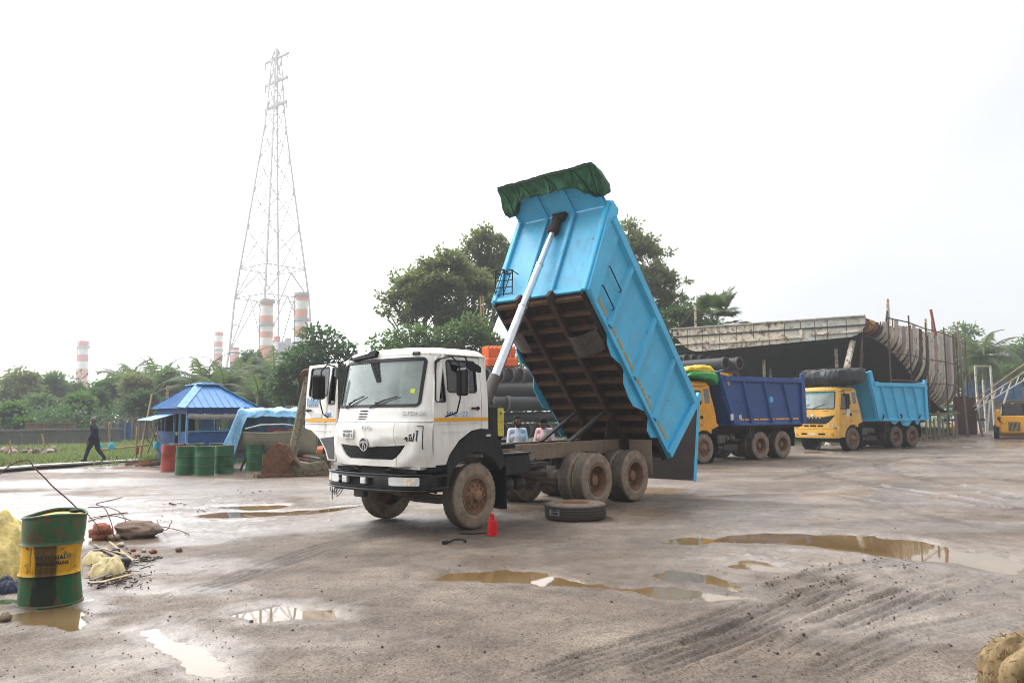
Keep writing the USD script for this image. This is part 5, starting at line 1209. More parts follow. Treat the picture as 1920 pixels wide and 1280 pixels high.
def leaves(P, out, size, r, droop=.35, aspect=.42):
    """Leaf-sized faces at points P, leaning along out; two triangles each, folded on the midrib."""
    n = len(P); d = out + r.normal(0, .75, (n, 3)); d[:, 2] -= droop; d /= np.linalg.norm(d, axis=1, keepdims=True) + 1e-9
    s = np.cross(d, r.normal(0, 1, (n, 3)) + [0, 0, 1.2]); s /= np.linalg.norm(s, axis=1, keepdims=True) + 1e-9
    L = size * r.uniform(.6, 1.35, (n, 1)); w = L * aspect * .5; nn = np.cross(s, d)
    a = P; b = P + d * L * .5 + s * w + nn * w * .35; c = P + d * L; e = P + d * L * .5 - s * w + nn * w * .35
    v = np.stack([a, b, c, e], 1).reshape(-1, 3); k = np.arange(n)[:, None] * 4
    return v, np.vstack([k + [0, 1, 2], k + [0, 2, 3]])


def tree(name, label, cat, base, lobes, leaf=.22, n=5200, mat_="leaf_mid", bark="bark", trunk_r=.2, seed=0, clumps=110, spread=.26, group=None, bare=.0, forks=None):
    """lobes: (centre, radii) ellipsoids in the world. The crown is clumps of leaves inside them, with gaps; limbs run to the clumps."""
    r = np.random.default_rng(seed); base = np.asarray(base, float); t = thing(name, label, cat, base, group=group)
    C = np.array([l[0] for l in lobes], float) - base; R = np.array([l[1] for l in lobes], float); vol = np.cbrt(R.prod(1)) ** 2.3; vol /= vol.sum()
    which = r.choice(len(lobes), clumps, p=vol); u = r.normal(0, 1, (clumps, 3)); u /= np.linalg.norm(u, axis=1, keepdims=True); u[:, 2] = np.where(u[:, 2] < -.45, -u[:, 2] * .5, u[:, 2])
    cc = C[which] + u * R[which] * (r.uniform(.25, 1, (clumps, 1)) ** .5); cr = np.cbrt(R[which].prod(1)) * r.uniform(.55, 1.25, clumps) * spread * 1.15
    k = r.choice(clumps, n, p=cr ** 2 / (cr ** 2).sum()); q = r.normal(0, .55, (n, 3)) * [1.15, 1.15, .62]; P = cc[k] + q * cr[k][:, None]
    out = q + .5 * u[k]; v, f = leaves(P, out, leaf, r)
    ctr = C.mean(0); lowz = (C[:, 2] - R[:, 2]).min(); fork = np.array([ctr[0] * .25, ctr[1] * .25, max(lowz * .75, .18 * C[:, 2].max())])
    wob = r.normal(0, 1, (6, 3)) * trunk_r * .6; wob[0] = 0; tp = np.linspace(0, 1, 6)[:, None] * fork + wob
    mb = MB().tube(np.vstack([[0, 0, -.3], tp]), np.r_[trunk_r * 1.5, np.linspace(1.15, .8, 6) * trunk_r], 9)
    trunk = obj("trunk", mb, M[bark], t, smooth=True)
    mb = MB()
    for i, c in enumerate(C):
        a = tp[-1]; m = a + (c - a) * .5 + r.normal(0, .12, 3) * np.linalg.norm(c - a); m[2] -= .08 * np.linalg.norm(c - a); pts = [a, m, (m + c) / 2 + r.normal(0, .05, 3), c]
        mb.tube(pts, np.array([.55, .4, .24, .1]) * trunk_r, 6)
        own = np.nonzero(which == i)[0]
        for j in own[: 14]:
            s0 = m + (c - m) * r.uniform(.1, 1); mb.tube([s0, (s0 + cc[j]) / 2 + r.normal(0, .06, 3), cc[j]], np.array([.17, .12, .05]) * trunk_r, 4)
    obj("limbs", mb, M[bark], trunk, smooth=True)
    obj("crown", (v, f), M[mat_], t, smooth=False)
    return t


def px_lobes(L, Y, depth=1.0, seed=0):
    """Lobes given as (px, py, rx px[, ry px[, dy metres]]) about depth Y."""
    r = np.random.default_rng(seed); out = []
    for q in L:
        px, py, rx = q[:3]; ry = q[3] if len(q) > 3 else rx; d = r.uniform(-1, 1) * rx * Y / F * .8 * depth if len(q) < 5 else q[4]
        c = atd(px, py, Y + d); k = Y / F; out.append((c, (rx * k, max(rx, ry) * k * depth, ry * k)))
    return out


def auto_lobes(px, top, w, bottom, k, seed):
    """k lobes filling a crown of the given pixel box."""
    r = np.random.default_rng(seed); h = bottom - top; out = [(px, top + h * .30, w * .24, h * .28)]
    for i in range(k):
        a = r.uniform(-1, 1); out.append((px + a * w * .33, top + h * (.30 + .42 * r.uniform(0, 1) + .12 * abs(a)), w * r.uniform(.15, .23), h * r.uniform(.16, .24)))
    return out


def coconut(name, label, base, height, fl, seed, nf=20, lean=(.6, 0), group=None, trunk_r=.14):
    """A coconut palm: ringed trunk, feather fronds that arch and droop, each frond a part of its own."""
    r = np.random.default_rng(seed); t = thing(name, label, "palm tree", base, group=group)
    q = np.linspace(0, 1, 14); pts = np.stack([lean[0] * q ** 1.7, lean[1] * q ** 1.7, height * q - .2 * (q == 0)], 1)
    obj("trunk", MB().tube(pts, trunk_r * (1.35 - .5 * q + .05 * (np.arange(14) % 2)), 10), M["bark_pale"], t, smooth=True); top = pts[-1]
    for i in range(nf):
        az = i * 2.39996 + r.uniform(-.25, .25); el = math.radians(82 - 118 * (i / nf) ** 1.0 + r.uniform(-9, 9)); L = fl * r.uniform(.82, 1.1)
        m = 26; pts = [top.copy()]; e = el; h = np.array([math.cos(az), math.sin(az), 0])
        for k in range(m): e -= (.030 + .045 * k / m) * (1.15 if el > .3 else .75); pts.append(pts[-1] + (h * math.cos(e) + np.array([0, 0, math.sin(e)])) * L / m)
        pts = np.array(pts); tg = np.gradient(pts, axis=0); tg /= np.linalg.norm(tg, axis=1, keepdims=True); side = np.cross(tg, [0, 0, 1.0]); side /= np.linalg.norm(side, axis=1, keepdims=True) + 1e-9; upv = np.cross(side, tg)
        mb = MB().tube(pts, np.linspace(.035, .006, m + 1), 4); V = []; Fc = []; n = 0
        for k in range(3, m + 1):
            for s in (-1, 1):
                for half in (0, .5):
                    s_ = k / m; ll = fl * .24 * math.sin(min(1, s_ * 1.25 + .12) * PI * .86 + .25) * r.uniform(.8, 1.1); a = pts[k] - tg[k] * half * L / m
                    d = side[k] * s * .8 + tg[k] * .55 + upv[k] * .12; d[2] -= .30 + .25 * r.uniform(); d /= np.linalg.norm(d); b = a + d * ll * .55; d2 = d.copy(); d2[2] -= .55; c = b + d2 / np.linalg.norm(d2) * ll * .5
                    w = tg[k] * .030 * fl / 3.2; V += [a - w, a + w, b + w * .8, b - w * .8, c]; Fc += [[n, n + 1, n + 2], [n, n + 2, n + 3], [n + 3, n + 2, n + 4]]; n += 5
        mb.add(V, Fc); obj("frond", mb, M["leaf_palm"], t, smooth=False)
    return t


def fan_palm(name, label, base, height, seed):
    r = np.random.default_rng(seed); t = thing(name, label, "palm tree", base); obj("trunk", MB().tube([(0, 0, -.2), (.1, 0, height * .5), (0, 0, height)], [.26, .2, .18], 10), M["bark"], t, smooth=True)
    specs = [(10, 62, 1.9, 1.75), (55, 28, 2.2, 1.6), (-35, 55, 1.6, 1.5), (150, 40, 1.8, 1.6), (95, 60, 1.6, 1.5), (200, 20, 1.9, 1.5), (-75, 15, 1.7, 1.4), (-20, -2, 2.0, 1.4), (120, 2, 1.8, 1.4), (20, 8, 1.5, 1.2), (250, 45, 1.7, 1.5)]
    for az, el, pl, fr in specs:
        az, el = math.radians(az), math.radians(el); d = np.array([math.cos(el) * math.cos(az), math.cos(el) * math.sin(az), math.sin(el)]); top = np.array([0, 0, height]); c = top + d * pl
        mb = MB().tube([top, top + d * pl * .5 + [0, 0, .05], c], [.035, .028, .02], 5); s = nz(np.cross(d, [0, 0, 1])); u = np.cross(s, d); V = []; Fc = []; n = 0
        for k in range(34):
            a = math.radians(-118 + 236 * k / 33); dd = d * math.cos(a) + s * math.sin(a) + u * (.30 * abs(math.sin(a)) - .05); dd /= np.linalg.norm(dd); L = fr * r.uniform(.85, 1.05) * (1 - .25 * abs(a) / 2.1); w = np.cross(dd, u); w = nz(w) * .085
            m_ = c + dd * L * .62; e = c + dd * L; e[2] -= .16 * L * r.uniform(.5, 1.6); V += [c, m_ - w, m_ + w, e]; Fc += [[n, n + 1, n + 2], [n + 2, n + 1, n + 3]]; n += 4
        mb.add(V, Fc); obj("fan_leaf", mb, M["leaf_palm"], t, smooth=False)
    return t


def gbase(px, Y): p = atd(px, 800, Y); return np.array([p[0], Y, gz(p[0], Y)])


# the two large trees behind the raised body
tree("spreading_tree", "large loose feathery tree behind the white cab's roof, left of the raised body", "tree", gbase(838, 50),
     px_lobes([(770, 548, 46, 34), (832, 505, 46, 34), (800, 590, 54, 32), (738, 566, 34, 24), (724, 592, 24, 18), (878, 545, 50, 42), (858, 598, 50, 34), (815, 545, 56, 40), (905, 575, 40, 36), (760, 520, 26, 20)], 50, .8, 2), leaf=.31, n=19000, mat_="leaf_olive", trunk_r=.26, seed=11, clumps=240, spread=.24)
tree("spreading_tree", "tall pale green tree top close behind the raised body's left edge", "tree", gbase(912, 56),
     px_lobes([(908, 458, 36, 34), (880, 478, 28, 26), (925, 500, 38, 40), (890, 520, 44, 32), (940, 545, 40, 40), (935, 465, 24, 26)], 56, .8, 3), leaf=.31, n=11000, mat_="leaf_olive", trunk_r=.26, seed=12, clumps=170, spread=.26)
tree("bushy_tree", "dense bushy green tree just above the white cab's roof", "tree", gbase(775, 44), px_lobes([(720, 640, 36, 24), (770, 632, 44, 26), (830, 640, 40, 26), (880, 625, 40, 30), (910, 650, 34, 40), (750, 665, 50, 30), (850, 670, 50, 40)], 44, .8, 4), leaf=.30, n=6500, mat_="leaf_mid", seed=13, clumps=170, spread=.32)
tree("spreading_tree", "tall airy tree right of the raised blue body with sky between its leaves", "tree", gbase(1205, 55),
     px_lobes([(1178, 432, 30, 26), (1196, 470, 44, 34), (1170, 500, 36, 36), (1240, 478, 30, 16), (1222, 520, 44, 34), (1262, 532, 34, 22), (1200, 560, 44, 36), (1262, 580, 38, 30), (1150, 455, 26, 40)], 55, .8, 5), leaf=.31, n=12000, mat_="leaf_olive", trunk_r=.26, seed=14, clumps=190, spread=.24)
tree("bushy_tree", "deep green tree under the airy one, left of the fan palm", "tree", gbase(1262, 52), px_lobes([(1236, 610, 44, 34), (1276, 600, 40, 34), (1300, 630, 34, 36), (1250, 655, 44, 34), (1290, 670, 40, 30), (1215, 640, 34, 36)], 52, .8, 6), leaf=.28, n=6500, mat_="leaf_mid", seed=15, clumps=160, spread=.3)
tree("bushy_tree", "bright yellow green tree in front of the fan palm's stem", "tree", gbase(1322, 56), px_lobes([(1312, 590, 26, 22), (1330, 610, 26, 22), (1300, 608, 22, 22), (1340, 640, 30, 26)], 56, .8, 7), leaf=.26, n=3000, mat_="leaf_bright", seed=16, clumps=90, spread=.34)
b_ = atd(1338, 602, 53); fan_palm("fan_palm", "fan palm with round ragged leaves above the rusty ship plating", (b_[0], 53, 0), b_[2] - .3, 5)

# the tree line on the left, from the frame's edge to the white cab
TL = [  # label, px, top, width, bottom, depth, material, lobes, leaves, leaf size
    ("broad pale green tree at the far left edge of the tree line", 36, 690, 120, 785, 78, "leaf_olive", 6, 3600, .36),
    ("round green tree left of the lone striped chimney", 100, 694, 84, 780, 84, "leaf_mid", 5, 2800, .36),
    ("dark low tree just below the lone striped chimney", 142, 716, 60, 790, 86, "leaf_dark", 4, 2200, .36),
    ("small bright green layered tree behind the walking man", 152, 736, 88, 802, 62, "leaf_bright", 5, 2600, .30),
    ("little bright tree by the grey retaining wall at the left edge", 22, 756, 84, 806, 58, "leaf_bright", 4, 2200, .28),
    ("dull green tree between the walking man and the blue roofed shed", 205, 702, 76, 792, 74, "leaf_mid", 5, 3000, .34),
    ("tall olive tree left behind the blue roofed shed", 255, 694, 86, 800, 70, "leaf_olive", 6, 3400, .34),
    ("dark tree standing behind the blue shed's left awning", 268, 730, 80, 806, 60, "leaf_dark", 5, 2800, .32),
    ("rounded tree over the blue roof's left slope", 318, 690, 74, 790, 72, "leaf_mid", 5, 2800, .34),
    ("dark bush low behind the blue roof's right slope", 500, 715, 90, 800, 56, "leaf_dark", 5, 3000, .30),
    ("dark leafy tree top in front of the small striped chimney", 470, 656, 64, 730, 76, "leaf_dark", 4, 2200, .32),
    ("grey green low tree at the far left behind the retaining wall", 70, 740, 120, 800, 70, "leaf_mid", 6, 3200, .34),
    ("dim green tree between the walking man's head and the shed roof", 178, 730, 60, 795, 66, "leaf_dark", 4, 2200, .32)]
for i, (lb, px, top, w, bot, Y, mt, k, n, ls) in enumerate(TL):
    tree("roadside_tree", lb, "tree", gbase(px, Y), px_lobes(auto_lobes(px, top, w, bot, k, 50 + i), Y, .9, i), leaf=ls * 1.1, n=int(n * 1.7), mat_=mt, seed=60 + i, clumps=120, spread=.36, trunk_r=.18)
tree("leafy_tree", "large dark leafy tree beside the white cab's open door", "tree", gbase(596, 46),
     px_lobes([(600, 640, 44, 26), (575, 668, 40, 26), (640, 668, 34, 26), (560, 700, 44, 30), (610, 705, 50, 34), (650, 715, 30, 40), (540, 735, 40, 30), (585, 745, 50, 30), (630, 755, 40, 30), (560, 775, 50, 26)], 46, .8, 9), leaf=.34, n=9000, mat_="leaf_dark", trunk_r=.24, seed=90, clumps=220, spread=.30)
PALMS = [("coconut palm rising above the tree line left of the blue shed", 240, 690, 80, 5.0, .8), ("coconut palm left of the blue roof's ridge", 290, 694, 78, 5.2, -.5), ("coconut palm over the left end of the blue roof ridge", 378, 690, 62, 4.2, .4),
         ("coconut palm behind the blue shed with fronds drooping right", 420, 700, 56, 4.0, .6), ("coconut palm under the pylon's left leg", 452, 682, 66, 4.4, -.4), ("pale coconut palm under the middle of the pylon", 512, 676, 62, 4.2, .3),
         ("low coconut palm between the shed roof and the leafy tree", 486, 716, 50, 3.6, -.5)]
for i, (lb, px, top, Y, fl, ln) in enumerate(PALMS):
    b = gbase(px, Y); z = atd(px, top, Y)[2]; coconut("coconut_palm", lb, b - [ln, 0, 0], z - fl * .35, fl, 200 + i, nf=20, lean=(ln, 0))
# right side
tree("roadside_tree", "tall dark tree behind the right end of the ship's ribs", "tree", gbase(1805, 84), px_lobes([(1800, 628, 34, 20), (1780, 650, 34, 24), (1815, 660, 34, 28), (1795, 690, 40, 30), (1825, 700, 34, 34), (1790, 725, 36, 30)], 84, .8, 21), leaf=.42, n=5200, mat_="leaf_mid", seed=121, clumps=120, spread=.32)
tree("roadside_tree", "dark tree low behind the white goal shaped frame", "tree", gbase(1868, 88), px_lobes([(1860, 690, 34, 26), (1885, 705, 34, 26), (1850, 720, 34, 26), (1895, 735, 30, 24), (1870, 740, 40, 24)], 88, .8, 22), leaf=.42, n=4600, mat_="leaf_dark", seed=122, clumps=110, spread=.34)
tree("roadside_tree", "light green tree at the right edge of the picture", "tree", gbase(1915, 80), px_lobes([(1912, 668, 24, 18), (1930, 660, 34, 26), (1905, 695, 24, 24), (1930, 710, 34, 34), (1910, 735, 30, 24)], 80, .8, 23), leaf=.38, n=4200, mat_="leaf_mid", seed=123, clumps=100, spread=.34)
b = gbase(1848, 70); coconut("coconut_palm", "coconut palm with drooping fronds right of the ship's ribs", b, atd(1848, 648, 70)[2] - 1.0, 4.1, 231, nf=24, lean=(.2, 0))


def wood(label, x0, x1, tops, bottom, Y, n, leaf, m, seed):
    """A far wood that reads as one mass: its ragged top edge follows the pixel heights in tops."""
    r = np.random.default_rng(seed); c = np.stack([r.uniform(x0, x1, 260), r.uniform(0, 1, 260)], 1); tx = np.linspace(x0, x1, len(tops)); C = []
    for px, q in c: t_ = np.interp(px, tx, tops) + r.uniform(-6, 6); C.append(atd(px, t_ + (bottom - t_) * q ** 1.3, Y + r.uniform(-5, 5)))
    C = np.array(C); k = r.integers(0, 260, n); q = r.normal(0, .6, (n, 3)) * [1.2, 1, .7]; R = Y / 75 * r.uniform(.9, 1.7, 260); v, f = leaves(C[k] + q * R[k][:, None], q + [0, -.3, .2], leaf, r); obj("far_wood", (v, f), M[m], smooth=False, label=label, cat="wood", kind="stuff")


wood("far green wood closing the view behind the left tree line", -60, 680, [735, 728, 735, 722, 716, 722, 712, 716, 700, 705, 690, 700], 812, 96, 17000, .62, "leaf_mid", 401)
wood("dark shrubs low behind the left trees and the blue shed", -60, 660, [772, 768, 776, 765, 770, 760, 755, 760, 752], 812, 62, 9000, .42, "leaf_dark", 402)
wood("dark green undergrowth behind the raised body and the ship", 660, 1330, [690, 672, 668, 672, 668, 660, 664, 690], 820, 62, 15000, .46, "leaf_dark", 403)
wood("dark green thicket behind the right end of the yard", 1760, 1960, [690, 672, 690, 695, 680, 690], 790, 96, 7000, .6, "leaf_dark", 404)


# ------------------------------------------------------------------ grass of the marsh and the verges
def blades(P, h, r, w=.022):
    n = len(P); a = r.uniform(0, 2 * PI, n); d = np.stack([np.cos(a), np.sin(a), np.zeros(n)], 1); H = h * r.uniform(.5, 1.3, (n, 1)); l = r.uniform(.1, .6, (n, 1)); s = np.stack([-d[:, 1], d[:, 0], np.zeros(n)], 1) * w * r.uniform(.6, 1.4, (n, 1))
    m = P + [0, 0, 1] * H * .6 + d * l * H * .25; t = P + [0, 0, 1] * H + d * l * H * .9; v = np.stack([P - s, P + s, m + s * .7, m - s * .7, t], 1).reshape(-1, 3); k = np.arange(n)[:, None] * 5
    return v, np.vstack([k + [0, 1, 2], k + [0, 2, 3], k + [3, 2, 4]])


def grass(name, label, outline, n, h, seed, mt="grass_blade", w=.022):
    r = np.random.default_rng(seed); pg = np.asarray(outline, float); lo, hi = pg.min(0), pg.max(0); q = r.uniform(lo, hi, (n * 6, 2)); dens = meshkit.fbm(np.c_[q * .45, q[:, :1] * 0], 3, seed)
    q = q[(sdist(q, pg) > 0) & (dens + r.uniform(-.2, .2, len(q)) > .42)][:n]; z = np.array([gz(x, y) for x, y in q]) - .02; hh = h * (.5 + 1.1 * meshkit.fbm(np.c_[q * .25, q[:, :1] * 0], 3, seed + 1))[:, None]
    v, f = blades(np.c_[q, z], hh, r, w); return obj(name, (v, f), M[mt], smooth=False, label=label, cat="grass", kind="stuff")


grass("marsh_grass", "tall green grass of the marsh behind the plank walk", [(-30, 29.0), (-15.5, 28.6), (-8.6, 29.2), (-7, 32), (-9, 52), (-34, 56)], 30000, .26, 301, w=.03)
grass("verge_grass", "short grass on the verge beside the road under the ship", [(17, 40.5), (22, 44.5), (25, 47), (29, 52), (34, 60), (28, 62), (20, 52)], 9000, .32, 302, w=.03)
grass("yard_weeds", "low weeds at the foot of the black pipe stack", [(-3, 34.5), (9, 34.5), (10, 38), (-3, 38)], 4000, .5, 303, w=.04)
# ------------------------------------------------------------------ far: pylon, chimneys, power station
worn("pylon_steel", (.47, .44, .43), dirt=(.34, .25, .21), dirt_amt=.7, rust_amt=.0, rough=.7)
plain("stack_red", (.55, .19, .15), .7, var=.15); plain("stack_orange", (.60, .30, .20), .7, var=.15); plain("stack_white", (.66, .65, .63), .7, var=.1); plain("stack_grey", (.35, .35, .36), .7, var=.1); plain("plant_grey", (.42, .43, .45), .7, var=.1)
PY = 250.0; pc = atd(506, 780, PY); pz = lambda py: atd(506, py, PY)[2]
pylon = thing("transmission_pylon", "tall lattice transmission pylon fading into the white sky", "pylon", (pc[0], PY, 0)); kp = PY / F
hz = [0, pz(660), pz(560), pz(505), pz(430), pz(360), pz(300), pz(245), pz(205), pz(160), pz(110), pz(92)]
hd = [96 * kp, 76 * kp, 68 * kp, 60 * kp, 48.5 * kp, 38 * kp, 29 * kp, 21 * kp, 16 * kp, 13 * kp, 9 * kp, 3 * kp]
corner = lambda i, k: np.array([hd[i] * math.cos(k * PI / 2 + .12), hd[i] * math.sin(k * PI / 2 + .12), hz[i]])
for k in range(4): obj("pylon_leg", MB().tube([corner(i, k) for i in range(12)], np.linspace(.46, .26, 12), 5), M["pylon_steel"], pylon)
for i in range(11):
    for k in range(4):
        a, b, c, d = corner(i, k), corner(i, (k + 1) % 4), corner(i + 1, k), corner(i + 1, (k + 1) % 4); m = MB(); r_ = .24 if i < 3 else .20
        if i in (0, 1, 2): mid = (c + d) / 2; m.tube([a, mid], r_, 4); m.tube([b, mid], r_, 4); m.tube([c, d], .22, 4); m.tube([(a + c) / 2, (a + mid) / 2], .15, 4); m.tube([(b + d) / 2, (b + mid) / 2], .15, 4); m.tube([(a * 3 + c) / 4 + 0, (a * 3 + mid) / 4], .12, 4)
        else: m.tube([a, d], r_, 4); m.tube([b, c], r_, 4); m.tube([c, d], .14, 4); m.tube([(a + c) / 2, (a + b + c + d) / 4], .11, 4)
        obj("cross_brace", m, M["pylon_steel"], pylon)
for i, (zz, ln) in enumerate(((pz(198), 5.7), (pz(153), 5.9), (pz(109), 6.1))):
    a = MB(); dx = np.array([.80, -.60, 0]) * ln
    for s in (-1, 1): a.bar([0, 0, zz], dx * s + [0, 0, zz], 1.0, .9); a.tube([np.array([0, 0, zz + 3.0]), dx * s + [0, 0, zz + .3]], .08, 4)
    arm = obj("cross_arm", a, M["pylon_steel"], pylon)
    for s in (-1, 1): obj("insulator", MB().tube([dx * s + [0, 0, zz], dx * s + [0, 0, zz - 2.6]], .28, 5), M["stack_grey"], arm)


def chimney(label, px, top, w, bands, Y, rings=(), cols=("stack_red", "stack_white")):
    c = atd(px, top, Y); r0 = w * Y / F / 2; t = thing("chimney", label, "chimney", (c[0], Y, 0)); z = c[2]; hh = [b * Y / F for b in bands]
    for i, h in enumerate(hh): z1 = z - h if i < len(hh) - 1 else -1; obj("band", MB().lathe([(0, z1), (r0 * (1 + .10 * (c[2] - z1) / c[2]), z1), (r0 * (1 + .10 * (c[2] - z) / c[2]), z), (0, z)], n=24), M[cols[i % 2]], t, smooth=40); z = z1
    for py in rings: zz = atd(px, py, Y)[2]; obj("platform", MB().lathe([(r0, zz - .3), (r0 * 1.28, zz - .3), (r0 * 1.28, zz + .6), (r0 * 1.22, zz + .6), (r0 * 1.22, zz), (r0, zz)], n=24), M["stack_grey"], t)
    lad = MB().box((r0 * -1.08, -r0 * .3, c[2] / 2), (.25, .25, c[2])); obj("ladder", lad, M["stack_grey"], t)


chimney("lone red and white striped chimney above the left tree line", 157, 639, 18, (10, 16, 13, 14, 30), 320, (651,))
chimney("slim red and white chimney left of the pylon's foot", 411, 622, 14, (8, 11, 10, 12, 20), 320, (657,))
chimney("orange and white chimney seen through the middle of the pylon", 501, 561, 23, (14, 18, 16, 14, 12, 14, 40), 210, (566, 609), ("stack_orange", "stack_white"))
chimney("orange and white chimney at the pylon's right leg", 566, 549, 23, (16, 16, 16, 16, 20, 40), 205, (553, 600), ("stack_orange", "stack_white"))
chimney("short striped chimney left of the middle chimney", 441, 651, 15, (6, 8, 20), 300, ())
chimney("short reddish chimney right of the middle chimney", 520, 631, 11, (10, 30), 260, ())
for lb, px, top, w, Y in (("grey power station block between the two orange chimneys", 536, 641, 22, 230), ("lower pale power station block by the right orange chimney", 556, 650, 20, 225)):
    c = atd(px, top, Y); wd = w * Y / F; t = thing("power_station", lb, "building", (c[0], Y, 0)); obj("wall", MB().box((0, 0, c[2] / 2), (wd, wd, c[2])), M["plant_grey"], t); obj("roof_duct", MB().box((wd * .2, 0, c[2] + .6), (wd * .4, wd * .5, 1.2)), M["stack_grey"], t)
    for k in range(4): obj("wall_rib", MB().box((-wd / 2 + wd * (k + .5) / 4, -wd / 2 - .15, c[2] / 2), (.3, .3, c[2] - 1)), M["stack_grey"], t)

# ------------------------------------------------------------------ haze
HZ = .0007
mat("haze_air", {"v": ("principled_volume", {"color": (.93, .95, .97), "density": HZ, "anisotropy": .35})}, [], surface=None, volume="v.volume")
mb = MB().box((0, 178, 61), (700, 420, 126)); obj("haze", mb, M["haze_air"], smooth=False, kind="stuff", label="thin pale mist over the whole yard and the far chimneys", cat="haze")
# ------------------------------------------------------------------ the ship hull under construction, on posts behind the parked lorries
worn("hull_white", (.62, .565, .46), dirt=(.32, .18, .09), rust=(.14, .06, .03), dirt_amt=.8, rust_amt=.225, rough=.7, scale=.7)
worn("hull_grey", (.47, .45, .39), dirt=(.22, .16, .11), rust=(.13, .06, .03), dirt_amt=.6, rust_amt=.16, rough=.7, scale=.7)
worn("hull_rust", (.17, .075, .045), dirt=(.08, .04, .03), rust=(.06, .03, .02), dirt_amt=.6, rust_amt=.2, rough=.85)
worn("hull_red", (.28, .07, .045), dirt=(.12, .05, .04), dirt_amt=.6, rust_amt=.15, rough=.75)
worn("hull_black", (.035, .032, .030), dirt=(.10, .06, .045), dirt_amt=.6, rust_amt=.15, rough=.75)
worn("hull_yellow", (.36, .29, .07), dirt=(.16, .11, .05), dirt_amt=.6, rust_amt=.15, rough=.75)
worn("hull_mauve", (.30, .26, .255), dirt=(.17, .11, .09), dirt_amt=.6, rust_amt=.14, rough=.75)
worn("scaffold_rust", (.085, .055, .042), dirt=(.16, .08, .045), dirt_amt=.6, rust_amt=.12, rough=.8)
worn("bamboo", (.36, .26, .13), dirt=(.20, .14, .07), dirt_amt=.6, rust_amt=0, rough=.7)
PL = np.array([atd(1262, 620, 48)[0], 48.0]); PR = np.array([atd(1623, 592, 42)[0], 42.0]); ex = (PR - PL) / np.linalg.norm(PR - PL); LEN = np.linalg.norm(PR - PL); TOP = 7.0
inward = np.array([-ex[1], ex[0]]); inward = inward if inward[1] > 0 else -inward
ship = thing("ship_hull", "rusty half built ship hull with pale plating raised on posts", "ship", (0, 0, 0))
cols = ["hull_white", "hull_white", "hull_white", "hull_white", "hull_white", "hull_white", "hull_white", "hull_grey", "hull_grey", "hull_grey", "hull_grey", "hull_grey", "hull_grey"]
edges = np.array([0, .085, .17, .265, .36, .45, .53, .61, .69, .76, .82, .91, 1.0]) * LEN
low = lambda s: 5.38 + .45 * s / LEN + 1.35 * max(0, 1 - s / 1.7) ** 2.2 + .6 * max(0, (s / LEN - .93) / .07) ** 2
mapS = lambda off: (lambda v: np.stack([PL[0] + ex[0] * v[:, 0] - inward[0] * (v[:, 2] + off), PL[1] + ex[1] * v[:, 0] - inward[1] * (v[:, 2] + off), v[:, 1]], 1))
for i in range(12):
    s = np.linspace(edges[i] + .02, edges[i + 1] - .02, 5); z1 = TOP - .10
    lo_ = [(a, low(a)) for a in s]
    mid = 6.42 if i > 0 else 6.45
    obj("plate", MB().poly(lo_ + [(s[-1], mid - .03), (s[0], mid - .03)], .05, mapS(.0)), M[cols[i]], ship)
    obj("plate", MB().poly([(s[0], mid + .03), (s[-1], mid + .03), (s[-1], z1), (s[0], z1)], .05, mapS(.0)), M[cols[i]], ship)
obj("plate_backing", MB().poly([(a, low(a) + .01) for a in np.linspace(0, LEN, 24)] + [(LEN, TOP - .12), (0, TOP - .12)], .03, mapS(-.05)), M["hull_rust"], ship)
def strip(s0, s1, z0, z1, h, d, m, nm="rubbing_strip"): obj(nm, MB().poly([(s0, z0 - h / 2), (s1, z1 - h / 2), (s1, z1 + h / 2), (s0, z0 + h / 2)], d, mapS(.05)), m, ship)
strip(0, LEN, 6.42, 6.42, .07, .06, M["hull_black"]); strip(.15, 2.7, 5.93, 6.02, .10, .09, M["hull_white"]); strip(2.35, LEN * .70, 5.90, 5.98, .12, .09, M["hull_white"]); strip(LEN * .735, LEN * .985, 6.08, 6.10, .12, .09, M["hull_white"])
strip(-.1, LEN, TOP - .07, TOP - .07, .06, .10, M["hull_grey"], "top_rail"); strip(LEN * .685, LEN * .70, 6.12, 6.12, .55, .05, M["hull_white"], "upright_flange")
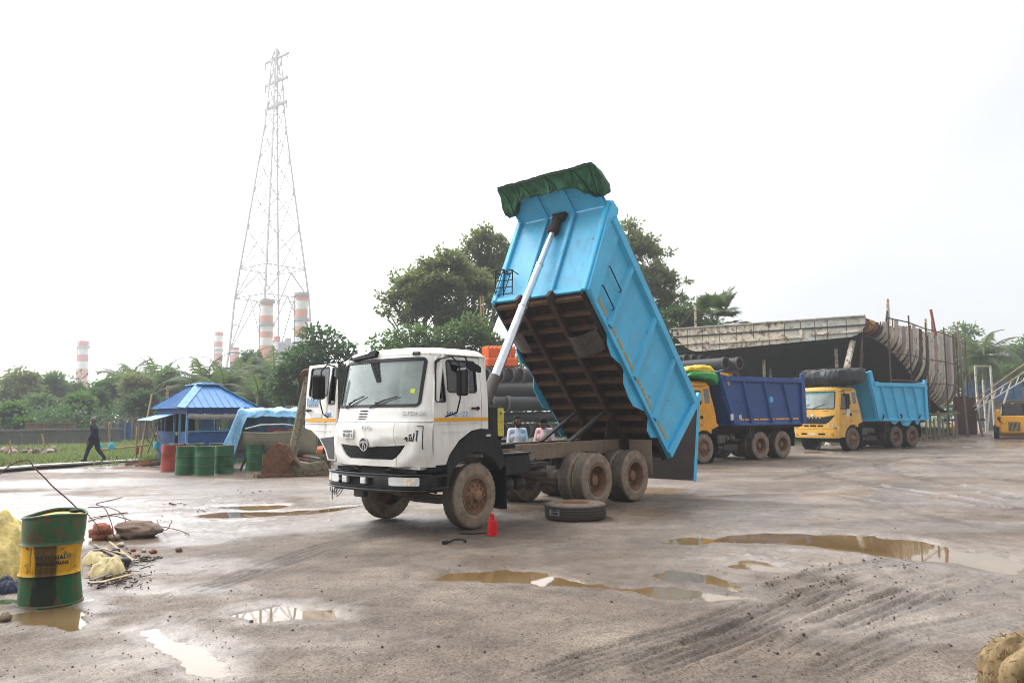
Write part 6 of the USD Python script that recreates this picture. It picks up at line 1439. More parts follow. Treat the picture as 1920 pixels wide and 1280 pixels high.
# the side that runs away to the right: frames with plates of many colours
QR = np.array([atd(1790, 640, 59)[0], 59.0]); e2 = (QR - PR) / np.linalg.norm(QR - PR); L2 = np.linalg.norm(QR - PR); in2 = np.array([-e2[1], e2[0]]); in2 = in2 if in2[0] < 0 else -in2
rr = np.random.default_rng(77); n2 = 27
pal = ["hull_red", "hull_yellow", "hull_red", "hull_black", "hull_grey", "hull_grey", "hull_white", "hull_grey", "hull_white", "hull_mauve", "hull_white", "hull_mauve", "hull_grey", "hull_white", "hull_black", "hull_white", "hull_black", "hull_grey", "hull_white", "hull_mauve", "hull_white", "hull_grey", "hull_white", "hull_mauve", "hull_mauve", "hull_grey", "hull_rust"]
for i in range(n2):
    q = (i + .5) / n2; s = L2 * q; w = L2 / n2 * rr.uniform(.88, .985); zt = TOP + rr.uniform(-.25, .15) + .35 * q; zb = 6.0 - 4.1 * smooth01(q * 1.02); turn = min(zb + 1.7 + .6 * q, zb + .62 * (zt - zb))
    pr = [(0.0, zt), (0.02, (zt + turn) / 2), (.03, turn)] + [(.03 + 1.25 * (1 - math.cos(a)), turn - (turn - zb) * math.sin(a)) for a in np.linspace(.25, 1.25, 6)]
    if i < 7: pr[0] = (0, zt - .25 - .12 * (i % 2))
    P = np.array([[[PR[0] + e2[0] * (s + b) + in2[0] * a, PR[1] + e2[1] * (s + b) + in2[1] * a, z] for b in (-w / 2, w / 2)] for a, z in pr]); obj("hull_plate", MB().slab(P, -.05), M[pal[i]], ship, smooth=40)
    fr = MB(); fr.tube([(PR[0] + e2[0] * (s - L2 / n2 / 2) + in2[0] * (a + .12), PR[1] + e2[1] * (s - L2 / n2 / 2) + in2[1] * (a + .12), z) for a, z in pr[:3]], .04, 5); obj("frame_rib", fr, M["hull_rust"], ship)
bk = []
for q in np.linspace(0, 1, 20):
    zb = 6.0 - 4.1 * smooth01(q * 1.02); turn = min(zb + 1.7 + .6 * q, zb + .62 * (7 - zb)); bk.append([[*(PR + e2 * L2 * q + in2 * (a + .22)), z] for a, z in [(0, 6.75), (.02, turn)] + [(.03 + 1.3 * (1 - math.cos(a)), turn - (turn - zb) * math.sin(a) * .98) for a in np.linspace(.25, 1.3, 6)]])
obj("inner_shell", MB().slab(np.array(bk), .04), M["hull_rust"], ship, smooth=40)
# dark bottom shell, from the plating down to the keel
rows = []
for k in np.linspace(0, 1, 14):
    row = []
    for j in np.linspace(0, 1, 14):
        p = PL + ex * LEN * j; far = p + inward * (1 + 17 * k) if True else p; q = np.array([p[0] * (1 - k) + (p[0] + e2[0] * L2 * .9 - (1 - j) * 2) * k, p[1] * (1 - k) + (p[1] + e2[1] * L2 * .9) * k]); row.append([q[0] + inward[0] * .1, q[1] + inward[1] * .1, 5.5 + .35 * j - (4.2 * smooth01(k * 1.05)) - .6 * math.sin(j * PI) * (k > 0)])
    rows.append(row)
obj("bottom_shell", MB().slab(np.array(rows), .05), M["hull_black"], ship, smooth=40)
rows = [[[PL[0] + ex[0] * LEN * j + e2[0] * L2 * k, PL[1] + ex[1] * LEN * j + e2[1] * L2 * k, 6.35 - .5 * k] for j in (0.01, .5, .97)] for k in (0, .5, 1)]
obj("deck", MB().slab(np.array(rows), .06), M["hull_rust"], ship)
for k in range(9): q = .06 + .1 * k; a = np.array([PL[0] + e2[0] * L2 * q, PL[1] + e2[1] * L2 * q]); b = a + ex * LEN * .97; obj("deck_beam", MB().bar([*a, 6.2 - .5 * q], [*b, 6.2 - .5 * q], .12, .26), M["hull_rust"], ship)
yb = MB(); P = np.array([[[PR[0] + e2[0] * L2 * q + in2[0] * (1.2 + 3 * j), PR[1] + e2[1] * L2 * q + in2[1] * (1.2 + 3 * j), 5.45 - 4.1 * smooth01(q * 1.05) - .35 * j] for j in (-.25, .2, .6, 1)] for q in np.linspace(.5, 1, 9)]); obj("bilge_plate", MB().slab(P, .05), M["hull_yellow"], ship, smooth=40)
# masts on the deck
for (px, py, Y, m, nm, tilt) in ((1664, 560, 45, "hull_white", "deck_post", 0), (1745, 580, 52, "hull_red", "deck_post", .12), (1303, 573, 49, "hull_white", "deck_post", 0), (1748, 600, 54, "scaffold_rust", "deck_post", 0), (1735, 598, 52, "hull_white", "deck_post", 0)):
    p = atd(px, py, Y); obj(nm, MB().bar([p[0] + tilt * 2, Y, 6.75], [p[0], Y, p[2]], .13, .13), M[m], ship)
p = atd(1664, 575, 45); obj("brace", MB().tube([[p[0], 45, p[2]], [p[0] + .5, 46.5, 6.3]], .06, 5), M["scaffold_rust"], ship); p = atd(1303, 580, 49); obj("brace", MB().tube([[p[0], 49, p[2]], [p[0] - 1.7, 50, 6.2]], .05, 5), M["scaffold_rust"], ship)


def post(label, px, Ytop, pytop, pxb, Yb, zb, r, m, name="ship_support_post"):
    a = atd(px, pytop, Ytop); p = atd(pxb, 700, Yb); z = gz(p[0], Yb) if zb is None else zb; return obj(name, MB().tube([[p[0], Yb, z - .05], [a[0], Ytop, a[2]]], r, 8), M[m], smooth=30, label=label, cat="post")


post("white rusted post under the ship plating, nearest above the navy body", 1431, 47.0, 652, 1433, 47.0, None, .10, "hull_white")
post("thinner pale post just right of the white rusted one", 1443, 49, 662, 1445, 49, None, .08, "hull_grey"); post("far slim post third from the left under the ship", 1458, 51, 668, 1460, 51, None, .08, "hull_grey")
post("post holding the pipe rack's right end behind the navy body", 1370, 46.5, 700, 1371, 46.5, None, .10, "bamboo")
post("white post above the black tarpaulin under the ship", 1567, 44.5, 640, 1568, 44.5, None, .10, "hull_white"); post("yellow timber post right of the slanting white prop", 1591, 44, 655, 1593, 44, None, .10, "bamboo")
post("thick white prop leaning under the ship's right corner", 1599, 42.8, 640, 1545, 40.0, None, .16, "hull_white", "slanting_prop"); post("brown timber brace leaning right of the yellow post", 1617, 45, 660, 1590, 44, None, .10, "hull_rust", "slanting_prop")
post("thin dark strut beside the plating's right end", 1618, 42.3, 612, 1600, 42.3, None, .06, "scaffold_rust", "slanting_prop")
# scaffold along the side
sc_px = ((1634, 598, 42.5), (1675, 606, 46), (1708, 618, 49), (1744, 626, 52.5), (1768, 636, 56), (1786, 646, 59))
scf = thing("scaffold", "rusty pipe scaffold standing along the ship's ribbed side", "scaffold", (0, 0, 0)); tops = []
for px, py, Y in sc_px:
    p = atd(px, py, Y) + np.append(-in2 * .8, 0) * 1.0; tops.append(p); obj("upright", MB().tube([[p[0], p[1], gz(p[0], p[1])], [p[0] + .05, p[1], p[2] + .4]], .042, 6), M["scaffold_rust"], scf)
tops = np.array(tops)
for f_, a, b in ((1.0, 0, 6), (.72, 0, 6), (.50, 0, 5), (.30, 3, 6)): pts = tops[a:b].copy(); pts[:, 2] *= f_; obj("rail", MB().tube(pts, .038, 6), M["scaffold_rust"], scf)
post("dark leaning pole past the right end of the ship's ribs", 1800, 60, 632, 1835, 50, None, .07, "scaffold_rust", "leaning_pole"); post("upright dark pole between the ship's ribs and the leaning pole", 1795, 56, 612, 1807, 49, None, .07, "scaffold_rust", "leaning_pole")

# ------------------------------------------------------------------ pipes
worn("pipe_black", (.030, .030, .031), dirt=(.13, .105, .085), dirt_amt=.5, rust_amt=.05, rough=.6, streak=False)
worn("pipe_rim", (.11, .085, .072), dirt=(.06, .05, .045), dirt_amt=.6, rust_amt=.1, rough=.75, streak=False)


def pipe(label, c, d, L, r, group=None):
    """An open pipe with a thick collar at its mouth c, running along d."""
    c, d = np.asarray(c, float), nz(d); t = thing("iron_pipe", label, "pipe", c, group=group); ri = r * .80
    obj("barrel", MB().lathe([(ri, .0), (ri, L), (r * .92, L), (r * .92, .22), (r, .20), (r, 0), (ri, 0)][::-1], (0, 0, 0), d, 28), M["pipe_black"], t, smooth=40)
    obj("mouth_rim", MB().lathe([(ri - .004, .06), (ri - .004, -.012), (r * 1.015, -.012), (r * 1.015, .06)], (0, 0, 0), d, 28), M["pipe_rim"], t, smooth=40)
    return t


ORD = ("first", "second", "third", "fourth", "fifth", "sixth"); GP = "black pipes stacked behind the raised lorry"; ax = nz([.80, .60, 0]); ac = nz([-.62, .78, 0]); r = .40
for k, px in enumerate((912, 937, 956, 975)): p = atd(px, 703, 40.5); pipe(("leftmost black pipe mouth of the top row, half behind the cab", "second pipe mouth from the left in the row under the orange tanks", "third pipe mouth from the left in the row under the orange tanks", "rightmost pipe mouth in the row under the orange tanks")[k], (p[0], 40.5, 3.78), ax if k else ax, 5.0, r, GP)
for k, (px, z, Y) in enumerate(((922, 2.99, 39.9), (925, 1.60, 39.7))): p = atd(px, 740, Y); pipe(("upper" if k == 0 else "lower") + " long black pipe lying crosswise behind the white cab", (p[0] - .6, Y, z), nz([1, .10, 0]), 6.0, r if k == 0 else .29)
for px, lb in ((950, "big black pipe with its mouth just above the yellow air filter box"), (921, "black pipe mouth half hidden by the white cab's rear edge")): p = atd(px, 762, 39.6); pipe(lb, (p[0], 39.2, 2.28), nz([.92, .40, 0]), 5.5, r)
for k, px in enumerate((946, 968, 988, 1007, 1026, 1046)): p = atd(px, 802, 40); pipe(f"{ORD[k]} black pipe mouth from the left in the bottom row behind the two men", (p[0], 39.6, .92), ax, 5.0, .37, "black pipes in the bottom row behind the two men")
axr = nz([-.62, .78, 0])
p = atd(1361, 681, 44); pipe("left of the two big pipe mouths above the navy tipper body", (p[0], 44, p[2]), axr, 6, .37); p = atd(1387, 681, 44); pipe("right of the two big pipe mouths above the navy tipper body", (p[0], 44, p[2]), axr, 6, .37)
for k, (px, py) in enumerate(((1277, 678), (1288, 673), (1302, 673), (1317, 674), (1333, 676))): p = atd(px, py, 47); pipe(f"{ORD[k]} smaller black pipe mouth from the left above the yellow tarpaulin", (p[0], 47, p[2]), axr, 6, .30, "smaller black pipes above the yellow tarpaulin")
rk = thing("pipe_rack", "dark steel rack carrying pipes under the ship's left end", "rack", (0, 0, 0)); zr = atd(1361, 692, 44)[2] - .06
a, b_ = atd(1268, 700, 46), atd(1400, 700, 43.5)
for dy in (.6, 3.2): obj("rack_beam", MB().bar([a[0] - .55 * dy, 46 + dy * .9, zr - .09], [b_[0] - .55 * dy, 43.5 + dy * .9, zr - .09], .15, .16), M["scaffold_rust"], rk)
for q in (0, .33, .66, 1):
    for dy in (.6, 3.2): p = np.array([a[0], 46, 0]) * (1 - q) + np.array([b_[0], 43.5, 0]) * q + np.array([-.55 * dy, dy * .9, 0]); obj("rack_leg", MB().bar([p[0], p[1], gz(p[0], p[1])], [p[0], p[1], zr - .17], .12, .12), M["scaffold_rust"], rk)
# orange plastic tanks on the pipes
plain("orange_plastic", (.75, .17, .025), .4, var=.15, scale=3)
for k, (px, lb) in enumerate(((918, "orange ribbed plastic tank on the pipe stack behind the cab"), (944, "second orange ribbed plastic tank half behind the ram"))):
    p = atd(px, 672, 40.8); t = thing("orange_tank", lb, "tank", (p[0] + .1, 41.0, 4.20), .35); m = MB().box((0, 0, .27), (1.0, 1.2, .50), bev=.08); obj("tank_foot", m, M["orange_plastic"], t); obj("tank_body", MB().box((0, 0, .80), (.82, 1.0, .62), bev=.10), M["orange_plastic"], t)
    for j in range(4): obj("tank_rib", MB().box((-.33 + .22 * j, 0, .82), (.10, 1.08, .66), bev=.04), M["orange_plastic"], t)
# ------------------------------------------------------------------ steel drums
def drummat(name, col, rust_amt=.12, dirt_amt=.4): worn(name, col, dirt=(.10, .085, .065), rust=(.16, .07, .035), rust_amt=rust_amt, dirt_amt=dirt_amt, rough=.45, scale=2.0)


drummat("drum_green", (.011, .105, .034)); drummat("drum_red", (.33, .050, .030)); drummat("drum_rusty_red", (.24, .042, .022), .2); worn("drum_lid", (.42, .33, .17), dirt=(.20, .13, .07), dirt_amt=.8, rust_amt=.15, rough=.7); worn("drum_seam", (.16, .17, .13), rust=(.2, .1, .05), rust_amt=.2, rough=.6)


def drum_prof(z0, z1, R=.286):
    z = np.linspace(z0, z1, 26); r = R + 0 * z
    for c in (.30, .585): r += .014 * np.exp(-((z - c) / .012) ** 2)
    return np.c_[r, z]


def dented(seed, amt=.055):
    rn = np.random.default_rng(seed); ds = [(rn.uniform(0, 2 * PI), rn.uniform(.1, .85), rn.uniform(.10, .24), rn.uniform(.3, 1) * amt) for _ in range(7)]
    def f(v):
        v = v.copy(); a = np.arctan2(v[:, 1], v[:, 0]); r = np.hypot(v[:, 0], v[:, 1]); k = np.ones(len(v))
        for (a0, z0, w, d) in ds: da = (a - a0 + PI) % (2 * PI) - PI; k -= d / .286 * np.exp(-((da * .286 / w) ** 2 + ((v[:, 2] - z0) / w) ** 2))
        v[:, :2] *= k[:, None]; v[:, 2] += .008 * np.sin(a * 2 + seed) * (v[:, 2] > .8) * 1.0; return v
    return f


def drum(label, loc, rz, body, seed, lid="drum_lid", group=None):
    t = thing("steel_drum", label, "drum", (loc[0], loc[1], gz(loc[0], loc[1])), rz, group); fn = dented(seed)
    obj("drum_body", MB().lathe(drum_prof(.012, .868), n=44).xf(fn), M[body], t, smooth=40)
    obj("drum_lid", MB().lathe([(.280, .85), (.27, .848), (.15, .852), (0, .853)], n=44).xf(fn), M[lid], t, smooth=40)
    for z in (.874, .010): obj("drum_rim", MB().lathe([(.276, z - .012), (.292, z - .010), (.295, z), (.292, z + .010), (.278, z + .012), (.272, z)], n=44).xf(fn), M["drum_seam"], t, smooth=40)
    for z in (.30, .585): obj("drum_hoop", MB().lathe([(.2995, z - .004), (.3035, z - .003), (.304, z), (.3035, z + .003), (.2995, z + .004)], n=44).xf(fn), M["drum_seam"], t, smooth=40)
    bl = MB().lathe([(.035, .852), (.035, .868), (.0, .868)], (.19, .05, 0), n=12).xf(fn); obj("bung", bl, M["drum_seam"], t)
    return t


D = [("scuffed red drum at the left end of the drum row", 318, 884.5, "drum_red", 3, "drum_lid"), ("leftmost of the front green drums, beside the red drum", 346, 891, "drum_green", 4, "drum_lid"), ("middle front green drum standing nearest the camera", 382.5, 892, "drum_green", 5, "drum_lid"),
     ("third green drum of the front row, a little further right", 420, 888.5, "drum_green", 6, "drum_lid"), ("red drum half hidden behind the leftmost green drum", 334, 881, "drum_red", 7, "drum_lid"), ("green drum hidden behind the front three, only its pale lid showing", 365, 881, "drum_green", 8, "drum_lid"),
     ("green drum behind the third front drum with a blue edge", 405, 880, "drum_green", 9, "drum_lid"), ("lone green drum with a creased side by the rusty anchor", 475, 883.5, "drum_green", 10, "drum_green"), ("rusty red drum with a black burnt base behind the anchor", 563, 876, "drum_rusty_red", 11, "drum_lid")]
for lb, px, py, m, sd, lid in D: p = gnd(px, py); p = p * (1 + .29 / np.hypot(p[0], p[1])); drum(lb, p[:2], sd * 1.3, m, sd, lid)

# the near drum with its yellow band
def stained(name, col, rust_amt):
    worn(name, col, dirt=(.07, .055, .045), rust=(.13, .06, .03), rust_amt=rust_amt + .05, dirt_amt=.8, spec=.22, rough=.5, scale=2.2)
    m = f"/World/Looks/{name}"; S = lambda n_, k: UsdShade.Shader.Define(stage, f"{m}/{n_}")
    def mk(n_, kind, **kw):
        s = S(n_, kind); s.CreateIdAttr("cycles_" + kind)
        for k, v in kw.items():
            if isinstance(v, str): s.CreateInput(k, Sdf.ValueTypeNames.Token).Set(v)
            elif isinstance(v, bool): s.CreateInput(k, Sdf.ValueTypeNames.Bool).Set(v)
            elif np.ndim(v): s.CreateInput(k, Sdf.ValueTypeNames.Float3).Set(Gf.Vec3f(*v))
            else: s.CreateInput(k, Sdf.ValueTypeNames.Float).Set(v)
        return s
    T = Sdf.ValueTypeNames.Token; tc = stage.GetPrimAtPath(m + "/tc"); tco = UsdShade.Shader(tc).CreateOutput("object", T)
    sx = mk("sxo", "separate_xyz"); sx.CreateInput("vector", T).ConnectToSource(tco)
    n3 = UsdShade.Shader(stage.GetPrimAtPath(m + "/n2")).CreateOutput("fac", T)
    ad = mk("sadd", "math", math_type="multiply_add", value2=.16); ad.CreateInput("value1", T).ConnectToSource(n3); ad.CreateInput("value3", T).ConnectToSource(sx.CreateOutput("y", T))
    ab = mk("sab", "math", math_type="add", value2=-.07 + .05); ab.CreateInput("value1", T).ConnectToSource(ad.CreateOutput("value", T)); aa = mk("saa", "math", math_type="absolute"); aa.CreateInput("value1", T).ConnectToSource(ab.CreateOutput("value", T))
    mr = mk("smr", "map_range", from_min=.085, from_max=.115, to_min=.86, to_max=0.0, clamp=True); mr.CreateInput("value", T).ConnectToSource(aa.CreateOutput("value", T))
    mx = mk("smx", "mix_color", b=(.012, .011, .010)); mx.CreateInput("fac", T).ConnectToSource(mr.CreateOutput("result", T)); mx.CreateInput("a", T).ConnectToSource(UsdShade.Shader(stage.GetPrimAtPath(m + "/m2")).CreateOutput("result", T))
    UsdShade.Shader(stage.GetPrimAtPath(m + "/p")).CreateInput("base_color", T).ConnectToSource(mx.CreateOutput("result", T))


stained("near_drum_green", (.020, .105, .045), .16); stained("near_drum_yellow", (.56, .34, .018), .10); worn("near_drum_top", (.55, .40, .05), dirt=(.3, .25, .15), dirt_amt=.7, rust_amt=.12, rough=.5, scale=2.5); worn("near_drum_upper", (.020, .105, .045), dirt=(.16, .11, .085), rust=(.15, .07, .04), rust_amt=.23, dirt_amt=.85, rough=.42, scale=2.2)
p = gnd(95, 1137); ND = p[:2] * (1 + .27 / np.hypot(*p[:2])); face = math.atan2(-ND[1], -ND[0])
nd = thing("steel_drum", "dented green drum with a yellow lettered band standing in the near puddle", "drum", (*ND, gz(*ND) - .01), face); fn0 = dented(21, .045)
def fn(v):
    v = fn0(v); a = np.arctan2(v[:, 1], v[:, 0]); k = np.clip((v[:, 2] - .70) / .18, 0, 1); v[:, 2] -= k * (.030 * np.maximum(0, -np.sin(a)) + .016 * np.maximum(0, np.sin(a + .3)) ** 6); v[:, :2] *= 1 - (.03 * k * np.maximum(0, -np.sin(a - .2)) ** 3)[:, None]; return v
obj("upper_body", MB().lathe(drum_prof(.585, .868), n=64).xf(fn), M["near_drum_upper"], nd, smooth=40); bnd = obj("painted_band", MB().lathe(drum_prof(.30, .585), n=64).xf(fn), M["near_drum_yellow"], nd, smooth=40); obj("lower_body", MB().lathe(drum_prof(.012, .30), n=64).xf(fn), M["near_drum_green"], nd, smooth=40)
obj("drum_lid", MB().lathe([(.280, .85), (.27, .846), (.15, .85), (0, .852)], n=64).xf(fn), M["near_drum_top"], nd, smooth=40)
for z in (.872, .012): obj("drum_rim", MB().lathe([(.276, z - .014), (.291, z - .012), (.296, z), (.291, z + .011), (.280, z + .014), (.272, z)], n=64).xf(fn), M["near_drum_upper"], nd, smooth=40)
obj("bung", MB().lathe([(.04, .848), (.04, .868), (.03, .874), (0, .874)], (-.16, .17, 0), n=14).xf(fn), M["matt_black"], nd)
def wrapd(y0, z0): return lambda v: fn(np.stack([(.287 + v[:, 2]) * np.cos((y0 + v[:, 0]) / .287), (.287 + v[:, 2]) * np.sin((y0 + v[:, 0]) / .287), z0 + v[:, 1]], 1))
plain("ink_teal", (.03, .17, .18), .5); plain("ink_faint", (.20, .13, .03), .6)
obj("band_lettering", MB().tm(text2d("NATIONAL", .040, .0015, True)).xf(lambda v: v * [1.0, 1, 1]).xf(wrapd(-.165, .455)), M["black_ink"], bnd, smooth=False); obj("band_lettering", MB().tm(text2d("LUB", .042, .0015, True)).xf(wrapd(.065, .457)), M["ink_teal"], bnd, smooth=False)
sk_ = [[(-.155, .44), (.16, .448)]]
for k in range(15): x = -.15 + .0205 * k; sk_ += [[(x, .44), (x, .405)]] + ([[(x, .412), (x + .012, .405), (x + .014, .425)]] if k % 3 else [[(x + .004, .428), (x + .014, .42), (x + .004, .41)]])
u_ = strokes(sk_, .0028); mb = MB()
for q in getattr(u_, "geoms", [u_]): mb.poly(q, .0012, wrapd(0, 0))
obj("band_lettering", mb, M["black_ink"], bnd); mb = MB()
for k in range(12): mb.poly(sbox(-.12 + .02 * k, .385 + .0 * k, -.106 + .02 * k, .389), .001, wrapd(0, 0))
obj("band_small_print", mb, M["ink_faint"], bnd)

# ------------------------------------------------------------------ blue roofed shed
worn("shed_roof", (.050, .225, .47), dirt=(.35, .34, .36), dirt_amt=.45, rust_amt=.04, rough=.45); worn("shed_wall", (.028, .10, .27), dirt=(.05, .06, .09), dirt_amt=.5, rust_amt=.05, rough=.55); worn("shed_light", (.14, .33, .52), dirt=(.3, .3, .3), dirt_amt=.5, rust_amt=.03, rough=.5); plain("canvas_pale", (.48, .43, .40), .8, var=.2, bump=.2); plain("dark_cloth", (.02, .021, .02), .9)
worn("plastic_blue_tarp", (.20, .42, .60), dirt=(.55, .6, .64), dirt_amt=.85, rust_amt=0, rough=.45, streak=False)
p = atd(351, 780, 29.2); sh = thing("shed", "small open sided shed with a hipped blue sheet metal roof", "shed", (p[0], 29.2, 0), math.radians(38)); SW, SD = 2.30, 4.1; ez, tz = 2.12, 3.02
E4 = np.array([[-.32, -.32, ez], [SW + .32, -.32, ez], [SW + .32, SD + .32, ez], [-.32, SD + .32, ez]]); T4 = np.array([[.78, 1.35, tz], [1.52, 1.35, tz], [1.52, 2.75, tz], [.78, 2.75, tz]])
for k in range(4):
    a, b, c, d = E4[k], E4[(k + 1) % 4], T4[(k + 1) % 4], T4[k]; w = np.linalg.norm(b - a); ew = (b - a) / w; m_ = max(6, int(w / .26)); nrm = nz(np.cross(b - a, d - a)); sd_, sc_ = (d - a) @ ew, (c - a) @ ew; up = (d - a) - sd_ * ew
    tr = Polygon([(0, 0), (w, 0), (sc_, 1), (sd_, 1)])
    for j in range(m_):
        x0, x1 = w * j / m_, w * (j + 1) / m_; g = tr.intersection(sbox(x0 + .012, -.012 * (j % 2), x1 - .0, 1))
        if g.is_empty: continue
        sheet = obj("roof_sheet", MB().poly(g, .012, lambda v: a + v[:, :1] * ew + v[:, 1:2] * up + v[:, 2:] * nrm), M["shed_roof"], sh); rbx = tr.intersection(LineString([(x0 + .012, 0), (x0 + .012, 1)]))
        if not rbx.is_empty and rbx.length > .05: q = np.array(rbx.coords); P_ = [a + u * ew + v * up + nrm * .018 for u, v in q]; obj("seam", MB().bar(P_[0], P_[1], .035, .034, up=nrm), M["shed_roof"], sheet)
    obj("hip_cap", MB().bar(a + nrm * .02, d + nrm * .02, .30, .018, up=nz(nrm + [0, 0, .6])), M["shed_light"] if k in (0, 1) else M["shed_roof"], sh)
cp = MB(); cp.box((1.15, 2.05, tz + .05), (.98, 1.75, .05), bev=.02); cp.box((1.15, 2.05, tz + .10), (.5, 1.4, .06), bev=.025); obj("ridge_cap", cp, M["shed_light"], sh)
posts = [(0, 0), (SW, 0), (0, SD), (SW, SD), (0, .95), (0, 1.75), (1.6, 0), (SW, 1.6), (0, 3.0), (1.1, SD)]
for x, y in posts: obj("post", MB().box((x, y, 1.06), (.075, .075, 2.12)), M["shed_light"] if y < 2 and x < 1 else M["shed_wall"], sh)
def corr(p0, p1, z0, z1, n): # corrugated panel
    p0, p1 = np.array(p0, float), np.array(p1, float); L = np.linalg.norm(p1 - p0); e = (p1 - p0) / L; q = np.array([-e[1], e[0]]); t_ = np.linspace(0, L, n * 6 + 1); return MB().slab(np.array([[[*(p0 + e * s + q * .012 * math.sin(s / L * n * 2 * PI)), z] for s in t_] for z in (z0, z1)]), .004)
for nm, a, b, z0, z1, n in (("front_wall", (.05, -.045), (SW - .02, -.045), .02, 1.22, 16), ("side_wall", (-.045, 1.78), (-.045, SD), .02, 1.22, 14), ("side_wall", (-.045, .95), (-.045, .05), .02, 1.2, 5), ("end_wall", (SW + .045, 0), (SW + .045, SD), .02, 1.22, 24), ("rear_wall", (0, SD + .04), (SW, SD + .04), .02, 1.0, 14)): obj(nm, corr(a, b, z0, z1, n), M["shed_wall"], sh, smooth=50)
for nm, a, b, n in (("upper_wall", (-.02, -.05), (SW + .02, -.05), 16), ("upper_wall", (-.05, SD), (-.05, 0), 22), ("upper_wall", (SW + .05, 0), (SW + .05, SD), 22)): obj(nm, corr(a, b, 1.90, 2.14, n), M["shed_wall"], sh, smooth=50)
obj("sill", MB().box((SW / 2, -.06, 1.24), (SW, .10, .035)), M["shed_light"], sh); obj("floor", MB().box((SW / 2, SD / 2, .05), (SW - .1, SD - .1, .08)), M["dark_cloth"], sh)
mb, _ = bundle([(0, 0), (-.10, .03), (-.13, .12), (-.06, .20), (.05, .19), (.09, .1)], .02, SW + .08, lambda v: np.stack([v[:, 1], -.10 - v[:, 0], 1.72 + v[:, 2] * 1.0], 1), 51, .018, end=.03); obj("rolled_canvas", mb, M["canvas_pale"], sh, smooth=50)
aw = MB(); P = np.array([[[-.02 - .95 * q, y + .3 * q, 1.95 - .28 * q + .015 * math.sin(y * 16)] for y in np.linspace(1.0, 3.3, 60)] for q in (0, .5, 1)]); aw.slab(P, .008); obj("awning", aw, M["shed_light"], sh, smooth=50)
for y in (1.35, 3.5): obj("awning_stick", MB().tube([(-.93, y, 1.66), (-.6, y - .05, .9), (-.06, y - .1, .3)], .022, 5), M["bamboo"], sh)
obj("back_curtain", MB().box((.75, SD - .15, 1.55), (1.3, .02, .75)), M["dark_cloth"], sh); cb = MB(); cb.box((1.55, 2.8, .95), (.5, .4, 1.6), bev=.02); obj("cupboard", cb, M["shed_light"], sh); obj("bench", MB().box((1.2, 1.2, .48), (1.7, .35, .05)).box((.5, 1.2, .25), (.06, .3, .44)).box((1.9, 1.2, .25), (.06, .3, .44)), M["bark"], sh)
obj("red_bottle", MB().lathe([(.0, 0), (.07, 0), (.075, .2), (.03, .28), (.03, .33), (0, .33)], (1.75, .15, 1.26), n=12), M["jack_red"], sh)

# ------------------------------------------------------------------ boat under a blue sheet, anchor, buoy, fence sheets
worn("boat_cream", (.34, .31, .24), dirt=(.22, .19, .14), dirt_amt=.6, rust_amt=.06, rough=.5); plain("boat_orange", (.60, .20, .07), .5)
p = gnd(492, 882); bt = thing("boat", "cream wooden boat propped up under a blue plastic sheet", "boat", (p[0], p[1] + .9, 0), math.radians(8)); rows = []
for x in np.linspace(-1.25, 1.5, 16):
    w = .85 * (1 - (abs(x - .05) / 1.6) ** 2.4) + .03; sheer = 1.22 + .10 * ((x - .1) / 1.4) ** 2; rows.append([(x, -w, sheer), (x, -w * .92, .92), (x, -w * .62, .62), (x, 0, .50), (x, w * .62, .62), (x, w * .92, .92), (x, w, sheer)])
obj("hull", MB().slab(np.array(rows, float), -.03), M["boat_cream"], bt, smooth=50)
gw = MB(); gw.tube([(r[0][0], r[0][1] - .02, r[0][2]) for r in rows], .035, 6); obj("gunwale", gw, M["boat_cream"], bt); gw = MB(); gw.tube([(r[6][0], r[6][1] + .02, r[6][2]) for r in rows], .035, 6); obj("gunwale", gw, M["boat_cream"], bt)
for k_ in (1, 2): obj("strake", MB().tube([(r[k_][0], r[k_][1] - .01, r[k_][2]) for r in rows], .022, 5), M["bark"], bt)
obj("foredeck", MB().box((.62, -.1, 1.26), (.9, 1.1, .07), bev=.02), M["boat_cream"], bt); obj("seat_board", MB().box((.2, -.35, 1.33), (.55, .42, .06), bev=.01), M["jack_red"], bt); obj("orange_locker", MB().box((.85, -.30, 1.33), (.45, .4, .10), bev=.02), M["boat_orange"], bt)
obj("rope", MB().tube([(-.7, -.85, 1.38), (-.2, -.95, 1.50), (.5, -.9, 1.52), (1.2, -.7, 1.42), (1.45, -.3, 1.36)], .025, 6), M["sign_white"], bt)
for x in (-.7, .7): obj("trestle", MB().box((x, 0, .52), (.12, 1.3, .10)).bar((x - .2, -.5, 0), (x, -.45, .5), .07, .07).bar((x + .2, -.5, 0), (x, -.45, .5), .07, .07).bar((x - .2, .5, 0), (x, .45, .5), .07, .07).bar((x + .2, .5, 0), (x, .45, .5), .07, .07), M["bark"], bt)
cv = thing("blue_sheet", "blue plastic sheet draped over the cream boat", "sheet", (p[0], p[1] + .9, 0), math.radians(8)); xs = np.linspace(-1.55, 1.42, 60); ts = np.linspace(-1, 1, 50); P = np.zeros((60, 50, 3))
for i, x in enumerate(xs):
    for j, t_ in enumerate(ts):
        e = smooth01((x + 1.45) / .55); top = 1.28 + .76 * e - .10 * smooth01((x - .7) / .8); w = .82 - .1 * e; a = abs(t_); front = t_ < 0; y = np.sign(t_) * min(a * 1.35, 1) * w
        dropf = 0.16 + (1.1 * smooth01((-.62 - x) / .45) if front else .9); z = top - (max(0, a - .72) / .28) * dropf - .12 * (a ** 2); 
        if x < -1.0: z = min(z, 1.9 - (-1.0 - x) * 2.6)
        P[i, j] = (x, y - (.10 * max(0, a - .72) / .28 if front else 0), z)
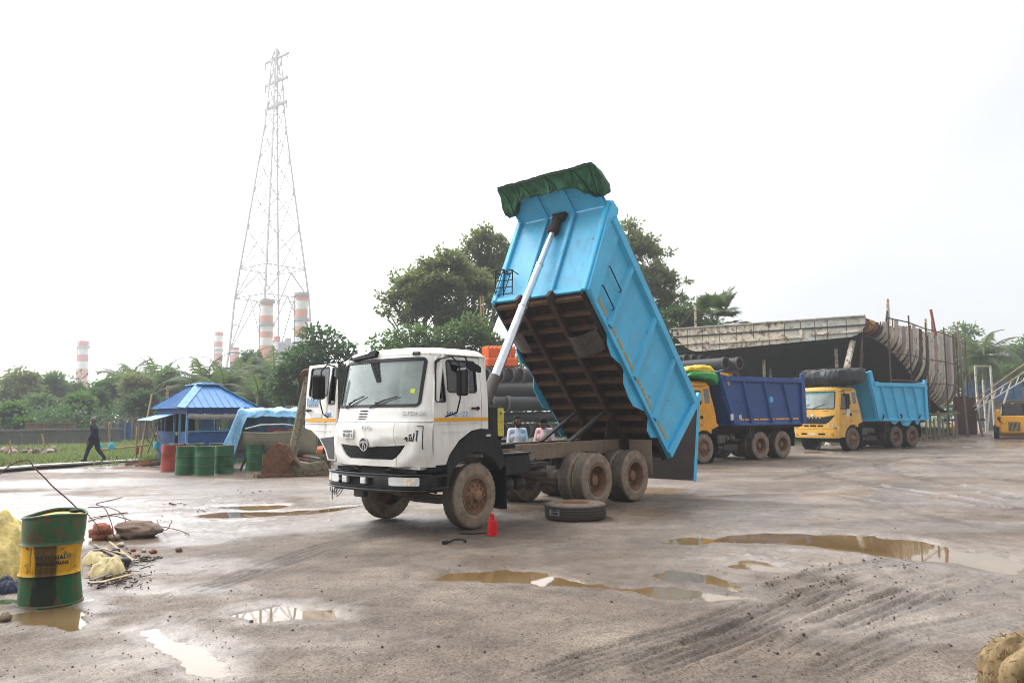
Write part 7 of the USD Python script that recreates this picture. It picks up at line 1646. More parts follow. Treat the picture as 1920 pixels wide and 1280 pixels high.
nn = meshkit.fbm(P.reshape(-1, 3) * 3.2, 4, 5).reshape(60, 50) - .5; P[:, :, 2] += nn * .22; P[:, :, 1] += nn * .16 + .03 * np.sin(P[:, :, 0] * 13 + nn * 8); P[:, :, 2] += .02 * np.sin(P[:, :, 0] * 9 + P[:, :, 1] * 5); obj("sheet", MB().slab(P, .006), M["plastic_blue_tarp"], cv, smooth=60)
worn("anchor_rust", (.17, .078, .036), dirt=(.12, .09, .05), rust=(.07, .03, .018), dirt_amt=.75, rust_amt=.22, rough=.85, scale=1.6, bump=.8); worn("anchor_pale", (.19, .18, .12), dirt=(.13, .075, .04), dirt_amt=.8, rust=(.10, .045, .022), rust_amt=.22, rough=.85, scale=1.6)
p = gnd(535, 893); AY = p[1] + .3; an = thing("anchor", "huge rusty ship anchor lying with its shank leaning up to the right", "anchor", (0, 0, 0)); A = lambda px, py, dy=0.0: atd(px, py, AY + dy)
obj("shank", MB().bar(A(546, 862), A(578, 712, .5), .24, .27, up=(0, 1, 0), bev=.05, ext=.1), M["anchor_pale"], an); obj("shackle_eye", MB().lathe([(.10, -.09), (.23, -.09), (.25, 0), (.23, .09), (.10, .09), (.10, -.09)], A(577, 706, .5), (0, 1, .2), 18), M["anchor_rust"], an)
def fluke(pts, dy, th, nm, m):
    q = np.array([A(*k) for k in pts]); mb = MB(); n = len(q); a = q + [0, dy - th / 2, 0]; b = q + [0, dy + th / 2, 0]; c = q.mean(0); mb.add(np.vstack([a, c + [0, dy - th * .75, 0]]), [[(i + 1) % n, i, n] for i in range(n)]); mb.add(np.vstack([b, c + [0, dy + th * .8, 0]]), [[i, (i + 1) % n, n] for i in range(n)]); mb.add(np.vstack([a, b]), [[i, (i + 1) % n, n + (i + 1) % n, n + i] for i in range(n)]); obj(nm, mb, M[m], an)
fluke([(493, 889), (494, 870), (500, 852), (511, 838), (524, 829), (534, 832), (540, 848), (548, 870), (556, 889)], -.12, .12, "fluke", "anchor_rust"); fluke([(600, 892), (606, 868), (613, 846), (619, 838), (617, 868), (618, 892)], .15, .16, "fluke", "anchor_rust")
fluke([(508, 890), (520, 872), (545, 862), (575, 868), (610, 864), (622, 890)], .12, .34, "crown_beam", "anchor_pale"); fluke([(536, 870), (524, 838), (540, 832), (556, 858), (566, 872)], .0, .30, "crown_arm", "anchor_rust"); obj("crown_pin", MB().cyl(A(546, 862) - [0, .35, 0], A(546, 862) + [0, .35, 0], .11, 14), M["anchor_rust"], an)
ch = thing("anchor_chain", "heavy rusty chain stretched along the ground before the anchor", "chain", (0, 0, 0)); k = 0
for (x0, y0, x1, y1) in ((478, 895, 612, 892), (486, 892, 606, 889)):
    a, b = gnd(x0, y0), gnd(x1, y1); n = 26
    for i in range(n):
        c = a + (b - a) * (i + .5) / n; c[2] = gz(c[0], c[1]) + .045; c[1] += .03 * math.sin(i * 1.7); d = nz(b - a); u = np.array([-d[1], d[0], 0]) if i % 2 else np.array([0, 0, 1.0]); th_ = np.linspace(0, 2 * PI, 13); obj("link", MB().tube([c + d * .075 * math.cos(q) + u * .042 * math.sin(q) for q in th_], .016, 5, cap=False), M["anchor_rust"], ch)
worn("buoy_green", (.022, .105, .058), dirt=(.03, .05, .04), dirt_amt=.6, rust_amt=.05, rough=.55); p = gnd(563, 872); by = thing("mooring_buoy", "dark green dome shaped steel buoy behind the anchor", "buoy", (p[0], p[1] + 1.6, 0)); a = np.linspace(0, PI / 2, 12); obj("dome", MB().lathe([(.62, 0), (.62, .95)] + [(.62 * math.cos(q), .95 + .72 * math.sin(q)) for q in a[1:]], n=32), M["buoy_green"], by, smooth=50); obj("fender_strip", MB().box((.05, -.60, 1.15), (.10, .10, .8), bev=.03), M["matt_black"], by)
worn("fence_sheet", (.36, .31, .27), dirt=(.22, .17, .13), dirt_amt=.7, rust=(.16, .085, .05), rust_amt=.10, rough=.7); fs = thing("sheet_fence", "weathered corrugated sheet fence behind the blue shed and anchor", "fence", (0, 0, 0)); rn = np.random.default_rng(8)
for i, px in enumerate(range(432, 700, 21)):
    a, b = atd(px, 780, 33.5), atd(px + 22, 780, 33.5); h = 2.0 + rn.uniform(-.25, .25) + (.35 if 510 < px < 590 else 0); t_ = np.linspace(0, 1, 25); q = [a[0] + (b[0] - a[0]) * s for s in t_]; sk = rn.uniform(-.06, .06); P = np.array([[[x + sk * z, 33.5 + .022 * math.sin(s * 5 * 2 * PI) + .03 * (i % 2), z] for x, s in zip(q, t_)] for z in (0, h)]); obj("sheet_panel", MB().slab(P, .005), M["fence_sheet"], fs, smooth=60)
p = gnd(600, 872); ot = thing("orange_float", "small orange float by the open cab door", "float", (p[0] + .1, p[1] + .4, .35)); obj("float_body", MB().box((0, 0, .16), (.7, .5, .32), bev=.10), M["boat_orange"], ot); obj("float_strap", MB().box((0, 0, .16), (.08, .52, .34), bev=.01), M["matt_black"], ot)
p = gnd(595, 880); sc = thing("scrap_pile", "pale scrap boards piled under the orange float", "scrap", (p[0], p[1] + .35, 0))
for k in range(9): obj("board", MB().box((rn.uniform(-.4, .4), rn.uniform(-.2, .2), .06 + .05 * k), (rn.uniform(.5, 1.0), rn.uniform(.1, .25), .03), np.array(trimesh.transformations.euler_matrix(rn.uniform(-.2, .2), rn.uniform(-.3, .3), rn.uniform(-.6, .6)))[:3, :3]), M["fence_sheet" if k % 2 else "boat_cream"], sc)

# ------------------------------------------------------------------ marsh edge: plank walk, wall, poles, rubble
worn("plank_pale", (.50, .48, .43), dirt=(.3, .27, .22), dirt_amt=.5, rust_amt=0, rough=.7); worn("wall_grey", (.17, .17, .16), dirt=(.10, .095, .085), dirt_amt=.8, rust_amt=.06, rust=(.12, .12, .08), rough=.9); worn("brick_brown", (.22, .15, .11), dirt=(.13, .10, .08), dirt_amt=.6, rust_amt=.05, rough=.9)
pw = thing("plank_walk", "long pale plank walk that the man in navy is walking along", "walkway", (0, 0, 0)); L_ = [gnd(-40, 889), gnd(70, 879), gnd(170, 873), gnd(262, 868)]; 
for i in range(3): a, b = L_[i] + [0, 0, .13 + .0 * i], L_[i + 1] + [0, 0, .13]; obj("plank", MB().bar(a, b, .55, .05, ext=.02 - .03), M["plank_pale"], pw); obj("side_beam", MB().bar(a + [.0, -.22, -.095], b + [.0, -.22, -.095], .10, .12), M["dark_cloth"], pw)
def wall(name, label, x0, y0p, x1, Y0, Y1, h, m, nb):
    a, b = atd(x0, 800, Y0), atd(x1, 800, Y1); a[2] = gz(a[0], a[1]); b[2] = gz(b[0], b[1]); t = thing(name, label, "wall", (0, 0, 0)); q = np.linspace(0, 1, nb + 1)
    for i in range(nb):
        p0, p1 = a + (b - a) * q[i], a + (b - a) * q[i + 1]; hh = h * (1 + .05 * math.sin(i * 2.1)); obj("wall_section", MB().bar(p0 + [0, 0, hh / 2 - .1], p1 + [0, 0, hh / 2 - .1], .35, hh + .2, ext=-.012), M[m], t)
    obj("coping", MB().bar(a + [0, 0, h * 1.07], b + [0, 0, h * 1.07], .5, .10), M[m], t)
wall("retaining_wall", "low grey concrete retaining wall beyond the marsh", -60, 0, 228, 46, 50, .92, "wall_grey", 9); wall("brick_wall", "short brown brick wall on the bank above the grey one", 48, 0, 142, 56, 57, 1.25, "brick_brown", 6)
bp = thing("blue_fence", "blue grey sheet fence on pale posts left of the shed", "fence", (0, 0, 0))
for i, px in enumerate(range(196, 300, 13)):
    p = atd(px, 800, 52); obj("fence_post", MB().box((p[0], 52, .8), (.10, .10, 1.8)), M["bark_pale"], bp)
    if i != 7: p2 = atd(px + 13, 800, 52); obj("fence_panel", MB().box(((p[0] + p2[0]) / 2, 52.05, .75), (p2[0] - p[0] - .12, .04, 1.3)), M["shed_wall"] if i in (2, 3) else M["wall_grey"], bp)
obj("fence_rail", MB().bar(atd(196, 783, 52) * [1, 1, 0] + [0, 0, 1.72], atd(290, 783, 52) * [1, 1, 0] + [0, 0, 1.72], .06, .06), M["bark_pale"], bp)
def pole(label, px0, py0, Y0, px1, py1, Y1, r, m="bamboo"): a, b = atd(px0, py0, Y0), atd(px1, py1, Y1); a[2] = max(a[2], gz(a[0], a[1]) - .05) if py0 > 790 else a[2]; n = max(3, int(np.linalg.norm(b - a) / .45)); q = np.linspace(0, 1, n * 2); obj("bamboo_pole", MB().tube(a + (b - a) * q[:, None], r * (1 + .12 * (np.arange(n * 2) % 2)) * (1 - .3 * q), 7), M[m], smooth=40, label=label, cat="pole")
pole("tall bamboo pole standing behind the shed's roof", 316, 800, 36, 314, 722, 36, .06); pole("long bamboo pole leaning left of the shed awning", 262, 858, 31, 285, 738, 32, .045); pole("bamboo stick with a red rag left of the shed", 255, 858, 30, 257, 800, 30, .04); pole("low bamboo rail across the marsh grass", 186, 843, 30, 300, 832, 31.5, .04); pole("thin bamboo stick behind the walking man", 206, 836, 34, 204, 792, 34, .035); pole("short bamboo stake at the left edge", 22, 852, 30, 18, 825, 30, .035); pole("leaning bamboo stake in the marsh left of the man", 84, 838, 32, 78, 812, 32, .035); pole("crossed bamboo stick under the awning", 276, 850, 31, 300, 782, 31, .03); pole("second crossed bamboo stick under the awning", 300, 850, 31.4, 280, 790, 31, .03)
pole("paired bamboo pole, left, beside the raised body's lower corner", 906, 700, 46, 901, 556, 46, .07); pole("paired bamboo pole, right and taller, beside the raised body's lower corner", 910, 700, 46.3, 906, 555, 46.3, .06)
plain("cyan_plastic", (.05, .45, .55), .4); plain("rag_red", (.35, .07, .04), .8)
for px, py, lb in ((187, 838, "turquoise jug hanging on the bamboo rail behind the man"), (209, 836, "second turquoise jug hanging on the bamboo rail"), (293, 835, "turquoise jug hanging near the red drum")): p = atd(px, py, 30.2); t = thing("plastic_jug", lb, "jug", p - [0, 0, .14]); obj("jug_body", MB().lathe([(0, 0), (.09, 0), (.11, .05), (.11, .2), (.05, .27), (.04, .30), (0, .3)], n=14), M["cyan_plastic"], t, smooth=50); obj("jug_string", MB().tube([(0, 0, .3), (0, .02, .5)], .008, 4), M["matt_black"], t)
p = atd(257, 842, 29.95); obj("red_rag", bundle([(0, 0), (.05, .02), (.05, .28), (0, .3), (-.05, .25), (-.04, .03)], -.06, .06, lambda v: v + p - [0, 0, .15], 61, .02, ny=14, ns=18)[0], M["rag_red"], smooth=50, label="red rag tied round a bamboo stick left of the shed", cat="rag")
worn("stone_brown", (.21, .155, .12), dirt=(.15, .12, .10), dirt_amt=.6, rust_amt=.03, rough=.9, streak=False); worn("stone_pale", (.42, .36, .30), dirt=(.25, .2, .16), dirt_amt=.6, rust_amt=.0, rough=.9, streak=False); worn("clod_red", (.28, .115, .065), dirt=(.16, .085, .05), dirt_amt=.7, rust_amt=.08, rough=.95, streak=False)


def rock(c, s, seed, m, name="rock", label=None, cat="rock", parent="/World", rz=0.0, rough=.35, sub_=2, group=None):
    b = trimesh.creation.icosphere(sub_, 1.0); v = b.vertices; n = meshkit.fbm(v * 1.3 + seed * 7.1, 3, seed) - .5; v = v * (1 + n * rough * 2.4)[:, None]; q = np.round(v * 2.2) / 2.2; v = v * .72 + q * .28; v = v * np.asarray(s) / 2; R = np.array([[math.cos(rz), -math.sin(rz), 0], [math.sin(rz), math.cos(rz), 0], [0, 0, 1]]); return obj(name, (v @ R.T + np.asarray(c), b.faces), M[m], parent, smooth=35, label=label, cat=cat if parent == "/World" else None, group=group)


rb = thing("stone_heap", "heap of broken stones at the water's edge below the grey wall", "rubble", (0, 0, 0)); rn = np.random.default_rng(12)
for k in range(46): p = atd(rn.uniform(2, 102), 800, rn.uniform(35, 38)); rock((p[0], p[1], gz(p[0], p[1]) + .06 + .2 * rn.uniform() * (1 - abs(p[0] + 22) / 9)), rn.uniform(.14, .38, 3), 100 + k, "stone_brown" if k % 3 else "stone_pale", parent=rb, sub_=1, rz=k)
worn("soil_brown", (.16, .10, .07), dirt=(.11, .085, .065), dirt_amt=.7, rust_amt=0, rough=.95, streak=False); soil = gnd(262, 877); mb = MB(); P = np.array([[[soil[0] + x, soil[1] + y, gz(soil[0] + x, soil[1] + y) - .02 + .08 * math.exp(-(x / 1.3) ** 2 - (y / .5) ** 2) * (1 + .5 * math.sin(7 * x + 4 * y))] for x in np.linspace(-2.2, 1.6, 34)] for y in np.linspace(-.7, 1.1, 16)]); obj("soil_bank", mb.grid(P), M["soil_brown"], smooth=True, label="reddish soil and debris bank left of the red drum", cat="soil", kind="stuff")
for k in range(8): p = gnd(235 + rn.uniform(0, 65), 873 + rn.uniform(0, 7)); obj("timber_scrap", MB().bar([p[0], p[1], .08], [p[0] + rn.uniform(.4, 1.1), p[1] + rn.uniform(-.3, .3), .10 + rn.uniform(0, .15)], .09, .06), M["clod_red" if k % 2 else "bark"], smooth=False, label="scrap of brown timber on the soil left of the red drum", cat="timber", group="timber scraps left of the red drum")
# ------------------------------------------------------------------ right end: loader, boom, boxes, palm yard
worn("loader_yellow", (.62, .33, .022), dirt=(.22, .16, .09), dirt_amt=.5, rust_amt=.06, rough=.45, mud_top=.6); plain("grille_tan", (.33, .25, .13), .7, var=.3)
p = gnd(1903, 823); ld = thing("skid_loader", "yellow skid steer loader seen from behind at the right edge", "loader", (p[0] * (1 + 1.25 / 50), p[1] * (1 + 1.25 / 50), 0), math.radians(-32))
Bx = MB(); Bx.box((0, 0, .72), (1.5, 2.2, .75), bev=.06); obj("body", Bx, M["loader_yellow"], ld)
dr = MB(); dr.box((0, -1.16, .82), (1.36, .14, .95), bev=.05); rd = obj("rear_door", dr, M["loader_yellow"], ld); obj("door_grille_backing", MB().box((.0, -1.236, .74), (.62, .012, .52)), M["matt_black"], rd)
for k in range(10): obj("grille_slat", MB().box((-.29 + .0645 * k, -1.246, .74), (.03, .02, .50)), M["grille_tan"], rd)
obj("hood", MB().box((0, -.75, 1.32), (1.34, .9, .10), bev=.03), M["loader_yellow"], ld)
for k in range(4): obj("hood_vent", MB().box((-.36 + .24 * k, -.9, 1.375), (.16, .06, .012)), M["matt_black"], ld)
for s in (-1, 1):
    obj("arm_tower", MB().box((s * .78, -.72, 1.22), (.26, .9, 1.05), bev=.05), M["loader_yellow"], ld); obj("lift_arm", MB().bar((s * .80, -.5, 1.62), (s * .80, 1.5, .75), .12, .26, bev=.03), M["loader_yellow"], ld); obj("tail_lamp", MB().box((s * .76, -1.18, 1.22), (.12, .03, .18), bev=.01), M["matt_black"], ld)
    for y in (-.62, .62): w = sub(ld, "wheel", mat=np.array([[s * 1.0, 0, 0, s * .92], [0, s * 1.0, 0, y], [0, 0, 1, .40], [0, 0, 0, 1.0]])); obj("tyre", MB().lathe([(.2, -.13), (.36, -.14), (.40, -.11), (.405, 0), (.40, .11), (.36, .14), (.2, .13), (.2, -.13)], (0, 0, 0), (1, 0, 0), 28, lambda i, a: 1 - .03 * (np.round(a / (2 * PI) * 28).astype(int) % 2) * np.ones_like(i)), M["rubber"], w); obj("rim", MB().lathe([(.21, .1), (.17, .04), (0, .04)], (0, 0, 0), (1, 0, 0), 18), M["loader_yellow"], w)
cb = MB()
for s in (-1, 1):
    for y in (-.35, .75): cb.bar((s * .55, y, 1.3), (s * .50, y + .0, 2.02), .08, .08)
cb.box((0, .2, 2.04), (1.12, 1.25, .07), bev=.02); obj("cab_cage", cb, M["matt_black"], ld); obj("rear_window", MB().box((0, -.36, 1.66), (1.04, .015, .62)), M["glass_tinted"], ld); obj("seat", MB().box((0, .15, 1.35), (.5, .5, .4), bev=.08), M["interior"], ld); obj("roof_light", MB().box((.0, -.40, 2.10), (.14, .06, .07)), M["lamp_amber"], ld)
obj("cable_coil", MB().tube([np.array([-.66 + .10 * math.cos(a), -1.20, 1.12 + .10 * math.sin(a)]) for a in np.linspace(0, 2 * PI, 16)], .025, 5, cap=False).tube([(-.62, -1.22, 1.02), (-.58, -1.24, .92), (-.5, -1.22, .9)], .02, 5), M["matt_black"], ld)
obj("bucket", MB().poly([(1.35, .05), (2.0, .03), (2.05, .08), (1.5, .55), (1.35, .55)], 1.8, lambda v: np.stack([v[:, 2] - .9, v[:, 0], v[:, 1]], 1)), M["loader_yellow"], ld)
# long poles of a crane boom lying on a prop
worn("boom_white", (.58, .56, .52), dirt=(.3, .2, .12), dirt_amt=.6, rust_amt=.12, rough=.6); worn("boom_orange", (.42, .27, .16), dirt=(.5, .45, .4), dirt_amt=.7, rust_amt=.1, rough=.6)
a0, a1 = atd(1828, 768, 52), atd(1960, 688, 50); bm = thing("crane_boom", "rusty white and orange lattice crane boom slanting up to the right", "crane boom", (0, 0, 0))
for dz, dy, m in ((0, 0, "boom_white"), (.55, .2, "boom_orange"), (.15, 1.0, "boom_white"), (.7, 1.1, "boom_orange")): obj("boom_chord", MB().tube([a0 + [0, dy, dz * .35], a1 + [0, dy, dz]], .036, 8), M[m], bm)
for k in range(9): q0, q1 = a0 + (a1 - a0) * (k + .3) / 9, a0 + (a1 - a0) * (k + 1.0) / 9; obj("boom_lacing", MB().tube([q0 + [0, 0, .02], q1 + [0, .2, .2 + .035 * k]], .035, 5), M["boom_white"], bm)
obj("boom_prop", MB().tube([atd(1856, 752, 51.5), [atd(1848, 780, 51.5)[0], 51.5, gz(atd(1848, 780, 51.5)[0], 51.5)]], .06, 6).tube([atd(1890, 732, 51), [atd(1860, 790, 51)[0], 51, 0]], .06, 6), M["boom_white"], bm)
worn("maroon_steel", (.20, .045, .035), dirt=(.12, .06, .05), dirt_amt=.5, rust_amt=.1, rough=.6); worn("brown_steel", (.085, .038, .027), dirt=(.05, .03, .025), dirt_amt=.7, rust_amt=.18, rough=.75)
p = gnd(1820, 801); mbx = thing("maroon_box", "maroon steel box on the grass verge beside the road", "box", (p[0], p[1] + .8, gz(p[0], p[1] + .8)), .15); obj("box_body", MB().box((0, 0, .55), (1.15, 1.5, 1.1), bev=.02), M["maroon_steel"], mbx); obj("box_lid", MB().box((0, 0, 1.13), (1.22, 1.58, .06), bev=.015), M["maroon_steel"], mbx); obj("box_side", MB().box((.585, 0, .55), (.02, 1.3, .9)), M["brown_steel"], mbx)
p = atd(1812, 755, 52.5); bpn = thing("steel_plate_stack", "dark brown steel plates standing above the maroon box", "steel plate", (p[0], 52.5, 0))
for k, (x, w, h) in enumerate(((-.62, .55, 2.55), (-.05, .6, 2.60), (.45, .45, 2.5))): obj("plate", MB().box((x, .06 * k, h / 2 + .05), (w - .02, .04, h - .9 + .9)), M["brown_steel"], bpn)
obj("skid", MB().box((-.1, .2, 1.05), (2.6, .35, .14)), M["brown_steel"], bpn)
p = gnd(1742, 813); tr_ = thing("rubbish_heap", "heap of white, red and blue rubbish bags at the road's edge", "rubbish", (p[0], p[1] + .5, gz(p[0], p[1] + .5))); rn = np.random.default_rng(17)
for nm, c in (("bag_white", (.55, .55, .55)), ("bag_red", (.45, .06, .05)), ("bag_blue", (.12, .16, .35)), ("bag_pink", (.55, .35, .35))): plain(nm, c, .5, var=.3, scale=8, bump=.2)
for k in range(20): r_ = rn.uniform(0, .62); a_ = rn.uniform(0, 6.3); rock((r_ * math.cos(a_) * 1.2, r_ * math.sin(a_) * .7, .08 + (.62 - r_) * .55 * rn.uniform(.2, 1)), rn.uniform(.22, .46, 3) * [1, 1, .7], 300 + k, ("bag_white", "bag_white", "bag_red", "bag_blue", "bag_pink")[k % 5], "rubbish_bag", parent=tr_, rz=k)
plain("sack_orange", (.60, .28, .03), .6, var=.25, bump=.2)
for px, py, s, lb in ((1791, 809, (.85, .5, .55), "orange yellow sack lying on the verge, the larger one"), (1805, 810, (.6, .4, .35), "flat orange yellow sack lying right of the larger one")): p = gnd(px, py); rock((p[0], p[1] + .3, gz(p[0], p[1] + .3) + s[2] * .4), s, px, "sack_orange", "sack", lb, "sack", rough=.2, sub_=3)
gf = thing("steel_gantry", "white rusty goal shaped steel frame before the palm", "frame", (0, 0, 0))
for px, Yt in ((1828, 62), (1857, 62)): p = atd(px, 686, Yt); obj("post", MB().box((p[0], Yt, p[2] / 2), (.12, .12, p[2])), M["hull_grey"], gf)
a, b = atd(1828, 686, 62), atd(1857, 686, 62); obj("beam", MB().bar(a, b, .11, .11), M["hull_grey"], gf); p = atd(1843, 712, 61); obj("post", MB().box((p[0], 61, p[2] / 2), (.11, .11, p[2])), M["hull_grey"], gf); p = atd(1832, 735, 60.5); obj("post", MB().box((p[0], 60.5, p[2] / 2), (.12, .12, p[2])), M["hull_grey"], gf)
plain("sheet_grey", (.30, .30, .31), .6, var=.3, bump=.2); plain("sheet_blue_dull", (.045, .12, .22), .6, var=.5, scale=1.2)
p = gnd(1848, 797); P = np.array([[[p[0] - 1.5 + 3.2 * u, p[1] + 3.5 + 2 * v, gz(p[0], p[1]) - .1 + 1.15 * math.sin(PI * min(1, v * 1.0)) * (.35 + .65 * math.sin(PI * u)) * (.7 + .6 * meshkit.fbm(np.array([[u * 5, v * 5, 1.0]]), 3, 4)[0])] for u in np.linspace(0, 1, 30)] for v in np.linspace(0, 1, 22)]); obj("grey_sheet", MB().grid(P), M["sheet_grey"], smooth=50, label="grey plastic sheet over a heap behind the maroon box", cat="sheet")
p = gnd(1858, 799)
for k in range(7): q = p + [rn.uniform(-.9, .9), 1.2 + rn.uniform(0, 1.2), 0]; rock((q[0], q[1], gz(q[0], q[1]) + .18), rn.uniform(.4, .8, 3) * [1.4, 1, .5], 400 + k, "stone_brown", "rock", "broken concrete lump in front of the grey sheet heap", "rubble", group="broken concrete before the grey sheet", rz=k)
fb = thing("blue_sheet_fence", "dull blue sheet fence under the coconut palm", "fence", (0, 0, 0))
for k, px in enumerate(range(1812, 1925, 15)): a, b = atd(px, 745, 74), atd(px + 14.4, 745, 74); h = atd(px, 716 + 8 * (k % 3 == 1) - (10 if k == 4 else 0), 74)[2]; obj("fence_panel", MB().box(((a[0] + b[0]) / 2, 74 + .1 * (k % 2), h / 2), (b[0] - a[0], .06, h)), M["sheet_blue_dull"] if k % 4 != 3 else M["wall_grey"], fb)
lw = thing("concrete_wall", "long grey concrete wall behind the loader", "wall", (0, 0, 0)); 
for k, px in enumerate(range(1800, 1935, 17)): a, b = atd(px, 770, 66), atd(px + 16.6, 770, 66); h = atd(px, 752, 66)[2]; obj("wall_section", MB().box(((a[0] + b[0]) / 2, 66, h / 2), (b[0] - a[0], .25, h)), M["wall_grey"], lw)
obj("coping", MB().bar(atd(1800, 751, 65.98), atd(1935, 750, 65.98), .4, .14), M["wall_grey"], lw)
plain("building_pale", (.42, .41, .40), .8, var=.1); p = atd(1878, 655, 110); bd = thing("grey_building", "pale grey building behind the coconut palm", "building", (p[0], 110, 0)); obj("wall", MB().box((0, 0, p[2] / 2), (5.2, 6, p[2])), M["building_pale"], bd); q = atd(1893, 664, 108); obj("wing", MB().box((q[0] - p[0], -2, q[2] / 2), (3.6, 5, q[2])), M["wall_grey"], bd); obj("roof_slab", MB().box((0, 0, p[2] + .1), (5.6, 6.4, .25)), M["building_pale"], bd)
for k in range(4):
    for j in range(3): w_ = obj("window", MB().box((-1.8 + 1.2 * k, -3.02, p[2] - 1.6 - 2.6 * j), (.8, .06, 1.1)), M["interior"], bd)
# stub fence of sticks under the ship, kerb of clods along the verge
sf = thing("stick_fence", "pale wooden stick fence under the right end of the ship", "fence", (0, 0, 0))
for k, px in enumerate((1737, 1744, 1752, 1761, 1768, 1777, 1786, 1793)): Y = 45 + k * .45; p = atd(px, 800, Y); h = 1.7 if k in (3, 7) else 1.25; obj("stick", MB().box((p[0], Y, gz(p[0], Y) + h / 2), (.16 if k in (3, 7) else .07, .06, h)), M["bark_pale"], sf)
a, b = atd(1735, 776, 45), atd(1800, 774, 48.4); obj("stick_rail", MB().bar(a, b, .05, .07), M["bark_pale"], sf)
kb = [gnd(*q) for q in ((1726, 824), (1745, 821), (1765, 818), (1785, 815), (1805, 812), (1825, 809), (1845, 806), (1862, 801))]; rn = np.random.default_rng(5); m_ = MB()
for i in range(len(kb) - 1):
    for k in range(16): q = kb[i] + (kb[i + 1] - kb[i]) * (k / 16); b_ = trimesh.creation.icosphere(1, 1.0); v = b_.vertices * rn.uniform(.10, .24, 3) * [1.2, 1, .8] * (1 + .4 * rn.uniform(-1, 1, (len(b_.vertices), 1))); m_.add(v + [q[0] + rn.uniform(-.1, .1), q[1] + rn.uniform(-.15, .15), gz(q[0], q[1]) + .05], b_.faces)
obj("mud_kerb", m_, M["stone_brown"], smooth=35, label="row of mud clods along the edge of the road", cat="mud", kind="stuff")
# ------------------------------------------------------------------ people
plain("skin", (.155, .075, .045), .5, var=.12, scale=12); plain("hair_black", (.010, .008, .007), .8, spec=.1); plain("hair_grey", (.16, .15, .14), .9, spec=.1); plain("cloth_navy", (.012, .016, .034), .85, var=.3, bump=.2); plain("cloth_white", (.52, .54, .58), .8, var=.12, bump=.2); plain("cloth_pink", (.58, .38, .37), .8, var=.12, bump=.2); plain("cloth_dark", (.03, .03, .035), .85); plain("mask_pale", (.62, .52, .40), .7); plain("basket", (.16, .09, .05), .9, var=.4, scale=30)


def flesh(bones, ref=.02, it=10):
    """One continuous surface over bones (a, ra, b, rb)."""
    def ball(c, r): return m3.Manifold.sphere(r, 18).translate(tuple(map(float, c)))
    parts = [m3.Manifold.batch_hull([ball(a, ra), ball(b, rb)]) for a, ra, b, rb in bones]; u = m3.Manifold.batch_boolean(parts, m3.OpType.Add).refine_to_length(ref); m = u.to_mesh(); t = trimesh.Trimesh(m.vert_properties[:, :3], m.tri_verts); t.merge_vertices(); trimesh.smoothing.filter_taubin(t, .5, .53, it); return t


def squash(c, s): return lambda v: (v - c) * s + c


def person(label, loc, rz, J, skin_b, top, topmat, bottom, botmat, hair, hairmat, height):
    k = height / 1.70; t = thing("person", label, "person", loc, rz); V = lambda p: np.asarray(p, float) * k
    sc = lambda bs: [(V(a), ra * k, V(b), rb * k) for a, ra, b, rb in bs]
    head = J["head"]; hd = V(head); face = J.get("face", np.array([1.0, 0, 0])); s = np.cross([0, 0, 1], face); up = J.get("up", np.array([0, 0, 1.0]))
    H = lambda f, l, u: np.asarray(head) + face * f + s * l + up * u
    hb = [(H(-.015, 0, .035), .088, H(.02, 0, .03), .084), (H(.0, 0, .03), .085, H(.035, 0, -.055), .055), (H(.035, 0, -.06), .052, H(.062, 0, -.085), .028), (H(.085, 0, .01), .014, H(.108, 0, -.022), .016)] + [(H(.0, q * .082, .0), .022, H(-.012, q * .088, .015), .020) for q in (-1, 1)] + [(H(.07, q * .03, .035), .024, H(.075, q * .032, .035), .022) for q in (-1, 1)]
    b = obj("body", flesh(sc(skin_b + hb), .018), M["skin"], t, smooth=True)
    obj("hair", flesh(sc([(H(-.03, 0, .055), .092, H(.012, 0, .075), .080), (H(-.045, 0, .0), .075, H(-.03, 0, .05), .09)] + [(H(-.02, q * .055, .02), .045, H(.02, q * .05, .065), .042) for q in (-1, 1)]) if hair else sc([(H(-.03, 0, .05), .09, H(.0, 0, .07), .08)]), .018), M[hairmat], b, smooth=True)
    e = MB()
    for q in (-1, 1): obj("eye", MB().tm(trimesh.creation.icosphere(2, .011 * k)).xf(lambda v: v + V(H(.090, q * .032, .020))), M["hair_black"], b); obj("eyebrow", MB().tube([V(H(.094, q * .018, .044)), V(H(.094, q * .035, .049)), V(H(.082, q * .052, .043))], .006 * k, 5), M["hair_black"], b)
    obj("mouth", MB().tube([V(H(.084, -.022, -.062)), V(H(.092, 0, -.060)), V(H(.084, .022, -.062))], .006 * k, 5), M["maroon_steel"], b)
    if J.get("beard"): obj("beard", flesh(sc([(H(.03, q * .055, -.03), .028, H(.06, q * .02, -.095), .030) for q in (-1, 1)] + [(H(.062, -.02, -.095), .030, H(.062, .02, -.095), .030), (H(.098, -.025, -.043), .008, H(.098, .025, -.043), .008)]), .014), M["hair_black"], b, smooth=True)
    obj("shirt", flesh(sc(top), .02), M[topmat], b, smooth=True); obj("trousers", flesh(sc(bottom), .02), M[botmat], b, smooth=True)
    return t, b, V, H


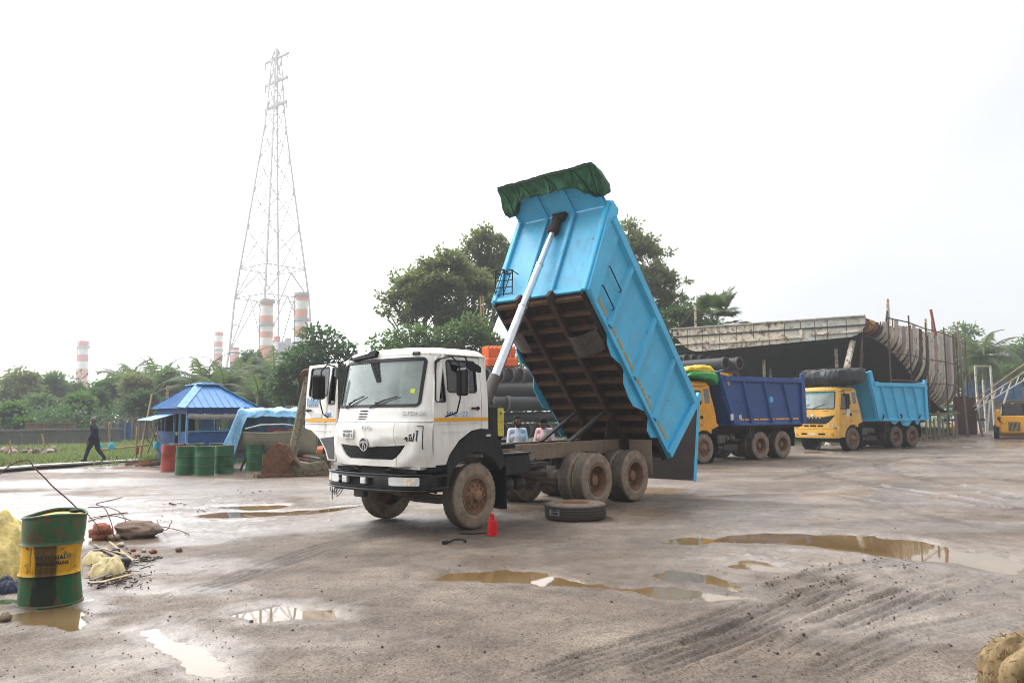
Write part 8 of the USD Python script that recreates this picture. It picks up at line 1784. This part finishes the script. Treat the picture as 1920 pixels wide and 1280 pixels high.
def hand(w, d, n, r=.009, curl=.6):
    """Palm, four fingers and a thumb leaving wrist w along d; n is the palm's normal."""
    w, d, n = np.asarray(w, float), nz(d), nz(n); s = np.cross(n, d); o = [(w, .026, w + d * .04, .030), (w + d * .03 + s * .018, .022, w + d * .08 + s * .026, .014), (w + d * .03 - s * .018, .022, w + d * .08 - s * .026, .014)]
    for k, L in enumerate((.062, .072, .066, .05)):
        a = w + d * .08 + s * (.026 - .0175 * k); c = a; dd = d
        for j in range(3): dd = nz(dd * math.cos(curl * .7) + n * math.sin(curl * .7)); e = c + dd * L * (.45, .32, .23)[j]; o.append((c, r, e, r * .9)); c = e
    a = w + d * .025 + s * .03; e = a + nz(d * .6 + s * .7 + n * .3) * .035; o += [(a, .013, e, .011), (e, .011, e + nz(d * .9 + n * .4 + s * .1) * .03, .009)]; return o


# the walking man in navy, seen from his left side, going left
hip, ch, nk = (0, 0, .88), (.03, 0, 1.25), (.05, 0, 1.42)
legs = [((.02, .09, .88), .105, (.18, .09, .50), .072), ((.18, .09, .50), .066, (.30, .09, .10), .045), ((-.02, -.09, .88), .105, (-.10, -.09, .48), .072), ((-.10, -.09, .48), .066, (-.36, -.09, .14), .045)]
feet = [((.28, .09, .055), .045, (.42, .09, .04), .035), ((-.38, -.09, .09), .045, (-.27, -.09, .035), .032)]
armL = [((.04, .19, 1.36), .058, (-.02, .25, 1.08), .046), ((-.02, .25, 1.08), .042, (.10, .26, .86), .034)]; armR = [((.04, -.19, 1.36), .058, (.05, -.25, 1.08), .046), ((.05, -.25, 1.08), .042, (.20, -.24, .88), .034)]
torso = [(hip, .13, (.0, .0, 1.0), .135), ((0, -.07, .95), .11, (0, .07, .95), .11), ((.0, 0, 1.0), .13, ch, .14), ((.03, -.12, 1.27), .095, (.03, .12, 1.27), .095), ((.04, -.16, 1.36), .06, (.04, .16, 1.36), .06), (ch, .13, (.04, 0, 1.38), .07)]
pm = gnd(174, 872); grow = lambda bs, d: [(a, ra + d, b, rb + d) for a, ra, b, rb in bs]
hl = hand((.10, .26, .86), (.35, .05, -.9), (.0, -1, 0)); hr = hand((.20, -.24, .88), (.45, 0, -.9), (0, 1, 0))
w, wb, V, H = person("man in navy clothes walking left along the plank, carrying a small basket", (pm[0], pm[1] + .05, .155), PI + .06, {"head": (.09, 0, 1.585)}, torso + legs + feet + armL + armR + hl + hr + [(nk, .055, (.08, 0, 1.52), .052)], grow(torso, .02) + grow(armL, .014) + grow(armR, .014), "cloth_navy", grow(legs, .018) + grow(torso[:2], .018), "cloth_navy", True, "hair_grey", 1.62)
obj("shoe", flesh([(V(a), ra * .95 + .008, V(b_), rb * .95 + .008) for a, ra, b_, rb in feet[:1]], .02), M["matt_black"], wb, smooth=True); obj("shoe", flesh([(V(a), ra * .95 + .008, V(b_), rb * .95 + .008) for a, ra, b_, rb in feet[1:]], .02), M["matt_black"], wb, smooth=True)
obj("face_mask", flesh([(V(H(.055, -.03, -.055)), .04, V(H(.055, .03, -.055)), .04), (V(H(.09, 0, -.05)), .025, V(H(.07, 0, -.09)), .03)], .015), M["mask_pale"], wb, smooth=True)
c_, s_ = math.cos(PI + .06), math.sin(PI + .06); hw_ = V((.28, -.25, .74)); bk = thing("basket", "small brown basket in the walking man's hand", "basket", (pm[0] + c_ * hw_[0] - s_ * hw_[1], pm[1] + .05 + s_ * hw_[0] + c_ * hw_[1], .155 + hw_[2] - .20))
obj("basket_body", MB().lathe([(0, 0), (.09, 0), (.13, .10), (.14, .17), (.13, .17), (.085, .02), (0, .02)], n=18), M["basket"], bk); obj("basket_handle", MB().tube([(.13 * math.cos(a), 0, .16 + .12 * math.sin(a)) for a in np.linspace(0, PI, 10)], .010, 5), M["basket"], bk)

# two men behind the chassis
tor2 = [((0, 0, .90), .12, (0, 0, 1.0), .11), ((0, -.08, .95), .09, (0, .08, .95), .09), ((0, 0, 1.0), .11, (0, 0, 1.25), .11), ((0, -.10, 1.24), .085, (0, .10, 1.24), .085), ((0, -.155, 1.385), .048, (0, .155, 1.385), .048), ((0, 0, 1.25), .105, (.0, 0, 1.40), .062)]
leg2 = [((0, s * .10, .90), .105, (.02, s * .11, .49), .072) for s in (-1, 1)] + [((.02, s * .11, .49), .066, (0, s * .11, .10), .045) for s in (-1, 1)]; ft2 = [((-.02, s * .11, .05), .045, (.14, s * .12, .035), .032) for s in (-1, 1)]
def arms(f, sp): return [((0, s * .17, 1.37), .046, (.02, s * (.215 + sp), 1.10), .038) for s in (-1, 1)] + [((.02, s * (.215 + sp), 1.10), .036, (.02 + f, s * .18, 1.10 - .24 + f * .5), .034) for s in (-1, 1)]
def hands2(f): return sum([hand((.02 + f, s * .18, 1.10 - .24 + f * .5), (.5, -.1 * s, -.7 + f * 2), (0, -s, 0)) for s in (-1, 1)], [])
a = arms(.12, .0); p = atd(970, 820, 18.2); person("man in a white shirt standing behind the chassis near the yellow air filter panel", (p[0], 18.2, gz(p[0], 18.2)), math.radians(-82), {"head": (.03, 0, 1.585), "beard": True, "face": nz([.95, .30, 0])}, tor2 + leg2 + ft2 + a + hands2(.12) + [((0, 0, 1.42), .056, (.02, 0, 1.52), .053)], grow(tor2, .018) + grow(a[:2], .012) + grow(a[2:], .010), "cloth_white", grow(leg2, .018) + grow(tor2[:2], .02), "cloth_dark", True, "hair_black", 1.72)
a = arms(.20, .02); p = atd(1021, 820, 18.6); person("man in a pink shirt looking down behind the chassis under the raised body", (p[0], 18.6, gz(p[0], 18.6)), math.radians(-112), {"head": (.09, 0, 1.55), "face": nz([.80, -.25, -.52]), "up": nz([.52, 0, .85])}, tor2 + leg2 + ft2 + a + hands2(.20) + [((0, 0, 1.42), .056, (.06, 0, 1.50), .053)], grow(tor2, .018) + grow(a[:2], .012) + grow(a[2:3], .012), "cloth_pink", grow(leg2, .018) + grow(tor2[:2], .02), "cloth_dark", True, "hair_black", 1.70)
# ------------------------------------------------------------------ small things on the yard
# spare tyre lying flat
p0, p1 = gnd(1026, 966), gnd(1142, 966); c = gnd(1084, 979); TR = np.linalg.norm(p1 - p0) / 2 * .985; cx = (p0 + p1) / 2; sp = thing("loose_tyre", "loose truck tyre with its rim lying flat on the mud beside the lorry", "tyre", (c[0], c[1] + TR, gz(c[0], c[1] + TR) + .125), 0)
R = np.eye(4); R[:3, :3] = [[1, 0, 0], [0, 0, -1], [0, 1, 0]]
q = sub(sp, "wheel", mat=R); put_tyre(q, TR, .255, TR * .54, "tyre_dull"); obj("rim", rim_rear().xf(lambda v: v * [TR / .52, 1, TR / .52]), M["rim_mud"], q); mb = MB()
for k in range(8): a = k * PI / 4 + .2; mb.box((.40 * TR / .52 * math.cos(a) * .62, .03, .40 * TR / .52 * math.sin(a) * .62), (.05, .012, .05))
obj("rim_holes", mb, M["matt_black"], q)
lb = MB().poly(rrect(-.13, -.055, .10, .055, .01), .003, lambda v: np.stack([TR * 1.004 * np.sin((v[:, 0] - .42) / TR), -TR * 1.004 * np.cos((v[:, 0] - .42) / TR), v[:, 1]], 1)); tl_ = obj("tyre_label", lb, M["label_grey"] if "label_grey" in M else plain("label_grey", (.40, .40, .42), .6, var=.4, scale=20), sp)
# bottle jack
p = gnd(923, 1004); jk = thing("bottle_jack", "red hydraulic bottle jack standing by the front wheel", "jack", (p[0], p[1] + .08, gz(p[0], p[1])), .3)
obj("base_plate", MB().box((0, 0, .015), (.155, .14, .03), bev=.008), M["jack_red"], jk); obj("jack_body", MB().lathe([(0, .03), (.074, .03), (.076, .05), (.074, .06), (.074, .20), (.068, .226), (.046, .236), (.044, .25), (0, .24)], n=22), M["jack_red"], jk, smooth=40); obj("ram_screw", MB().lathe([(.028, .25), (.028, .285), (.034, .287), (.034, .31), (0, .31)], n=14), M["jack_red"], jk)
ps = MB(); ps.cyl((.055, -.03, .03), (.055, -.03, .12), .018, 10); ps.box((.055, -.03, .13), (.05, .03, .05), bev=.006); obj("pump_socket", ps, M["jack_red"], jk); obj("carry_handle", MB().tube([(-.025, 0, .22), (-.03, .0, .30), (.0, .0, .325), (.028, 0, .30), (.025, 0, .22)], .006, 5), M["jack_red"], jk); obj("jack_label", MB().poly(sbox(-.03, .10, .03, .17), .001, lambda v: np.stack([.0605 * np.sin(v[:, 0] / .06 + .5), -.0605 * np.cos(v[:, 0] / .06 + .5) - v[:, 2], v[:, 1]], 1)), M["label_grey"], jk)
def gpt(px, py, dz=0.0): p = gnd(px, py); p[2] = gz(p[0], p[1]) + dz; return p
obj("jack_lever", MB().tube([gpt(862, 1000, .012), gpt(890, 1000.5, .014), gpt(915, 1000, .02)], .010, 6), M["matt_black"], smooth=40, label="thin black lever bar lying left of the red jack", cat="bar")
wr = thing("wheel_wrench", "bent black wheel wrench lying on the mud before the front wheel", "wrench", (0, 0, 0)); obj("shaft", MB().tube([gpt(834, 1020, .02), gpt(843, 1017, .02), gpt(852, 1013.5, .03), gpt(870, 1013.5, .03)], .014, 7), M["matt_black"], wr, smooth=40); obj("socket", MB().cyl(gpt(831, 1021, .025), gpt(838, 1018, .025), .026, 10), M["matt_black"], wr); obj("handle_end", MB().cyl(gpt(868, 1013, .03), gpt(873, 1017, .03), .018, 8), M["matt_black"], wr)
# the near rubble by the drum
def stone(px, py, wpx, hpx, m, lb, seed, depth=1.0, cat="stone", name="stone", sub_=2, rough=.3, group=None):
    p = gpt(px, py); k = p[1] / F; w, h = wpx * k, hpx * k; return rock((p[0], p[1] + w * depth * .35, p[2] + h * .40), (w, w * depth, h * 1.1), seed, m, name, lb, cat, rz=0, sub_=sub_, rough=rough, group=group)
stone(246, 1010, 80, 32, "stone_brown", "big flat brown lump of dried mud with wires behind it", 501, .8, "lump", "mud_lump", 3, .28); stone(182, 1014, 42, 32, "clod_red", "red brown clod close behind the near drum's right edge", 502, .9, "lump", "mud_lump", 3, .4); stone(210, 1014, 22, 12, "stone_brown", "small dark clod between the two big lumps", 503, .8, "lump", "mud_lump", 2, .4)
for i, (px, py, w, h, m) in enumerate(((224, 1026, 14, 8, "stone_pale"), (248, 1034, 10, 6, "clod_red"), (268, 1035, 9, 6, "stone_pale"), (286, 1037, 12, 8, "clod_red"), (333, 1035, 13, 9, "stone_brown"), (256, 1043, 11, 5, "clod_red"), (300, 1046, 8, 4, "stone_brown"), (240, 1052, 12, 7, "stone_pale"))): stone(px, py, w, h, m, ("pale egg shaped stone under the wired mud lump", "little reddish stone left of the pale pebbles", "pale pebble in the middle of the stone line", "pinkish pebble right of the pale one", "brown stone alone at the right of the stone line", "flat reddish chip below the stone line", "small brown chip toward the twigs", "pale stone among the sacking scraps")[i], 510 + i, .9)
plain("sack_yellow", (.60, .50, .22), .8, var=.35, scale=9, bump=.9); plain("sack_cream", (.55, .47, .28), .8, var=.2, scale=5, bump=.3); plain("twig", (.055, .04, .03), .9, var=.4); plain("sheet_navy", (.022, .028, .06), .6, var=.4); plain("wire_rust", (.13, .055, .035), .7, var=.3); plain("moss", (.06, .09, .03), .9, var=.4)


def cloth(name, label, cat, c, size, hgt, seed, m, rz=0.0, folds=1.0, pw=2.0):
    """A crumpled sack lying in a heap."""
    n = 46; u, v = np.meshgrid(np.linspace(-1, 1, n), np.linspace(-1, 1, n)); r = np.sqrt(np.clip(np.abs(u) ** pw + np.abs(v) ** pw, 0, 4)); nn = meshkit.fbm(np.stack([u * 1.8, v * 1.8, np.full_like(u, seed)], -1), 3, seed) - .5; fold = .7 - 2.6 * np.abs(meshkit.fbm(np.stack([u * 3.4 + nn, v * 3.4, np.full_like(u, seed + .5)], -1), 4, seed + 1) - .5)
    z = hgt * np.clip(1 - r ** 2.2, 0, 1) ** .55 * (1 + nn * 1.1) + fold * hgt * .26 * folds * np.clip(1.2 - r, 0, 1) - .01; x = u * size[0] * (1 + nn * .45); y = v * size[1] * (1 + nn * .45); k = 1 / np.maximum(r, 1); x, y = x * k, y * k; R = np.array([[math.cos(rz), -math.sin(rz)], [math.sin(rz), math.cos(rz)]]); XY = np.stack([x, y], -1) @ R.T; return obj(name, MB().grid(np.concatenate([XY, z[..., None]], -1) + np.asarray(c)), M[m], smooth=60, label=label, cat=cat)


p = gpt(-25, 1098); cloth("yellow_sack", "large crumpled yellow sack at the left edge behind the drum", "sack", p + [-.22, .35, 0], (.46, .40), .50, 31, "sack_yellow", .2, 1.0, 3)
p = gpt(192, 1082); cloth("yellow_sack", "torn pale yellow sack at the near drum's right foot", "sack", p + [-.03, .15, 0], (.17, .22), .17, 32, "sack_cream", .2); p = gpt(172, 1060); cloth("yellow_sack", "flattened cream sack scrap behind the torn one", "sack", p + [0, .1, 0], (.13, .18), .13, 33, "sack_cream", .9)
p = gpt(14, 1108); cloth("dark_sack", "dark navy plastic bag under the yellow sack", "bag", p + [-.02, .0, 0], (.16, .12), .12, 34, "sheet_navy", .1); p = gpt(8, 1128); cloth("moss_patch", "mossy soil patch left of the near drum", "moss", p, (.2, .07), .03, 35, "moss")
stone(228, 1062, 24, 17, "pipe_black", "dark grey rounded stone beside the torn sack", 530, .9); stone(214, 1040, 16, 12, "sheet_navy", "black plastic scrap above the torn sack", 531, .9, "scrap", "plastic_scrap"); stone(4, 1164, 22, 18, "stone_brown", "dark brown clod at the left edge by the puddle", 532, .9)
ww = [((176, 1026), (232, 1052), .05), ((190, 1034), (240, 1047), .035), ((172, 1040), (205, 1032), .04), ((170, 1092), (218, 1078), .05), ((182, 1098), (246, 1080), .05), ((168, 1100), (200, 1096), .06), ((200, 1086), (232, 1072), .035), ((205, 1022), (250, 1056), .03), ((216, 1068), (258, 1052), .03)]
for k, (a, b, w) in enumerate(ww): obj("wood_scrap", MB().bar(gpt(*a, .035 + .01 * (k % 3)), gpt(*b, .025 + .02 * (k % 2)), w, .014, bev=.004), M[("bark_pale", "bamboo", "fence_sheet")[k % 3]], smooth=False, label="split strip of pale wood lying in the rubble beside the near drum", cat="wood", group="split wood strips in the near rubble")
rn = np.random.default_rng(23); mb = MB()
for k in range(80):
    a = gpt(rn.uniform(165, 262), rn.uniform(1048, 1102), .02); ang = rn.uniform(0, PI); L = rn.uniform(.05, .22); d = np.array([math.cos(ang), math.sin(ang) * .8, rn.uniform(-.05, .12)]) * L; mb.tube([a, a + d * .5 + rn.normal(0, .012, 3), a + d], [.006, .005, .003], 4)
for k in range(60):
    a = gpt(rn.uniform(165, 290), rn.uniform(1030, 1104), .012); b_ = trimesh.creation.icosphere(1, 1.0); mb.add(b_.vertices * rn.uniform(.005, .014, 3) + a, b_.faces)
for (x0, x1, y0, y1, n_) in ((255, 300, 1044, 1052, 22), (370, 400, 955, 960, 6), (305, 350, 942, 947, 10), (440, 520, 918, 926, 10)):
    for k in range(n_): a = gpt(rn.uniform(x0, x1), rn.uniform(y0, y1), .012); b_ = trimesh.creation.icosphere(1, 1.0); mb.add(b_.vertices * rn.uniform(.008, .026, 3) * [1.6, 1, .5] + a, b_.faces)
obj("twig_litter", mb, M["twig"], smooth=False, label="dark twigs and crumbs scattered over the near rubble", cat="debris", kind="stuff")
def wire(label, pts, r=.007):
    """pts: (px, py, depth); depth 0 lies on the ground."""
    from scipy.interpolate import PchipInterpolator as PI_; Q = np.array([atd(a, b, d) if d else gpt(a, b, .015) for a, b, d in pts]); s_ = np.r_[0, np.cumsum(np.linalg.norm(np.diff(Q, axis=0), axis=1))]; f_ = [PI_(s_, Q[:, i]) for i in range(3)]; q = np.linspace(0, s_[-1], 48); return obj("rusty_wire", MB().tube(np.stack([g(q) for g in f_], 1), r, 5), M["wire_rust"], smooth=True, label=label, cat="wire")
wire("rusty rod arching up over the drum from the left edge", [(-8, 897, 11), (14, 876, 11), (36, 864, 11), (52, 862, 11), (64, 876, 11), (90, 902, 11), (134, 942, 11.2), (160, 968, 11.4)], .010); wire("long rusty wire rising from the rubble to a bent tip", [(163, 962, 11.4), (185, 990, 11.3), (204, 1004, 0), (228, 1008, 0)]); wire("rusty wire looping up behind the brown lump", [(165, 951, 11.6), (190, 950, 11.6), (205, 970, 11.5), (212, 995, 11.4), (216, 1003, 0)]); wire("rusty wire with a kinked end over the brown lump", [(230, 932, 12), (205, 938, 12), (180, 945, 12), (200, 950, 12), (222, 958, 11.9), (236, 978, 11.7)])
wire("long thin rusty wire trailing right across the wet mud", [(166, 972, 11.8), (200, 966, 12), (250, 976, 12.3), (290, 984, 12.6), (355, 1002, 0)]); wire("small curled wire end at the right of the lump", [(294, 974, 12.4), (297, 985, 12.2), (295, 998, 12), (288, 1006, 0)]); wire("curved wire hook right of the brown lump", [(305, 992, 0), (318, 984, 12.2), (322, 977, 12.3), (320, 974, 12.3)]); wire("flat rusty wire lying behind the near drum", [(165, 978, 0), (205, 968, 0), (240, 963, 0)], .010)
# puddle side pebbles, gravel of the yard
mb = MB(); rn = np.random.default_rng(29); b_ = trimesh.creation.icosphere(1, 1.0); n = 2200
for k in range(n):
    Y = 3.4 + 12 * rn.uniform() ** 1.6; X = rn.uniform(-.66, .66) * Y; s = rn.uniform(.003, .008) * (1 + 1.3 * (rn.uniform() > .95)); mb.add(b_.vertices * s * rn.uniform(.6, 1.3, 3) + [X, Y, gz(X, Y) + s * .2], b_.faces)
mat("gravel", {"g": ("geometry", {}), "r": ("rgb_ramp", {"ramp": [(0, (.05, .042, .036)), (.55, (.13, .105, .085)), (1, (.30, .25, .21))]}), "p": ("principled_bsdf", {"roughness": .6})}, [("g.random_per_island", "r.fac"), ("r.color", "p.base_color")])
obj("gravel", mb, M["gravel"], smooth=False, label="loose dark gravel scattered over the muddy yard", cat="gravel", kind="stuff")
mb = MB()
for (q, ss, w, d) in TRW[:6]:
    for k in range(36): i = rn.integers(2, len(q) - 2); t_ = nz(q[i + 1] - q[i - 1]); nrm = np.array([-t_[1], t_[0]]); x, y = q[i] + nrm * rn.choice([-1, 1]) * w * rn.uniform(.42, .75) + t_ * rn.uniform(-.05, .05); s = rn.uniform(.004, .016) ** 1.0; mb.add(b_.vertices * s * rn.uniform(.5, 1.4, 3) + [x, y, gz(x, y) + s * .1], b_.faces)
plain("mud_crumb", (.10, .074, .056), .7, var=.3); obj("mud_crumbs", mb, M["mud_crumb"], smooth=False, label="crumbs of mud thrown up along the tyre ruts", cat="mud", kind="stuff")
# frayed stump at the bottom right corner
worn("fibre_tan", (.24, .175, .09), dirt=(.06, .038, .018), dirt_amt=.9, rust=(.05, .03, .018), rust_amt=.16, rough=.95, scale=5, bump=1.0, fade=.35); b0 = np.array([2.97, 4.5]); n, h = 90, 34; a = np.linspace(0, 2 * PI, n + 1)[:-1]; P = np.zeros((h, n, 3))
for i in range(h):
    q = i / (h - 1); z = .33 * q / .5 if q < .5 else .33 + .19 * math.sin((q - .5) / .5 * PI / 2); rr = .285 * (1 + .05 * math.sin(q * 5)) if q < .5 else .29 * math.cos((q - .5) / .5 * PI / 2 * .985) ** .8
    gr_ = np.abs(np.sin(a * 8 + 2.5 * np.sin(q * 3 + a * 2))) ** .5; nn = meshkit.fbm(np.c_[np.cos(a) * 3, np.sin(a) * 3, np.full(n, q * 2.4)], 4, 6) - .5; r = rr * (1 + nn * .28 + (gr_ - .7) * .26 * (q < .95)); P[i] = np.c_[b0[0] + r * np.cos(a), b0[1] + r * np.sin(a), z + nn * .07 * (q > .55)]
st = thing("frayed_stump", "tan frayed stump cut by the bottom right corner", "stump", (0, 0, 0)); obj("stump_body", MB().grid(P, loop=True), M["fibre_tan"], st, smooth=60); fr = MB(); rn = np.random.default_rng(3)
for k in range(260): i, j = rn.integers(14, h - 1), rn.integers(0, n); q = P[i, j]; o_ = nz(q - [b0[0], b0[1], .25]); d = nz(o_ * .5 + [0, 0, -.6] + rn.normal(0, .4, 3)); fr.tube([q, q + d * .03 + o_ * .008, q + d * rn.uniform(.03, .06)], [.003, .002, .001], 3)
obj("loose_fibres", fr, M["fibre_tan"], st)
